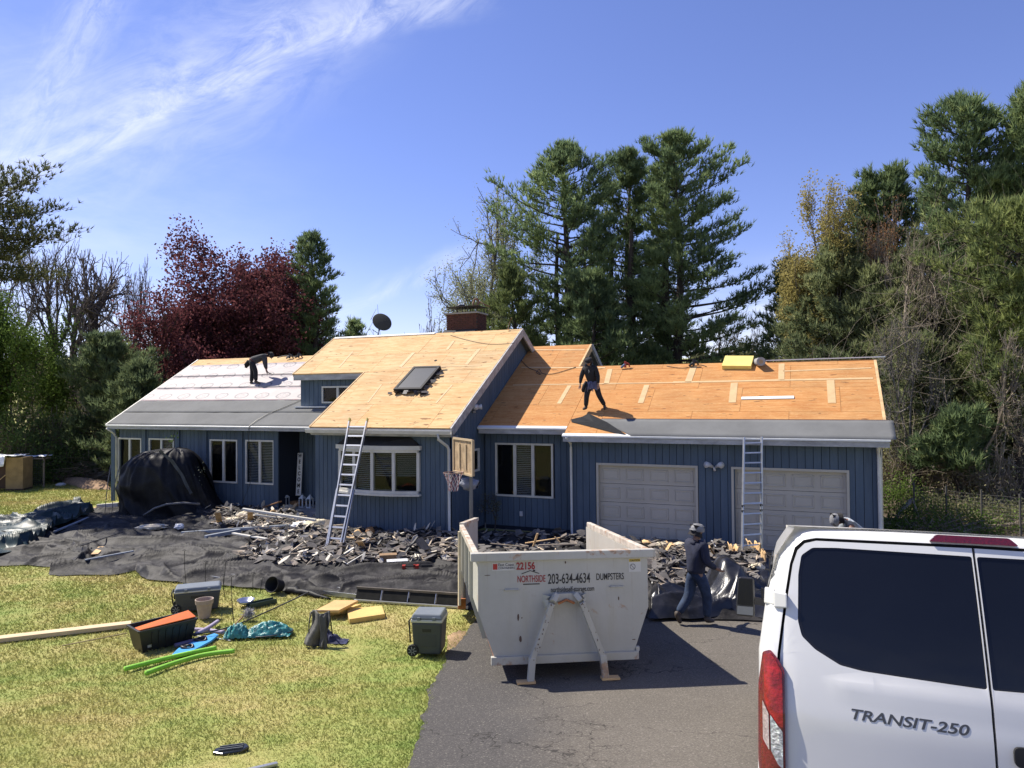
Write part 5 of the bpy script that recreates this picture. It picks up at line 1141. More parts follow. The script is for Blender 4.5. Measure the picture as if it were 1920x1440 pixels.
def rnd(poly, r=.03, n=4):
    """round the corners of an outline"""
    out = []; k = len(poly)
    for i in range(k):
        p = Vector(poly[i][:2]); a = Vector(poly[i - 1][:2]); b = Vector(poly[(i + 1) % k][:2]); la, lb = (a - p).length, (b - p).length; q = min(r, la * .45, lb * .45)
        s, e = p + (a - p).normalized() * q, p + (b - p).normalized() * q
        for j in range(n + 1): t = j / n; out.append(tuple(s * (1 - t) ** 2 + p * 2 * t * (1 - t) + e * t * t))
    return out
win = rnd([(.207, 1.66), (.216, 1.90), (.232, 1.995), (.285, 2.038), (.40, 2.045), (1.046, 2.042), (1.046, 1.434), (.50, 1.452), (.40, 1.468), (.285, 1.530), (.225, 1.585)], .012)
winb = rnd([(.192, 1.655), (.200, 1.90), (.219, 2.005), (.278, 2.051), (.40, 2.058), (1.049, 2.056), (1.049, 1.424), (.50, 1.440), (.395, 1.455), (.275, 1.518), (.210, 1.578)], .014)
door = [(.092, .42), (.086, .90), (.092, 1.35), (.098, 1.47), (.145, 1.79), (.172, 1.95), (.20, 2.03), (.24, 2.072), (.30, 2.090), (W2 - .006, 2.098), (W2 - .006, .42)]
for mir in (False, True):
    d = vpanel('rear_door', door, M_van, van, [winb], 0., .05, mir=mir, rim=.03)
    vpanel('window_frame', winb, mat('frit_black', (.008, .008, .009), .25), d, [win], .006, .08, mir=mir); vpanel('window_glass', win, M_vgl, d, (), .008, .08, mir=mir)
    if not mir:
        q = MB()
        for k in range(17):
            zz = 1.50 + k * .030; q.tube([(x, vf(x, zz) + .0055, zz) for x in np.linspace(.285, .86, 9)], .0004, 3)
        False and q.build('heater_wires', mat('heater_wire', (.016, .015, .014), .5), d)
seam = [(.075, .38), (.072, .90), (.078, 1.35), (.084, 1.475), (.131, 1.80), (.158, 1.955), (.186, 2.045), (.232, 2.090), (.30, 2.106), (W2, 2.114), (2 * W2 - .30, 2.106), (2 * W2 - .232, 2.09), (2 * W2 - .186, 2.045), (2 * W2 - .158, 1.955), (2 * W2 - .131, 1.80), (2 * W2 - .084, 1.475), (2 * W2 - .072, .90), (2 * W2 - .075, .38)]
sil = lambda b: -.016 - .03 * max(0, (1.15 - b)) + (.0 if b < 1.47 else (b - 1.47) * .15 + max(0, b - 1.80) * .12 + max(0, b - 2.0) ** 1.1 * .45)
side = [(sil(b) + .0, b) for b in (.38, .7, .9, 1.1, 1.3, 1.47, 1.65, 1.81, 1.92, 2.0, 2.06, 2.10, 2.135, 2.158)]
def vf2(a, b):
    e = a - sil(b); e2 = (2 * W2 - sil(b)) - a; y = vf(max(.16, min(a, 2 * W2 - .16)), b); r = .13; q = min(e, e2)
    if q < r: y += (r - math.sqrt(max(r * r - (r - max(q, 0)) ** 2, 0)))
    if b > 2.10: y += (1 - math.sqrt(max(0, 1 - ((b - 2.10) / .066) ** 2))) * .10
    return y
topl = [(.18, 2.166), (.30, 2.168), (.7, 2.170), (W2, 2.172)]
ring = side + topl + [(2 * W2 - a, b) for a, b in (side + topl)[::-1][1:]]
bodyr = vpanel('rear_frame', ring, M_van, van, [seam], .002, .045, fn=vf2, rim=.05)
# dark gap behind the seams
vpanel('seam_gap', [(.05, .45), (.05, 1.45), (.12, 1.9), (.2, 2.10), (W2, 2.12), (2 * W2 - .2, 2.10), (2 * W2 - .12, 1.9), (2 * W2 - .05, 1.45), (2 * W2 - .05, .45)], M_seam, van, (), .034, .1)
# body: lofted from tail to nose
def sect(y):
    k = y / 5.5
    topz = 2.172 if y < 3.6 else (2.172 - (y - 3.6) ** 1.25 * .74 if y < 4.5 else max(1.02, 1.525 - (y - 4.5) * .42)); tw = 0 if y < 3.4 else .05 * (y - 3.4)
    s = [(sil(b) + tw * (b / 2.), b) for b in (.32, .7, 1.1, 1.3, 1.47, 1.65, 1.81, 2.0, 2.06, 2.10, 2.135, 2.158)] + [(.18, 2.166), (.7, 2.172), (W2, 2.174)]
    s = [(a, min(b, topz) if b < 1.6 else b * topz / 2.174 if topz < 2.17 else b) for a, b in s]; s = [(a, min(b, topz)) for a, b in s]
    return s + [(2 * W2 - a, b) for a, b in s[::-1][1:]]
ys = [0.20, .5, 1, 1.6, 2.4, 3.2, 3.6, 3.8, 4.0, 4.2, 4.4, 4.5, 4.7, 5.0, 5.3, 5.48]
vs, fs = [], []; n = len(sect(0))
for i, y in enumerate(ys):
    for a, b in sect(y): vs.append((a if i < len(ys) - 1 else W2 + (a - W2) * .9, y, b))
for i in range(len(ys) - 1):
    for j in range(n - 1): fs.append((i * n + j, i * n + j + 1, (i + 1) * n + j + 1, (i + 1) * n + j))
fs.append(tuple((len(ys) - 1) * n + j for j in range(n)))
# join the tail edge to the loft
e0 = [(a, vf2(a, b) + .04, b) for a, b in ring]; 
q = MB(); q.add(vs, fs); body = q.build('body', M_van, van, smooth=True)
q = MB(); q.add([(a, vf2(a, b) + .012, b) for a, b in sect(0)] + [(a, .22, b) for a, b in sect(.2)], [(j, j + 1, n + j + 1, n + j) for j in range(n - 1)]); q.build('rear_quarter', M_van, van, smooth=True)
q = MB(); q.box((.05, .25, .28), (2 * W2 - .05, 5.3, .36)); q.build('underbody', M_rub, van)
q = MB(); q.box((-.03, -.12, .36), (2 * W2 + .03, .2, .56)); q.build('bumper', mat('grey_bumper', (.06, .06, .06), .7), van, bevel=.03)
for s in (0, 1):
    x = sil(1.6) if not s else 2 * W2 - sil(1.6); xs_ = (x - .006, x + .002) if not s else (x - .002, x + .006)
    for y0, y1 in ((.55, 1.6), (1.75, 2.9)): q = MB(); q.hexa([(xs_[0], y0, 1.35), (xs_[1], y0, 1.35), (xs_[1], y1, 1.35), (xs_[0], y1, 1.35), (xs_[0] + (.05 if not s else -.05), y0, 1.92), (xs_[1] + (.05 if not s else -.05), y0, 1.92), (xs_[1] + (.05 if not s else -.05), y1, 1.92), (xs_[0] + (.05 if not s else -.05), y1, 1.92)]); q.build('side_window', M_vgl, van)
    for y0 in (.95, 4.55):
        q = MB(); m_ = Matrix.Rotation(math.pi / 2, 3, 'Y'); cx = .10 if not s else 2 * W2 - .10
        q.lathe([(.20, -.11), (.33, -.11), (.355, -.08), (.355, .08), (.33, .11), (.20, .11)], 28, (cx, y0, .34), m_); wh = q.build('wheel', M_rub, van, smooth=False)
        q = MB(); q.lathe([(.0, -.09), (.06, -.105), (.19, -.08), (.20, .08), (.06, .105), (0, .09)], 24, (cx, y0, .34), m_); q.build('rim', mat('steel_rim', (.4, .4, .41), .35, metal=.8), wh)
# tail lights
tl = [(.006, 1.470), (.048, 1.490), (.085, 1.452), (.118, 1.395), (.116, .90), (.10, .72), (.0, .72), (-.022, .90), (-.018, 1.30)]
for mir in (False, True):
    f_ = lambda a, b: vf2(max(a, sil(b) + .003), b)
    base = vpanel('tail_light', rnd(tl, .012, 2), M_tdr, van, (), -.012, .02, mir=mir, fn=f_, rim=.03)
    vpanel('red_lens', rnd([(.010, 1.455), (.046, 1.474), (.076, 1.440), (.106, 1.385), (.106, 1.105), (.075, 1.13), (.035, 1.18), (.014, 1.235)], .008, 2), M_tred, base, (), -.018, .02, mir=mir, fn=f_, rim=.006)
    vpanel('clear_lens', rnd([(.042, 1.165), (.078, 1.118), (.104, 1.092), (.104, .905), (.080, .925), (.045, .985)], .008, 2), M_tclr, base, (), -.018, .02, mir=mir, fn=f_, rim=.006)
    vpanel('side_lens', rnd([(.003, 1.225), (.034, 1.165), (.036, .985), (.004, 1.030)], .006, 2), mat('pale_lens', (.45, .36, .34), .15, .3, 40, .6, 60, coat=1.), base, (), -.018, .02, mir=mir, fn=f_, rim=.006)
vpanel('brake_light', rnd([(W2 - .205, 2.122), (W2 - .165, 2.160), (W2 + .165, 2.160), (W2 + .205, 2.122)], .012, 3), mat('brake_lens', (.13, .006, .012), .15, .2, 80, .3, 90, coat=1.), van, (), -.016, .05, fn=lambda a, b: vf(a, 2.10) + max(0, b - 2.10) * .25, rim=.03)
# hinge, badge, handle, mirrors
def hinge(b, mir=False):
    q = MB(); X_ = lambda a: 2 * W2 - a if mir else a
    y0 = vf2(.03, b) - .004; y1 = vf(.13, b) - .004
    q.hexa([(X_(.015), y0 - .020, b - .045), (X_(.070), vf(.07, b) - .028, b - .045), (X_(.070), vf(.07, b) + .02, b - .045), (X_(.015), y0 + .05, b - .045), (X_(.020), y0 - .020, b + .045), (X_(.072), vf(.07, b) - .028, b + .045), (X_(.072), vf(.07, b) + .02, b + .045), (X_(.02), y0 + .05, b + .045)])
    q.hexa([(X_(.068), vf(.07, b) - .045, b - .055), (X_(.138), y1 - .040, b - .050), (X_(.138), y1 + .01, b - .050), (X_(.068), vf(.07, b) + .01, b - .055), (X_(.068), vf(.07, b) - .045, b + .035), (X_(.138), y1 - .040, b + .030), (X_(.138), y1 + .01, b + .030), (X_(.068), vf(.07, b) + .01, b + .035)])
    q.build('door_hinge', M_van, van, bevel=.008)
hinge(1.765); hinge(.60); hinge(1.765, True)
q = MB(); q.box((.000, vf2(.02, 1.765) - .012, 1.735), (.012, vf2(.02, 1.765) + .02, 1.80)); q.build('hinge_stop', M_rub, van)
bz = 1.216; bgrp = text('badge', 'TRANSIT-250', .068, M_chr, van, (.432, vf(.7, 1.24) - .010, bz), (math.pi / 2, 0, math.atan2(vf(.95, 1.24) - vf(.43, 1.24), .52)), 1.33, .004, .0012, shear=.25)
_me = bgrp.data; _x0 = .425
for _v in _me.vertices: _a, _b = _x0 + _v.co.x, bz - .008 + _v.co.y; _v.co = Vector((_a, vf(_a, _b) + .001 - (.0026 if _v.co.z > 0 else 0), _b))
bgrp.location = (0, 0, 0); bgrp.rotation_euler = (0, 0, 0)
q = MB(); 
for k in range(24):
    t = 2 * math.pi * k / 24
ov = [(W2 + .60 + .10 * math.cos(2 * math.pi * k / 24), 1.17 + .04 * math.sin(2 * math.pi * k / 24)) for k in range(24)]
vpanel('door_handle', rnd([(W2 + .07, 1.10), (W2 + .07, 1.19), (W2 + .25, 1.19), (W2 + .25, 1.10)], .03), M_rub, van, (), -.02, .06, rim=.03)
for s in (-1, 1):
    cx = sil(1.4) - .235 if s < 0 else 2 * W2 - sil(1.4) + .235
    q = MB(); q.hexa([(cx - .115, 4.42, 1.12), (cx + .10, 4.42, 1.12), (cx + .09, 4.62, 1.14), (cx - .09, 4.62, 1.14), (cx - .085, 4.42, 1.56), (cx + .095, 4.42, 1.56), (cx + .08, 4.60, 1.54), (cx - .07, 4.60, 1.54)]); mr = q.build('mirror', M_black, van, bevel=.03)
    q = MB(); q.hexa([(cx - .090, 4.412, 1.25), (cx + .080, 4.412, 1.25), (cx + .080, 4.418, 1.25), (cx - .090, 4.418, 1.25), (cx - .070, 4.412, 1.54), (cx + .075, 4.412, 1.54), (cx + .075, 4.418, 1.54), (cx - .070, 4.418, 1.54)]); q.build('mirror_glass', mat('mirror_glass', (.006, .006, .007), .25, spec=.3), mr)
    q = MB(); q.hexa([(cx - .095, 4.412, 1.145), (cx + .078, 4.412, 1.145), (cx + .078, 4.418, 1.145), (cx - .095, 4.418, 1.145), (cx - .090, 4.412, 1.235), (cx + .080, 4.412, 1.235), (cx + .080, 4.418, 1.235), (cx - .090, 4.418, 1.235)]); q.build('mirror_glass', mat('pale_reflection', (.16, .17, .18), .2), mr)  # lower glass coloured pale, a painted reflection
    q = MB(); q.bar((cx + .05 * -s, 4.52, 1.30), (cx - .24 * s, 4.55, 1.28), .06, .08); q.build('mirror_arm', M_black, mr)

# ------------------------------------------------------------------ dumpster
def rust_extra(t, c, vec):
    n = t.noise(vec, 3.2, 6, .72, .5); s = t.new('ShaderNodeSeparateXYZ'); t.l.new(vec, s.inputs[0])
    low = t.m('SUBTRACT', 1, t.ss(s.outputs[2], .18, .40)); topb = t.ss(s.outputs[2], 1.50, 1.64)
    k = t.ss(t.m('ADD', n, t.m('MULTIPLY', t.m('MAXIMUM', low, topb), .10)), .61, .72)
    c = t.mix(t.m('MULTIPLY', k, .8), c, t.ramp(t.noise(vec, 18, 4), [(.3, (.20, .075, .03)), (.7, (.45, .24, .10))]))
    sc_ = t.noise(t.mapping(vec, (1, 1, .35)), 9, 6, .7); c = t.mix(t.m('MULTIPLY', t.ss(sc_, .62, .74), .35), c, (.25, .23, .20))
    g = t.noise(t.mapping(vec, (2.5, 2.5, .4)), 2.0, 4, .6); c = t.mix(t.m('MULTIPLY', t.ss(g, .45, .75), .35), c, (.40, .37, .28))
    dr_ = t.noise(t.mapping(vec, (9, 9, .35)), 2.2, 4, .65); c = t.mix(t.m('MULTIPLY', t.m('MULTIPLY', t.ss(dr_, .58, .72), t.ss(s.outputs[2], .3, 1.5)), .40), c, (.26, .17, .10))
    sf_ = t.noise(t.mapping(vec, (1, 1, 3.5), (0, .5, 0)), 7, 5, .75); return t.mix(t.m('MULTIPLY', t.ss(sf_, .66, .74), .5), c, (.20, .20, .20))
M_dmp = mat('white_steel', (.45, .44, .385), .55, .06, 1.5, .12, 14, extra=rust_extra)
M_dmpr = mat('rusty_top_rail', (.52, .47, .39), .7, .3, 5, .3, 20, extra=rust_extra)
M_rust = mat('rust', (.38, .15, .06), .85, .4, 8, .4, 30)
M_letk = mat('black_letter', (.012, .012, .014), .5); M_letr = mat('red_letter', (.30, .015, .015), .5)
a0 = gp(992, 1277); a1 = gp(1142, 1275); cD = (a0 + a1) / 2
dump = thing('dumpster', 'open white steel roll-off dumpster with phone number and open rear, on the driveway', 'dumpster', (cD.x - .04, cD.y + .12, cD.z), rad(8.5))
dump.rotation_euler = (rad(-4.0), rad(.6), rad(7.2))
HD, LD, WT, WB = 1.655, 3.55, 1.165, .955    # height, length, half-widths
prof = [(WT, HD - .10), (WT, .95), (WB, .30)]
q = MB(); th = .025
front = [(-WT, 0, HD - .10), (-WT, 0, .88), (-WB, 0, .30), (WB, 0, .30), (WT, 0, .88), (WT, 0, HD - .10)]
q.plate([(a * 1, b, c) for a, b, c in front], (0, th, 0)); fp = q.build('front_plate', M_dmp, dump)
for s in (-1, 1):
    q = MB(); q.hexa([(s * WT, .026, .88), (s * (WT - th), .026, .88), (s * (WT - th), LD, .88), (s * WT, LD, .88), (s * WT, .026, HD - .1), (s * (WT - th), .026, HD - .1), (s * (WT - th), LD, HD - .1), (s * WT, LD, HD - .1)])
    q.hexa([(s * WB, .026, .30), (s * (WB - th), .026, .30), (s * (WB - th), LD, .30), (s * WB, LD, .30), (s * WT, .026, .879), (s * (WT - th), .026, .879), (s * (WT - th), LD, .879), (s * WT, LD, .879)])
    sp_ = q.build('side_plate', M_dmp, dump)
    q = MB(); q.box((s * (WT + .045) - .06, -.04, HD - .10), (s * (WT + .045) + .06, LD, HD)) if False else q.box((min(s * (WT - .02), s * (WT + .06)), .08, HD - .102), (max(s * (WT - .02), s * (WT + .06)), LD, HD - .001)); q.build('top_rail', M_dmpr, dump, bevel=.012)
    for y in (1.0, 2.0, 3.0, 3.62):
        q = MB(); q.hexa([(s * (WB + .002), y, .28), (s * (WB + .07), y, .28), (s * (WB + .07), y + .08, .28), (s * (WB + .002), y + .08, .28), (s * (WT + .002), y, .90), (s * (WT + .055), y, .90), (s * (WT + .055), y + .08, .90), (s * (WT + .002), y + .08, .90)]); q.box((min(s * (WT + .002), s * (WT + .055)), y, .902), (max(s * (WT + .002), s * (WT + .055)), y + .08, HD - .104)); q.build('side_rib', M_dmp, dump)
    q = MB(); q.box((s * .42 - .05, .25, .14), (s * .42 + .05, LD, .279)); q.build('skid_rail', M_dmp, dump)
    q = MB(); q.lathe([(.0, -.05), (.10, -.05), (.10, .05), (0, .05)], 16, (s * .62, LD - .3, .10), Matrix.Rotation(math.pi / 2, 3, 'Y')); q.build('ground_roller', M_rust, dump)
q = MB(); q.box((-WT - .10, -.06, HD - .11), (WT + .10, .08, HD)); q.build('front_rail', M_dmp, dump, bevel=.010)
q = MB(); q.box((-WB - .04, -.05, .20), (WB + .05, .03, .305)); q.box((WB + .02, -.02, .30), (WB + .07, .03, .36)); q.build('bottom_beam', M_dmp, dump, bevel=.006)
q = MB(); q.box((-WB, .03, .28), (WB, LD, .299)); q.build('floor_plate', M_rust, dump)
# tall rear wings either side, and the swung-open gate
q = MB(); q.plate([(-WT - .058, LD - .42, .30), (-WT - .058, LD - .06, .22), (-WT - .058, LD - .06, HD - .11), (-WT - .058, LD - .18, HD - .11)], (-.035, 0, 0)); q.build('hinge_gusset', mat('yellowed_steel', (.55, .48, .33), .6, .25, 4, .2, 20), dump)
gt = MB(); gang = rad(70); gx, gy = -WT - .02, LD + .01; dx, dy = math.cos(gang), math.sin(gang)
gt.bar((gx, gy, HD - .75), (gx + dx * 1.0, gy + dy * 1.0, HD - .75), .05, 1.45); gte = gt.build('rear_gate', M_dmp, dump)
q = MB(); q.bar((gx, gy, HD), (gx + dx * 1.0, gy + dy * 1.0, HD), .09, .06); q.build('gate_rail', M_dmpr, gte)
q = MB(); q.box((-WT - .09, LD - .06, .16), (-WT + .05, LD + .06, .34)); q.build('hinge_foot', M_rust, dump)
# A-shaped hoist frame on the front
def hb2(a, b, w_, d): q.bar(a, b, w_, d, (0, -1, 0))
for s in (-1, 1):
    q = MB(); q.bar((s * .20, -.16, 1.00), (s * .47, -.17, .30), .070, .09, (0, -1, 0)); q.bar((s * .47, -.171, .32), (s * .50, -.19, .02), .085, .10, (0, -1, 0)); q.bar((s * .19, -.158, 1.02), (s * .13, -.10, 1.10), .07, .10, (0, -1, 0))
    q.build('hoist_leg', M_dmp, dump, bevel=.008)
    q = MB(); q.plate([(s * .235, -.11, 1.02), (s * .30, -.002, 1.03), (s * .28, -.002, .90), (s * .25, -.11, .94)], (0, 0, .012)); q.plate([(s * .21, -.11, 1.08), (s * .29, -.002, 1.09), (s * .29, -.002, .98)], (s * .012, 0, 0)); q.build('bracket', M_dmp, dump)
q = MB(); q.plate([(-.15, -.10, 1.11), (.15, -.10, 1.11), (.20, -.10, 1.0), (.13, -.10, .985)] + [(.13 * math.cos(t), -.10, .975 + .055 * math.sin(t)) for t in np.linspace(.2, math.pi - .2, 9)] + [(-.13, -.10, .985), (-.20, -.10, 1.0)], (0, .095, 0)); q.build('hook_plate', M_dmp, dump)
q = MB(); q.tube([(-.11, -.12, .985), (0, -.13, 1.035), (.11, -.12, .985)], .018, 8); q.build('lift_bar', M_rust, dump)
for x in (-.72, .72): q = MB(); q.tube([(x - .09, -.004, 1.16), (x - .085, -.03, 1.165), (x + .09, -.03, 1.165), (x + .095, -.004, 1.16)], .010, 8); q.build('grab_handle', M_dmp, dump)
for s in (-1, 1): q = MB(); q.box((s * .56 - .12, -.26, .012), (s * .56 + .12, -.14, .04)); o = q.build('wood_block', M_lumber); o.parent = None; o.location = dump.location; o.rotation_euler = dump.rotation_euler; tag(o, ('left' if s < 0 else 'right') + ' flat wooden block under the front leg of the dumpster', 'wood block')
R9 = (math.pi / 2, 0, 0)
text('lettering', '203-634-4634', .185, M_letk, dump, (-.225, -.004, 1.225), R9, .56, .001, .0022)['label'] = 'black phone number 203-634-4634'
text('lettering', 'northsideself-storage.com', .095, M_letk, dump, (-.185, -.004, 1.115), R9, .60, .001, .001)['label'] = 'small black web address'
text('lettering', 'DUMPSTERS', .125, M_letk, dump, (.440, -.004, 1.255), R9, .58, .001, .001)['label'] = 'black word DUMPSTERS'
text('lettering', 'NORTHSIDE', .125, M_letr, dump, (-.640, -.004, 1.255), R9, .56, .001, .001)['label'] = 'red word NORTHSIDE'
text('lettering', '22156', .13, M_letr, dump, (-.650, -.004, 1.425), R9, .78, .001, .004)['label'] = 'red number 22156'
q = MB()
def flat(a, b, w_=.010): q.bar((a[0], -.004, a[1]), (b[0], -.004, b[1]), .002, w_, Vector((b[0] - a[0], 0, b[1] - a[1])).cross(Vector((0, 1, 0))))
flat((-.58, 1.365), (-.465, 1.405)); flat((-.465, 1.405), (-.34, 1.365)); flat((-.56, 1.228), (-.335, 1.228), .014)
q.box((-.425, -.005, 1.395), (-.395, -.003, 1.415)); q.build('roof_logo', M_letk, dump)['kind'] = 'stuff'
q = MB(); q.box((-.975, -.0035, 1.415), (-.675, -.002, 1.52)); stk = q.build('sticker', mat('pale_sticker', (.55, .54, .50), .5), dump)
q = MB(); q.box((-.965, -.005, 1.43), (-.905, -.0036, 1.505)); q.build('sticker_square', mat('red_square', (.40, .03, .02), .5), stk)
text('lettering', 'East Coast', .052, M_letk, stk, (-.895, -.005, 1.475), R9, .95, .0005, .0005); text('lettering', 'CONTAINERS', .036, M_letk, stk, (-.895, -.005, 1.437), R9, 1.0, .0005, .0005)
q = MB(); q.box((.90, -.0035, 1.35), (1.07, -.002, 1.53)); stk = q.build('sticker', MATS['pale_sticker'], dump)
q = MB(); q.box((.905, -.005, 1.485), (1.065, -.0036, 1.525)); q.build('caution_band', mat('yellow_band', (.50, .36, .05), .5), stk); text('lettering', 'CAUTION', .034, M_letk, stk, (.918, -.006, 1.492), R9, .9, .0004, .0008)
q = MB(); c_ = (.955, 1.42); ri = [(c_[0] + .036 * math.cos(t), -.006, c_[1] + .036 * math.sin(t)) for t in np.linspace(0, 2 * math.pi, 17)[:-1]]; q.tube(ri, .0028, 4, closed=True); q.bar((c_[0] - .025, -.006, c_[1] + .025), (c_[0] + .025, -.006, c_[1] - .025), .003, .005); q.build('prohibition_sign', M_letk, stk)
M_chip = mat('chipped_paint', (.10, .06, .045), .8)
q = MB()
rs = np.random.RandomState(2)
for x, z, w_, h_ in ((-.63, .80, .018, .06), (-.58, .79, .012, .012), (-.60, .52, .022, .05), (.02, 1.50, .012, .02), (.95, .45, .03, .008), (-.10, 1.30, .01, .016), (-1.04, 1.36, .05, .006), (.75, 1.0, .012, .03)):
    k = 7; q.plate([(x + w_ * math.cos(6.283 * j / k) * rs.uniform(.6, 1.1), -.0035, z + h_ * math.sin(6.283 * j / k) * rs.uniform(.6, 1.1)) for j in range(k)], (0, .0015, 0))
q.build('paint_chips', M_chip, dump)['kind'] = 'stuff'
q = MB(); rs = np.random.RandomState(3)
for k in range(26):
    s = rs.choice([-1, 1]); t = rs.rand(); x = s * (.20 + .27 * t) + rs.uniform(-.04, .04); z = 1.0 - .7 * t; r = rs.uniform(.003, .009)
    q.plate([(x + r * math.cos(6.283 * j / 6) * rs.uniform(.5, 1.3), -.228 + .008 * (1 - t) * 0, z + 1.6 * r * math.sin(6.283 * j / 6) * rs.uniform(.6, 1.3)) for j in range(6)], (0, .004, 0))
q.build('paint_chips', M_chip, dump)['kind'] = 'stuff'
# ------------------------------------------------------------------ tarps and sheets
def sheen(name, a, b, rough, seed=0, spec=.5, bump=.5, bs=45):
    def ex(t, c, vec):
        n = t.noise(t.mapping(vec, (1, 1, 1), (0, 0, .6)), 2.2, 6, .7, .8); c = t.mix(t.ss(n, .42, .68), a, b)
        return t.mix(t.m('MULTIPLY', t.ss(t.noise(vec, 11, 4, .7), .60, .72), .35), c, tuple(min(1, 2.2 * x + .04) for x in b))
    return mat(name, a, rough, 0, 1, bump, bs, spec=spec, extra=ex, obj=False)
M_tarp = sheen('black_woven_tarp', (.019, .018, .0175), (.046, .043, .042), .62, spec=.20, bump=.55, bs=13)
M_plast = sheen('black_plastic_sheet', (.010, .010, .011), (.030, .030, .034), .30, spec=.6, bump=.15)
M_cover = sheen('black_cover', (.005, .005, .006), (.012, .012, .014), .55, spec=.25, bump=.15)
M_gtarp = sheen('dark_green_tarp', (.012, .030, .031), (.035, .062, .066), .45, spec=.35, bump=.1)
from mathutils.kdtree import KDTree
TP = []
def on_tarp(p):
    """height of the sheeting above the ground point p"""
    global TK
    if TP and TK is None:
        TK = KDTree(len(TP))
        for i_, c_ in enumerate(TP): TK.insert((c_[0], c_[1], 0), i_)
        TK.balance()
    if not TP: return 0.
    co_, i_, d_ = TK.find((p.x, p.y, 0)); return max(0., TP[i_][2] - G(p.x, p.y)) if d_ < .12 else 0.
TK = None
def loft(front, back, name, m, nu, nv, hgt, seed=1, hem=True, off=.012, label=None, cat='tarp', ragged=.05, extra=None, smooth=True, sub=None, folds=None):
    """a sheet spread between two edges seen in the photograph, lying in folds on the ground"""
    Fp = [gp(*p) for p in front]; Bp = [gp(*p) for p in back]
    def res(P, n):
        L = [0]; 
        for a, b in zip(P, P[1:]): L.append(L[-1] + (b - a).length)
        s = np.linspace(0, L[-1], n); return np.stack([np.interp(s, L, [p[i] for p in P]) for i in range(2)], 1)
    A, B = res(Fp, nu), res(Bp, nu); t = np.linspace(0, 1, nv)[None, :, None]; P = A[:, None] * (1 - t) + B[:, None] * t; x, y = P[..., 0], P[..., 1]
    e = np.minimum(np.minimum(np.linspace(0, 1, nu)[:, None] * nu, (1 - np.linspace(0, 1, nu))[:, None] * nu) / 6, np.minimum(t[..., 0] * nv, (1 - t[..., 0]) * nv) / 4); e = np.clip(e, 0, 1)
    rs = np.random.RandomState(seed); wx = x + .7 * vn(x * .7, y * .7, seed + 5); wy = y + .5 * vn(x * .9, y * .9, seed + 6); area = (x.max() - x.min()) * (y.max() - y.min()); F_ = np.zeros_like(x); dn = folds or 1.
    for big, num, Lr, wr, hr_ in ((1, int(area * 2.0 * dn), (.6, 2.8), (.055, .13), (.25, 1.0)), (0, int(area * 9 * dn), (.2, .9), (.032, .065), (.06, .34))):
        for k in range(num):
            a0, b0 = rs.randint(nu), rs.randint(nv); cx_, cy_ = wx[a0, b0], wy[a0, b0]; an = rs.normal(.15, .45 if big else .9); ca, sa = math.cos(an), math.sin(an); L_ = rs.uniform(*Lr) / 2; w__ = rs.uniform(*wr); hh_ = rs.uniform(*hr_) ** 1.5
            m_ = (np.abs(wx - cx_) < L_ + w__ * 3) & (np.abs(wy - cy_) < L_ + w__ * 3)
            u_ = (wx[m_] - cx_) * ca + (wy[m_] - cy_) * sa; v_ = -(wx[m_] - cx_) * sa + (wy[m_] - cy_) * ca + .18 * L_ * np.sin(u_ / L_ * 2 + k); e_ = np.clip(1 - (u_ / L_) ** 2, 0, 1) ** .7; s_ = np.where(v_ > 0, v_ / (w__ * .9), -v_ / (w__ * 1.6)); F_[m_] = np.maximum(F_[m_], hh_ * e_ * np.exp(-s_ ** 1.05)) + (0 if big else .0)
    h = hgt * (F_ + .16 * ridge(wx * 1.1, wy * 1.9, seed + 2) ** 2 + .05 * vn(x * 7, y * 9, seed + 3)) + .06 * vn(x * .8, y * .8, seed + 4)
    if extra is not None: h = h + extra(x, y)
    z = Gn(x, y) + off + h * (.12 + .88 * e); x = x + (vn(x * 3, y * 3, seed + 7) - .5) * ragged * 2 * (1 - e) ; y = y + (vn(x * 3, y * 3, seed + 8) - .5) * ragged * 2 * (1 - e)
    co = np.stack([x, y, z], -1).reshape(-1, 3); TP.extend(co[::2].tolist()); i, j = np.meshgrid(np.arange(nu - 1), np.arange(nv - 1), indexing='ij'); a = (i * nv + j).ravel()
    o = npmesh(name, co, np.stack([a, a + nv, a + nv + 1, a + 1], 1), m, None, smooth, 4); tag(o, label, cat); return o
base_back = [(-30, 985), (90, 968), (200, 958), (330, 952), (440, 950), (520, 952), (592, 990), (700, 1000), (836, 1012), (880, 1000)]
loft([(-40, 1062), (60, 1062), (112, 1066), (88, 1080), (215, 1079), (238, 1075), (252, 1072), (272, 1088), (330, 1093), (470, 1104), (545, 1112), (640, 1120), (760, 1133), (880, 1140)],
     base_back, 'ground_tarp', M_tarp, 540, 180, .25, 3, label='large black woven tarp crumpled over the lawn in front of the house', cat='tarp')
loft([(-40, 1058), (25, 1046), (60, 1030), (80, 1018), (88, 1005)], [(-40, 992), (40, 978), (95, 966), (150, 953), (178, 968)], 'green_tarp', M_gtarp, 240, 110, .34, 31, off=.16, label='dark green shiny tarp bunched at the left edge on the black tarp', cat='tarp')
loft([(858, 1142), (905, 1150), (1060, 1158), (1228, 1160), (1290, 1164), (1450, 1168)], [(880, 998), (1000, 1000), (1068, 1008), (1200, 1018), (1330, 1030), (1470, 1050)], 'ground_tarp', M_tarp, 300, 110, .22, 53, off=.02, label='black woven tarp across the driveway before the garage, covered in torn roofing', cat='tarp')
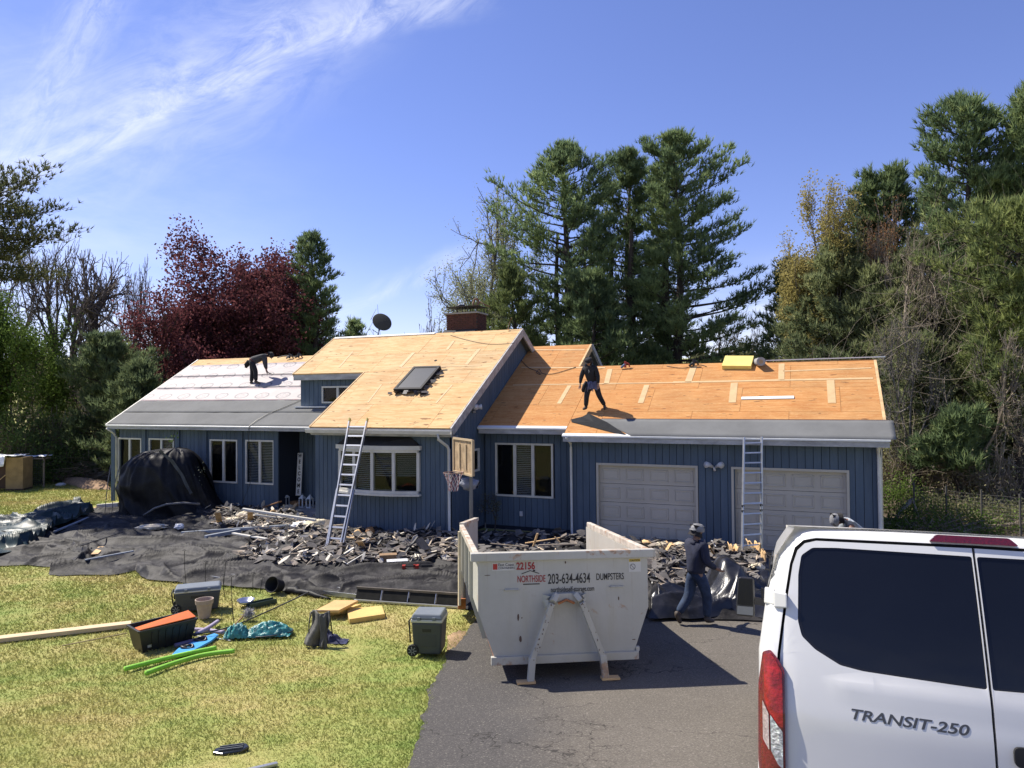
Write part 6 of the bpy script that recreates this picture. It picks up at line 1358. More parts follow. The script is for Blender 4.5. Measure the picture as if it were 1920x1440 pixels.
def bump_pl(x, y):
    c = gp(1388, 1140); c2 = gp(1250, 1150); c3 = gp(1350, 1130)
    return .62 * np.exp(-(((x - c.x) / .36) ** 2 + ((y - c.y - .35) / .55) ** 2)) + .20 * np.exp(-(((x - c2.x) / .5) ** 2 + ((y - c2.y - .3) / .5) ** 2)) + .30 * np.exp(-(((x - c3.x) / .22) ** 2 + ((y - c3.y) / .4) ** 2))
loft([(1215, 1165), (1290, 1167), (1335, 1164), (1372, 1160), (1440, 1166)], [(1215, 1092), (1290, 1085), (1360, 1075), (1400, 1070), (1450, 1080)], 'plastic_sheet', M_plast, 200, 110, .30, 61, off=.05, label='glossy black plastic sheet lifted in a heap beside the walking man', cat='plastic sheet', extra=bump_pl)
# folds that stand up: rolled hem, upturned flap
def ridge_roll(pts, r, name, label, m=M_tarp, n=10, flat=.6, cat='tarp'):
    q = MB(); P = []
    for i, (p, rr) in enumerate(zip(pts, r)): g = gp(*p); P.append(g + Vector((0, 0, rr * .55)))
    Q = []; R_ = []
    for i in range(len(P) - 1):
        for k in range(5): t = k / 5; Q.append(P[i].lerp(P[i + 1], t) + Vector((random.uniform(-.03, .03), random.uniform(-.03, .03), 0))); R_.append((r[i] * (1 - t) + r[i + 1] * t) * random.uniform(.8, 1.2))
    Q.append(P[-1]); R_.append(r[-1]); q.tube(Q, R_, n); o = q.build(name, m, smooth=True); tag(o, label, cat); return o
ridge_roll([(770, 1120), (800, 1100), (836, 1088), (870, 1080)], [.03, .10, .14, .08], 'tarp_fold', 'upturned fold of the black tarp near the dumpster hinge')
ridge_roll([(638, 1100), (640, 1085), (642, 1072)], [.09, .10, .03], 'tarp_fold', 'short black fold of tarp standing in front of the left ladder')
ridge_roll([(345, 1052), (390, 1045), (440, 1050), (495, 1045)], [.03, .08, .09, .07], 'tarp_fold', 'long shadowed fold of the black tarp left of the ladder')
# bucket lying at the tarp's edge
b0 = gp(520, 1112); t = thing('bucket', 'black bucket lying on its side at the front edge of the tarp', 'bucket', b0, rad(-20)); t.scale = (.72,) * 3
ridge_roll([(538, 1112), (575, 1116), (620, 1124)], [.10, .07, .02], 'tarp_fold', 'black rolled tarp edge just right of the bucket', M_cover)
q = MB(); m_ = Matrix.Rotation(rad(62), 3, 'X') ; q.lathe([(.0, 0), (.15, 0), (.175, .02), (.21, .36), (.225, .37), (.225, .39), (.20, .38), (.165, .03), (0, .02)], 24, (0, .12, .17), Matrix.Rotation(rad(70), 3, 'X')); q.build('bucket_body', mat('dull_black', (.010, .010, .010), .8), t, smooth=True)
# ------------------------------------------------------------------ covered heap by the left windows
def covered():
    c = gp(300, 972); t = thing('covered_furniture', 'tall heap under a shiny black tarp in front of the left windows', 'covered furniture', (c.x, c.y + .9, 0), 0)
    pr = [(0, -1.80, 1.85, 1.0), (.45, -1.80, 1.55, .98), (.95, -1.82, 1.32, .98), (1.35, -1.76, 1.14, .95), (1.7, -1.58, .96, .88), (1.95, -1.34, .80, .72), (2.13, -.98, .64, .5), (2.24, -.35, .45, .28), (2.26, .10, .14, .05)]
    q = MB(); zs = [p[0] for p in pr]
    def f(a, b):
        z = b * 2.26; l, r, d = [float(np.interp(z, zs, [p[k] for p in pr])) for k in (1, 2, 3)]; th = a * 2 * math.pi; cx = (l + r) / 2; hw_ = (r - l) / 2
        ca, sa = math.cos(th), math.sin(th); pw_ = .75; x = cx + hw_ * math.copysign(abs(ca) ** pw_, ca); y = d * math.copysign(abs(sa) ** pw_, sa)
        w_ = (.05 * (float(ridge(a * 26, z * .35, 4)) - .5) + .10 * (float(ridge(a * 11 + z * .8, z * .9, 6)) - .5) + .03 * (float(ridge(a * 50, z * 1.5, 8)) - .5)) * (1.25 - b * .6)
        return ((x + w_ * ca * 1.5) * .93, y + w_ * sa * 2.2, z + .10 * (float(vn(a * 9, z, 3)) - .5) * (1 if b > .05 else 0))
    q.grid(f, 180, 50); q.build('tarp_cover', M_cover, t, smooth=True)
    q = MB(); P = [(.15, -.95, 2.28), (.55, -.98, 1.95), (.92, -1.0, 1.45), (1.12, -1.02, 1.05), (1.25, -1.05, .85)]
    q.grid(lambda a, b: tuple(Vector(P[int(min(3.99, a * 4))]).lerp(Vector(P[int(min(3.99, a * 4)) + 1]), a * 4 % 1 if a < 1 else 1) + Vector((-.10 * b + .06 * (float(vn(a * 7, b * 3, 4)) - .5) - .1, .0 + .05 * b, -.06 * b))), 24, 4); q.build('cover_glint', mat('silver_sheen', (.06, .07, .085), .4, .4, 6), t, smooth=True)  # added pale strip paints the glint down the slope of the cover
    for k, pts in enumerate([[(-1.55, -1.04, 1.80), (-1.62, -1.10, 1.2), (-1.66, -1.12, .7), (-1.70, -1.12, .2)], [(-1.28, -1.0, 1.78), (-1.36, -1.10, 1.3), (-1.46, -1.14, .8), (-1.42, -1.16, .35), (-1.55, -1.15, .05)]]):
        q = MB(); q.tube(pts, [.012, .014, .012, .009, .008][:len(pts)], 6); q.build('cord', mat('grey_cord', (.16, .15, .14), .6), t, smooth=True)
    q = MB(); q.tube([(-.30, -1.35, .18), (.1, -1.45, .42), (.5, -1.48, .55), (1.0, -1.40, .58), (1.5, -1.30, .52)], .035, 8); q.build('pole', mat('grey_pole', (.16, .155, .15), .6), t, smooth=True)
    q = MB(); q.tube([(-.2, -.1, 2.2), (.05, -.1, 2.52), (.08, -.12, 2.75)], .012, 5); q.build('stem', M_bark, t)
    rs = np.random.RandomState(4); c_ = np.array([[-.02, -.1, 2.62]]) + rs.normal(0, .09, (26, 3)); co = leaves(c_, .09, rs); npmesh('leaves', co, quad(co), M_green, t, False, 4)
    rs = np.random.RandomState(6); c_ = np.array([[1.25, -.6, 1.5]]) + rs.normal(0, 1, (26, 3)) * np.array([.10, .1, .2]); co = leaves(c_, .055, rs); npmesh('leaves', co, quad(co), mat('pale_leaves', (.16, .18, .12), .8), t, False, 4)
covered()
# ------------------------------------------------------------------ debris
M_shing = mat('torn_shingle', (.125, .115, .105), .9, .3, 6, .6, 40, obj=False); M_shing2 = mat('old_shingle', (.23, .195, .16), .9, .3, 6, .6, 40, obj=False)
def scatter(name, label, regs, n, size, m, seed, hz=.05, asp=.5, th=.008, tiltr=.35, kind='stuff'):
    rs = np.random.RandomState(seed); q = MB()
    for k in range(n):
        poly = regs[rs.randint(len(regs))]; a, b = rs.rand(), rs.rand(); (x0, y0), (x1, y1), (x2, y2), (x3, y3) = poly
        x = (x0 * (1 - a) + x1 * a) * (1 - b) + (x3 * (1 - a) + x2 * a) * b; y = (y0 * (1 - a) + y1 * a) * (1 - b) + (y3 * (1 - a) + y2 * a) * b
        p = gp(x, y); s = size * rs.uniform(.4, 1.5); kk = rs.randint(4, 7); m3 = Euler((rs.normal(0, tiltr), rs.normal(0, tiltr), rs.uniform(0, 6.28))).to_matrix(); w_ = s * asp * rs.uniform(.6, 1.3)
        c = p + Vector((0, 0, .012 + on_tarp(p) + abs(rs.normal(0, hz * .6)) + s * .07)); ph = rs.rand()
        q.plate([c + m3 @ Vector((s / 2 * math.cos(6.283 * (j + ph) / kk) * rs.uniform(.75, 1.25), w_ / 2 * math.sin(6.283 * (j + ph) / kk) * rs.uniform(.75, 1.25), 0)) for j in range(kk)], m3 @ Vector((0, 0, th)))
    o = q.build(name, m); tag(o, label, None, kind=kind); return o
RL = [[(400, 1000), (590, 1010), (590, 960), (380, 958)], [(600, 1062), (860, 1072), (860, 1012), (600, 1000)], [(440, 1060), (640, 1080), (640, 1010), (480, 1000)]]
RRt = [[(905, 1085), (1225, 1100), (1225, 1020), (900, 1004)], [(1225, 1075), (1430, 1085), (1430, 1042), (1225, 1022)], [(1225, 1120), (1420, 1120), (1420, 1060), (1225, 1060)]]
scatter('shingle_scraps', None, RL[:2] + RL[1:3], 560, .28, M_shing, 1, .05, .55); scatter('shingle_scraps', None, RRt, 1100, .30, M_shing, 2, .05, .55)
scatter('old_shingle_scraps', None, RRt + [RL[1], RL[2], RL[1], RL[0]], 900, .28, M_shing2, 3, .05, .40)
scatter('wood_splinters', None, RL + RL[:1] + RRt, 620, .28, mat('splinter', (.52, .42, .30), .8, .2, 5), 4, .07, .10, .014, .2)
scatter('pale_scraps', None, [RL[0], RL[0], RL[2], RL[1]], 380, .24, mat('pale_scrap', (.62, .57, .47), .8, .2, 5), 5, .08, .35, .006, .6)
# curls of tan backing and insulation: lumps
M_tan = mat('tan_insulation', (.60, .40, .20), .9, .35, 7, .5, 30, obj=False); M_cream = mat('cream_insulation', (.66, .58, .42), .9, .3, 8, .6, 30, obj=False); M_bagw = mat('white_plastic_bag', (.70, .71, .72), .35, .15, 6, .4, 20)
def lump(px, py, w_, h_, m, name, label, cat, seed=0, dz=0., curl=False, lift=.0):
    p = gp(px, py); rs = np.random.RandomState(seed + int(px)); q = MB()
    if curl:
        a = rs.uniform(0, 3.14); P = []
        for k in range(9): t = k / 8; P.append(Vector((math.cos(a) * (t - .5) * w_, math.sin(a) * (t - .5) * w_ * .5, h_ * .5 + h_ * .6 * math.sin(t * 6.5 + seed))))
        q.grid(lambda s, b: tuple(P[min(8, int(s * 8))].lerp(P[min(8, int(s * 8) + 1)], s * 8 % 1) + Vector((0, (b - .5) * h_ * 1.4, .03 * math.sin(b * 9 + s * 12)))), 20, 4); o = q.build(name, m, smooth=True, solid=.012)
    else:
        def f(s, b):
            th = s * 6.283; ph = b * math.pi; r = 1 + .45 * (float(vn(s * 9, b * 7, seed)) - .5) + .35 * (float(ridge(s * 19, b * 13, seed + 2)) - .5)
            return (w_ / 2 * r * math.sin(ph) * math.cos(th), w_ * .33 * r * math.sin(ph) * math.sin(th), h_ / 2 + h_ / 2 * r * math.cos(ph))
        q.grid(f, 28, 14); o = q.build(name, m, smooth=True)
    o.location = (p.x, p.y, p.z + .0 + on_tarp(p) * .85 + dz * .3 + lift); tag(o, label, cat); return o
lump(404, 952, .50, .42, M_bagw, 'plastic_bag', 'clear white plastic bag beside the black-covered heap', 'plastic bag', 3, lift=.1)
lump(385, 938, .20, .22, M_bagw, 'paper_scrap', 'small white paper scrap caught on the slope of the black cover', 'scrap', 5, lift=.3)
lump(285, 998, .85, .12, M_cream, 'insulation_strip', 'long pale strip of insulation on the tarp before the covered heap', 'insulation', 7)
lump(335, 1000, .26, .16, M_bagw, 'plastic_cup', 'crumpled white plastic right of the pale strip', 'scrap', 8)
for i, (x, y_, w_, h_, c_) in enumerate(((425, 946, .7, .16, 1), (447, 952, .6, .18, 1), (463, 950, .5, .2, 1), (440, 984, .5, .16, 0), (458, 982, .45, .2, 0), (512, 978, .8, .10, 1), (540, 962, .6, .22, 0), (560, 968, .5, .2, 0), (200, 962, .9, .12, 1))):
    lump(x, y_, w_, h_, M_tan if c_ else M_cream, 'torn_backing' if c_ else 'insulation_tuft', ('tan curl of torn backing nearest the plastic bag', 'tan curl in the middle of the left debris heap', 'knotted tan curl under the end of the long white board', 'cream tuft between the two wood blocks', 'larger cream tuft below the wood blocks', 'flat tan strip lying under the white board', 'cream tuft on the debris near the lanterns', 'cream tuft right against the centre block corner', 'tan strip of backing behind the left end of the tarp')[i], 'insulation', i, curl=bool(c_))
lump(595, 1000, .75, .28, M_cream, 'insulation_tuft', 'cream insulation heap at the foot of the left ladder', 'insulation', 21); lump(568, 998, .6, .22, M_bagw, 'plastic_bag', 'white plastic sheet bundled left of the ladder foot', 'plastic bag', 22)
lump(668, 1014, .5, .16, M_tan, 'torn_backing', 'brown-orange strip right of the left ladder', 'insulation', 23, curl=True); lump(694, 1012, .28, .22, mat('brown_ball', (.40, .20, .07), .6, .3, 6), 'brown_bundle', 'round brown bundle by the wall under the bow window', 'bundle', 24)
lump(852, 1026, .45, .14, M_cream, 'insulation_tuft', 'pale foam piece beside the dumpster gate', 'insulation', 26)
for i, (x, y_, w_, h_, c_) in enumerate(((1228, 1032, .62, .15, 1), (1240, 1038, .35, .2, 0), (1262, 1042, .55, .2, 1), (1275, 1036, .30, .16, 0), (1338, 1054, .42, .24, 1), (1376, 1052, .50, .26, 1), (1412, 1047, .42, .30, 1), (1405, 1058, .55, .06, 0), (1428, 1054, .40, .2, 1), (1425, 1068, .35, .16, 1), (1420, 1088, .30, .2, 0), (1432, 1080, .32, .2, 1), (1352, 1070, .25, .12, 1))):
    lump(x, y_, w_, h_, M_tan if c_ else M_cream, 'torn_backing', ('tan curl nearest the right rear corner of the dumpster', 'short cream twist beside that curl', 'orange-tan folded piece below the left garage door', 'cream scrap just left of the walking man', 'tan scrap just right of the walking man', 'tan loop of backing left of the right ladder', 'tall tan roll between the ladder rails', 'pale flat board under the lowest rung', 'tan bundle right of the ladder foot', 'tan slice beside the van mirror', 'white knotted scrap near the van', 'tan wedge at the van edge', 'orange chip in the shingles behind the heap of plastic')[i], 'insulation', 40 + i, curl=bool(c_), dz=.05)
# boards, gutters and rails lying about (ends given in the photograph)
def stick(a, b, w_, h_, m, name, label, cat, za=.05, zb=.05, tube=False):
    A = gp(*a, za); B = gp(*b, zb); mx_ = max(0, on_tarp(A.lerp(B, .5)) - .06); A.z += max(0, on_tarp(A) - .05); B.z += max(0, on_tarp(B) - .05); q = MB()
    if tube: q.tube([A, B], w_, 8)
    else: q.bar(A, B, w_, h_)
    o = q.build(name, m, smooth=False, bevel=0 if tube else .004); tag(o, label, cat); return o
stick((455, 957), (592, 990), .13, .06, M_white, 'white_board', 'long white trim board slanting down to the centre block corner', 'board', .75, .22)
stick((478, 970), (530, 978), .09, .05, M_white, 'white_board', 'short white board under the long slanting one', 'board', .35, .15)
stick((437, 1000), (500, 1018), .09, .04, M_white, 'white_board', 'thin white strip on the tarp left of the ladder', 'board', .18, .12)
stick((385, 1010), (450, 996), .11, .10, mat('grey_gutter', (.30, .33, .36), .4, .2, 4), 'gutter_length', 'piece of grey gutter lying below the left debris', 'gutter', .10, .14)
stick((340, 1002), (545, 990), .09, .08, MATS['grey_gutter'], 'gutter_length', 'long dark grey gutter lying across the left debris', 'gutter', .12, .12)
stick((102, 998), (165, 972), .08, .04, MATS['grey_gutter'], 'gutter_length', 'pale metal strip on the green tarp side', 'gutter', .12, .12)
stick((182, 950), (222, 949), .12, .14, M_white, 'downspout_length', 'white downspout end poking out left of the covered heap', 'downspout', .22, .22)
stick((408, 968), (412, 985), .16, .035, M_lumber, 'wood_block', 'upright pale wood block, left of the pair in the debris', 'wood block', .5, .08)
stick((469, 963), (469, 983), .16, .035, M_lumber, 'wood_block', 'upright pale wood block, right of the pair in the debris', 'wood block', .5, .08)
stick((495, 960), (525, 948), .12, .03, mat('brown_board', (.28, .15, .07), .8, .3, 4), 'brown_board', 'brown board leaning on the entry step', 'board', .1, .45)
stick((545, 962), (556, 944), .11, .03, M_lumber, 'raw_board', 'raw board leaning toward the welcome sign', 'board', .1, .35)
stick((641, 1013), (705, 1022), .09, .035, M_lumber, 'raw_board', 'pale board lying right of the left ladder', 'board', .12, .12)
stick((674, 1022), (681, 1036), .14, .04, M_lumber, 'wood_block', 'upright yellow wood block right of the left ladder', 'wood block', .35, .05)
stick((613, 1053), (652, 1066), .03, .012, M_white, 'white_strip', 'bent white strip in front of the left ladder', 'strip', .10, .12)
stick((650, 1066), (685, 1040), .03, .02, M_white, 'white_strip', 'white strip rising toward the yellow block', 'strip', .10, .22)
stick((690, 1050), (730, 1040), .05, .02, M_white, 'white_strip', 'white strip left of the black debris box', 'strip', .10, .14)
stick((645, 1046), (664, 1038), .10, .03, M_white, 'white_strip', 'short white board right of the ladder feet', 'strip', .12, .2)
stick((746, 1058), (783, 1012), .05, .03, M_black, 'black_stick', 'long black stick standing out of the debris under the bow window', 'stick', .05, .45)
stick((709, 1034), (717, 1012), .05, .05, M_black, 'black_stick', 'short black stick leaning before the bow window', 'stick', .05, .3)
stick((150, 1030), (230, 1000), .03, .02, M_black, 'black_stick', 'thin black rod across the left tarp', 'stick', .2, .2)
stick((177, 1043), (191, 1030), .16, .03, M_lumber, 'wood_offcut', 'single pale wood offcut on the left tarp', 'wood offcut', .10, .12)
stick((-40, 1203), (246, 1170), .19, .07, mat('new_lumber', (.66, .50, .30), .8, .12, 4, .15, 30, stretch=(.3, 1, 1)), 'timber_plank', 'long new timber plank lying on the lawn at the left edge', 'plank', .04, .04)
stick((116, 1211), (238, 1187), .010, 0, mat('bamboo', (.35, .27, .13), .7), 'bamboo_cane', 'thin cane lying on the grass under the timber plank', 'cane', .02, .02, True)
stick((160, 1058), (250, 1040), .06, .03, MATS['grey_gutter'], 'metal_strip', 'pale metal strip under the left tarp folds', 'strip', .12, .12)
stick((1335, 1028), (1352, 1052), .012, 0, M_bagw, 'white_cable', 'loose white cable by the blue wall behind the walking man', 'cable', .2, .05, True)
for i, (a, b, za, zb) in enumerate((((985, 1020), (1050, 1012), .3, .35), ((1010, 1030), (1080, 1022), .25, .3), ((1040, 1010), (1050, 1026), .4, .2), ((920, 1022), (990, 1030), .2, .2), ((1000, 1028), (1008, 1012), .2, .45))):
    stick(a, b, .05, .025, (M_lumber, M_vine)[i % 2], 'broken_lath', ('longest pale lath seen over the dumpster front', 'second lath crossing below the longest one', 'short upright lath seen over the dumpster front', 'lath lying nearest the left dumpster wall', 'thin lath standing up behind the dumpster front')[i], 'lath', za, zb)
# cardboard box of nails, red bar clamp, torn box
p = gp(745, 1070); p.z += on_tarp(p) - .02; t = thing('carton', 'small black and white carton on the tarp under the bow window', 'carton', p, rad(12))
q = MB(); q.box((-.24, -.14, .03), (.24, .14, .18)); q.build('carton_body', mat('carton_print', (.045, .05, .055), .6, .5, 9), t)
q = MB(); q.box((-.235, -.135, .181), (.235, .135, .186)); q.build('carton_lid', mat('carton_white', (.55, .56, .56), .6, .3, 14), t); q = MB(); q.box((.14, -.143, .05), (.21, -.141, .15)); q.build('carton_label', MATS['carton_white'], t)
p = gp(728, 1062); p.z += on_tarp(p) - .02; q = MB(); q.box((-.20, -.12, .03), (.20, .12, .22)); o = q.build('cardboard_box', mat('cardboard', (.27, .17, .09), .85, .2, 5)); o.location = p; o.rotation_euler = (0, 0, .2); tag(o, 'open brown cardboard box just behind the black and white carton', 'box')
p = gp(782, 1050); p.z += on_tarp(p) - .02; t = thing('roofing_bundle', 'dark folded bundle of shingles standing tent-like below the bow window', 'shingle bundle', p, rad(-14))
for s, a_ in ((-1, .55), (1, -.9)): q = MB(); q.obox((s * .18, 0, .18), (.46, .42, .03), Matrix.Rotation(-a_, 3, 'Y')); q.build('shingle_slab', M_shing, t)
p = gp(782, 1080); p.z += on_tarp(p) - .02; t = thing('bar_clamp', 'red and black bar clamp lying on the tarp near the dumpster', 'clamp', p, rad(4))
q = MB(); q.box((-.30, -.015, .08), (.34, .015, .10)); q.box((.10, -.02, .06), (.34, .02, .11)); q.build('bar', M_black, t)
for x, l in ((-.29, .12), (.0, .16), (-.05, .08)): q = MB(); q.box((x - .03, -.10 if l > .1 else 0, .05), (x + .04, .04, .12)); q.build('jaw', mat('clamp_red', (.30, .025, .015), .5), t)
# ------------------------------------------------------------------ aluminium ladder plank and black trough along the tarp edge
p0, p1_, p2_ = gp(365, 1083), gp(500, 1107), gp(868, 1142)
def rail_run(A, B, name, label, cat):
    t = thing(name, label, cat, A); d = (B - A); q = MB(); up = Vector((0, 0, 1)); n = d.cross(up).normalized(); L = Vector((0, 0, 0))
    for k, o_ in enumerate((0, .32)): q = MB(); q.bar(Vector((0, 0, .05)) - n * o_, d - n * o_ + Vector((0, 0, .05)), .03, .085); q.build('rail', mat('aluminium', (.46, .47, .48), .35, .1, 5, metal=.7), t)
    k = int(d.length / .31)
    for i in range(k): c = d * ((i + .5) / k); q = MB(); q.tube([c + Vector((0, 0, .05)), c - n * .32 + Vector((0, 0, .05))], .014, 6); q.build('rung', MATS['aluminium'], t)
    return t
rail_run(p0, gp(500, 1104), 'ladder_section', 'aluminium ladder section lying on the tarp behind the green-lidded cooler', 'ladder'); rail_run(gp(556, 1110), gp(700, 1127), 'ladder_section', 'aluminium ladder section lying at the tarp edge behind the foam slabs', 'ladder')
A, B = gp(664, 1128), gp(868, 1142); t = thing('trough', 'long black panelled trough lying at the tarp edge up to the dumpster', 'trough', A); d = B - A; n = d.cross(Vector((0, 0, 1))).normalized()
q = MB(); q.bar(Vector((0, 0, .03)), d + Vector((0, 0, .03)), .05, .03); q.build('lower_rail', MATS['aluminium'], t); q = MB(); q.bar(-n * .12 + Vector((0, 0, .24)), d - n * .12 + Vector((0, 0, .24)), .04, .04); q.build('upper_rail', mat('aged_wood', (.13, .11, .09), .8, .3, 5), t)
for i in range(4):
    a, b = d * (i / 4 + .006), d * ((i + 1) / 4 - .006); q = MB(); q.plate([a - n * .03 + Vector((0, 0, .05)), b - n * .03 + Vector((0, 0, .05)), b - n * .12 + Vector((0, 0, .23)), a - n * .12 + Vector((0, 0, .23))], (0, 0, .01)); q.build('panel', mat('trough_panel', (.016, .016, .014), .8, .4, 7, spec=.2), t)
    q = MB(); q.bar(b - n * .02 + Vector((0, 0, .055)), b - n * .11 + Vector((0, 0, .235)), .012, .012); q.build('crosspiece', MATS['aluminium'], t)
# ------------------------------------------------------------------ ladders
M_alu = MATS['aluminium']
def ladder(name, label, bl, br, tl, tr_, n, rw=.07, flare=0., feet=True, rd=.03, foot_m=None):
    """between bottom points bl, br and top points tl, tr (world)"""
    t = thing(name, label, 'ladder', (bl + br) / 2); o = (bl + br) / 2; bl, br, tl, tr_ = [p - o for p in (bl, br, tl, tr_)]; up = (tl - bl).normalized(); side = (br - bl).normalized(); nn = side.cross(up)
    for s, (a, b) in enumerate(((bl, tl), (br, tr_))):
        q = MB(); q.bar(a, b, rw * .45, rw, side if False else nn); q.build('rail', M_alu, t)
        if flare: q = MB(); q.bar(a + side * (-flare if not s else flare) - nn * .02, a.lerp(b, .47) - nn * .02 + side * (-.035 if not s else .035), rw * .4, rw * .8, nn); q.build('outer_rail', M_alu, t)
        q = MB(); q.obox(a + Vector((0, 0, .03)) + side * (-flare if not s else flare), (.07, .09, .07)); q.build('foot', foot_m or M_rub, t)
        q = MB(); q.bar(b, b + up * .10, rw * .5, rw * 1.1, nn); q.build('rail_cap', foot_m or M_rub, t) if foot_m else None
    for i in range(n):
        f = (i + .6) / (n + .2); q = MB(); e = flare * max(0, 1 - f / .47) if flare else 0; q.bar(bl.lerp(tl, f) - side * e, br.lerp(tr_, f) + side * e, .045 if flare else .034, .030, nn); q.build('rung', M_alu, t)
    if not flare:
        for f in (.40, .44): 
            for a, b in ((bl, tl), (br, tr_)): q = MB(); q.obox(a.lerp(b, f), (.05, .06, .05)); q.build('lock', M_black, t)
    return t
def onwall(px, py, v): a, z = hw(px, py, v); return H(a, v, z)
ladder('folding_ladder', 'flared aluminium multi-position ladder leaning on the gutter beside the bow window', gp(612, 1043), gp(634, 1045), onwall(655, 790, 16.62), onwall(688, 790, 16.62), 13, .075, .07, foot_m=mat('yellow_foot', (.42, .34, .08), .6))
ladder('extension_ladder', 'straight grey extension ladder leaning on the eave before the right garage door', gp(1391, 1056), gp(1427, 1052), onwall(1395, 820, 18.42), onwall(1428, 819, 18.42), 12, .06)
# ------------------------------------------------------------------ coolers, pot, tote and pool things
M_cool = mat('cooler_charcoal', (.055, .062, .066), .5, .12, 2, .1, 30); M_lid = mat('cooler_lid', (.17, .195, .22), .45, .1, 2); M_lip = mat('cooler_lip', (.52, .52, .47), .5)
def cooler(label, loc, rz, L, D_, Hh, upright=False):
    t = thing('cooler', label, 'cooler', loc, rz)
    q = MB(); hx, hy = L / 2, D_ / 2; k = .88; q.hexa([(-hx * k, -hy * k, .03), (hx * k, -hy * k, .03), (hx * k, hy * k, .03), (-hx * k, hy * k, .03), (-hx, -hy, Hh * .80), (hx, -hy, Hh * .80), (hx, hy, Hh * .80), (-hx, hy, Hh * .80)]); q.build('cooler_body', M_cool, t, bevel=.025)
    q = MB(); q.box((-hx - .008, -hy - .008, Hh * .80), (hx + .008, hy + .008, Hh * .875)); q.build('lip', M_lip, t, bevel=.012)
    q = MB(); q.hexa([(-hx - .012, -hy - .012, Hh * .88), (hx + .012, -hy - .012, Hh * .88), (hx + .012, hy + .012, Hh * .88), (-hx - .012, hy + .012, Hh * .88), (-hx + .02, -hy + .02, Hh), (hx - .02, -hy + .02, Hh), (hx - .02, hy - .02, Hh), (-hx + .02, hy - .02, Hh)]); lid = q.build('lid', M_lid, t, bevel=.02)
    for x in (-L * .25, L * .25): q = MB(); q.obox((x, -hy - .018, Hh * .90), (.05, .02, .05)); q.build('latch', M_lid, lid, bevel=.005)
    q = MB(); q.obox((0, -hy * .955, Hh * .62), (L * .30, .012, .05)); q.build('grip', M_black, t, bevel=.004); q = MB(); q.obox((0, -hy * .945, Hh * .38), (L * .62, .008, Hh * .30)); q.build('front_panel', mat('cooler_panel', (.045, .05, .054), .5), t, bevel=.004)
    for s in (-1, 1):
        q = MB(); q.lathe([(0, -.025), (.03, -.03), (.085, -.025), (.09, 0), (.085, .025), (.03, .03), (0, .025)], 18, (-hx * .93, s * (hy * .92), .09), Matrix.Rotation(math.pi / 2, 3, 'X')); w__ = q.build('wheel', M_rub, t, smooth=False)
        for a in range(7): q = MB(); c_ = math.cos(a * .897), math.sin(a * .897); q.bar((-hx * .93 + c_[0] * .015, s * (hy * .92 + .032), .09 + c_[1] * .015), (-hx * .93 + c_[0] * .062, s * (hy * .92 + .030), .09 + c_[1] * .062), .008, .012); q.build('spoke', mat('spoke_grey', (.25, .25, .25), .5), w__)
    q = MB(); q.tube([(-hx - .03, -hy * .75, .20), (-hx - .045, -hy * .78, Hh * .82), (-hx - .045, hy * .78, Hh * .82), (-hx - .03, hy * .75, .20)], .012, 6); q.build('pull_handle', M_black, t, smooth=True); return t
pc = gp(803, 1232); cooler('upright wheeled grey cooler standing on the grass edge beside the driveway', (pc.x, pc.y + .2, pc.z), rad(-6), .46, .42, .63)
pc = gp(362, 1150); cooler('long wheeled grey cooler behind the terracotta-pale flower pot', (pc.x, pc.y + .22, pc.z), rad(20), .78, .40, .47)
p = gp(381, 1160); t = thing('flower_pot', 'empty pale clay flower pot standing before the long cooler', 'flower pot', (p.x, p.y + .05, p.z)); q = MB(); q.lathe([(0, .0), (.095, 0), (.135, .25), (.150, .255), (.158, .34), (.142, .34), (.130, .26), (.085, .03), (0, .03)], 28); q.build('pot_body', mat('pale_clay', (.42, .33, .26), .8, .15, 5), t, smooth=False, bevel=.006)
# black tote with orange lid
A, B = gp(243, 1226), gp(341, 1205); Cc = (A + B) / 2; t = thing('storage_tote', 'black storage tote with orange lid resting in it on the lawn', 'tote', (Cc.x, Cc.y + .2, Cc.z), math.atan2(B.y - A.y, B.x - A.x)); L = (B - A).length / 2
M_tote = mat('tote_black', (.014, .014, .015), .45, .1, 3); q = MB(); w0, w1, D0, D1_, hh = L * .95, L * 1.12, .20, .25, .34
lo = [(-w0, -D0, 0), (w0, -D0, 0), (w0, D0, 0), (-w0, D0, 0)]; hi = [(-w1, -D1_, hh), (w1, -D1_, hh), (w1, D1_, hh), (-w1, D1_, hh)]; i_ = .015
for k in range(4):
    a, b, c_, d_ = lo[k], lo[(k + 1) % 4], hi[(k + 1) % 4], hi[k]; inn = lambda p_: (p_[0] * .95, p_[1] * .93, p_[2]); q.hexa([a, b, inn(b), inn(a), d_, c_, inn(c_), inn(d_)])
q.add([(x * .99, y_ * .99, .012) for x, y_, z_ in lo], [(0, 1, 2, 3)]); q.build('tote_body', M_tote, t)
q = MB()
for k in range(4): a, b = Vector(hi[k]), Vector(hi[(k + 1) % 4]); q.bar(a, b, .035, .03)
q.build('tote_rim', M_tote, t, bevel=.004)
for x in np.linspace(-.62, .72, 6) * w0: q = MB(); q.hexa([(x - .012, -D0 - .012, .03), (x + .012, -D0 - .012, .03), (x + .012, -D0 + .01, .03), (x - .012, -D0 + .01, .03), (x * 1.1 - .012, -D1_ - .008, hh - .05), (x * 1.1 + .012, -D1_ - .008, hh - .05), (x * 1.1 + .012, -D1_ + .01, hh - .05), (x * 1.1 - .012, -D1_ + .01, hh - .05)]); q.build('tote_rib', M_tote, t)
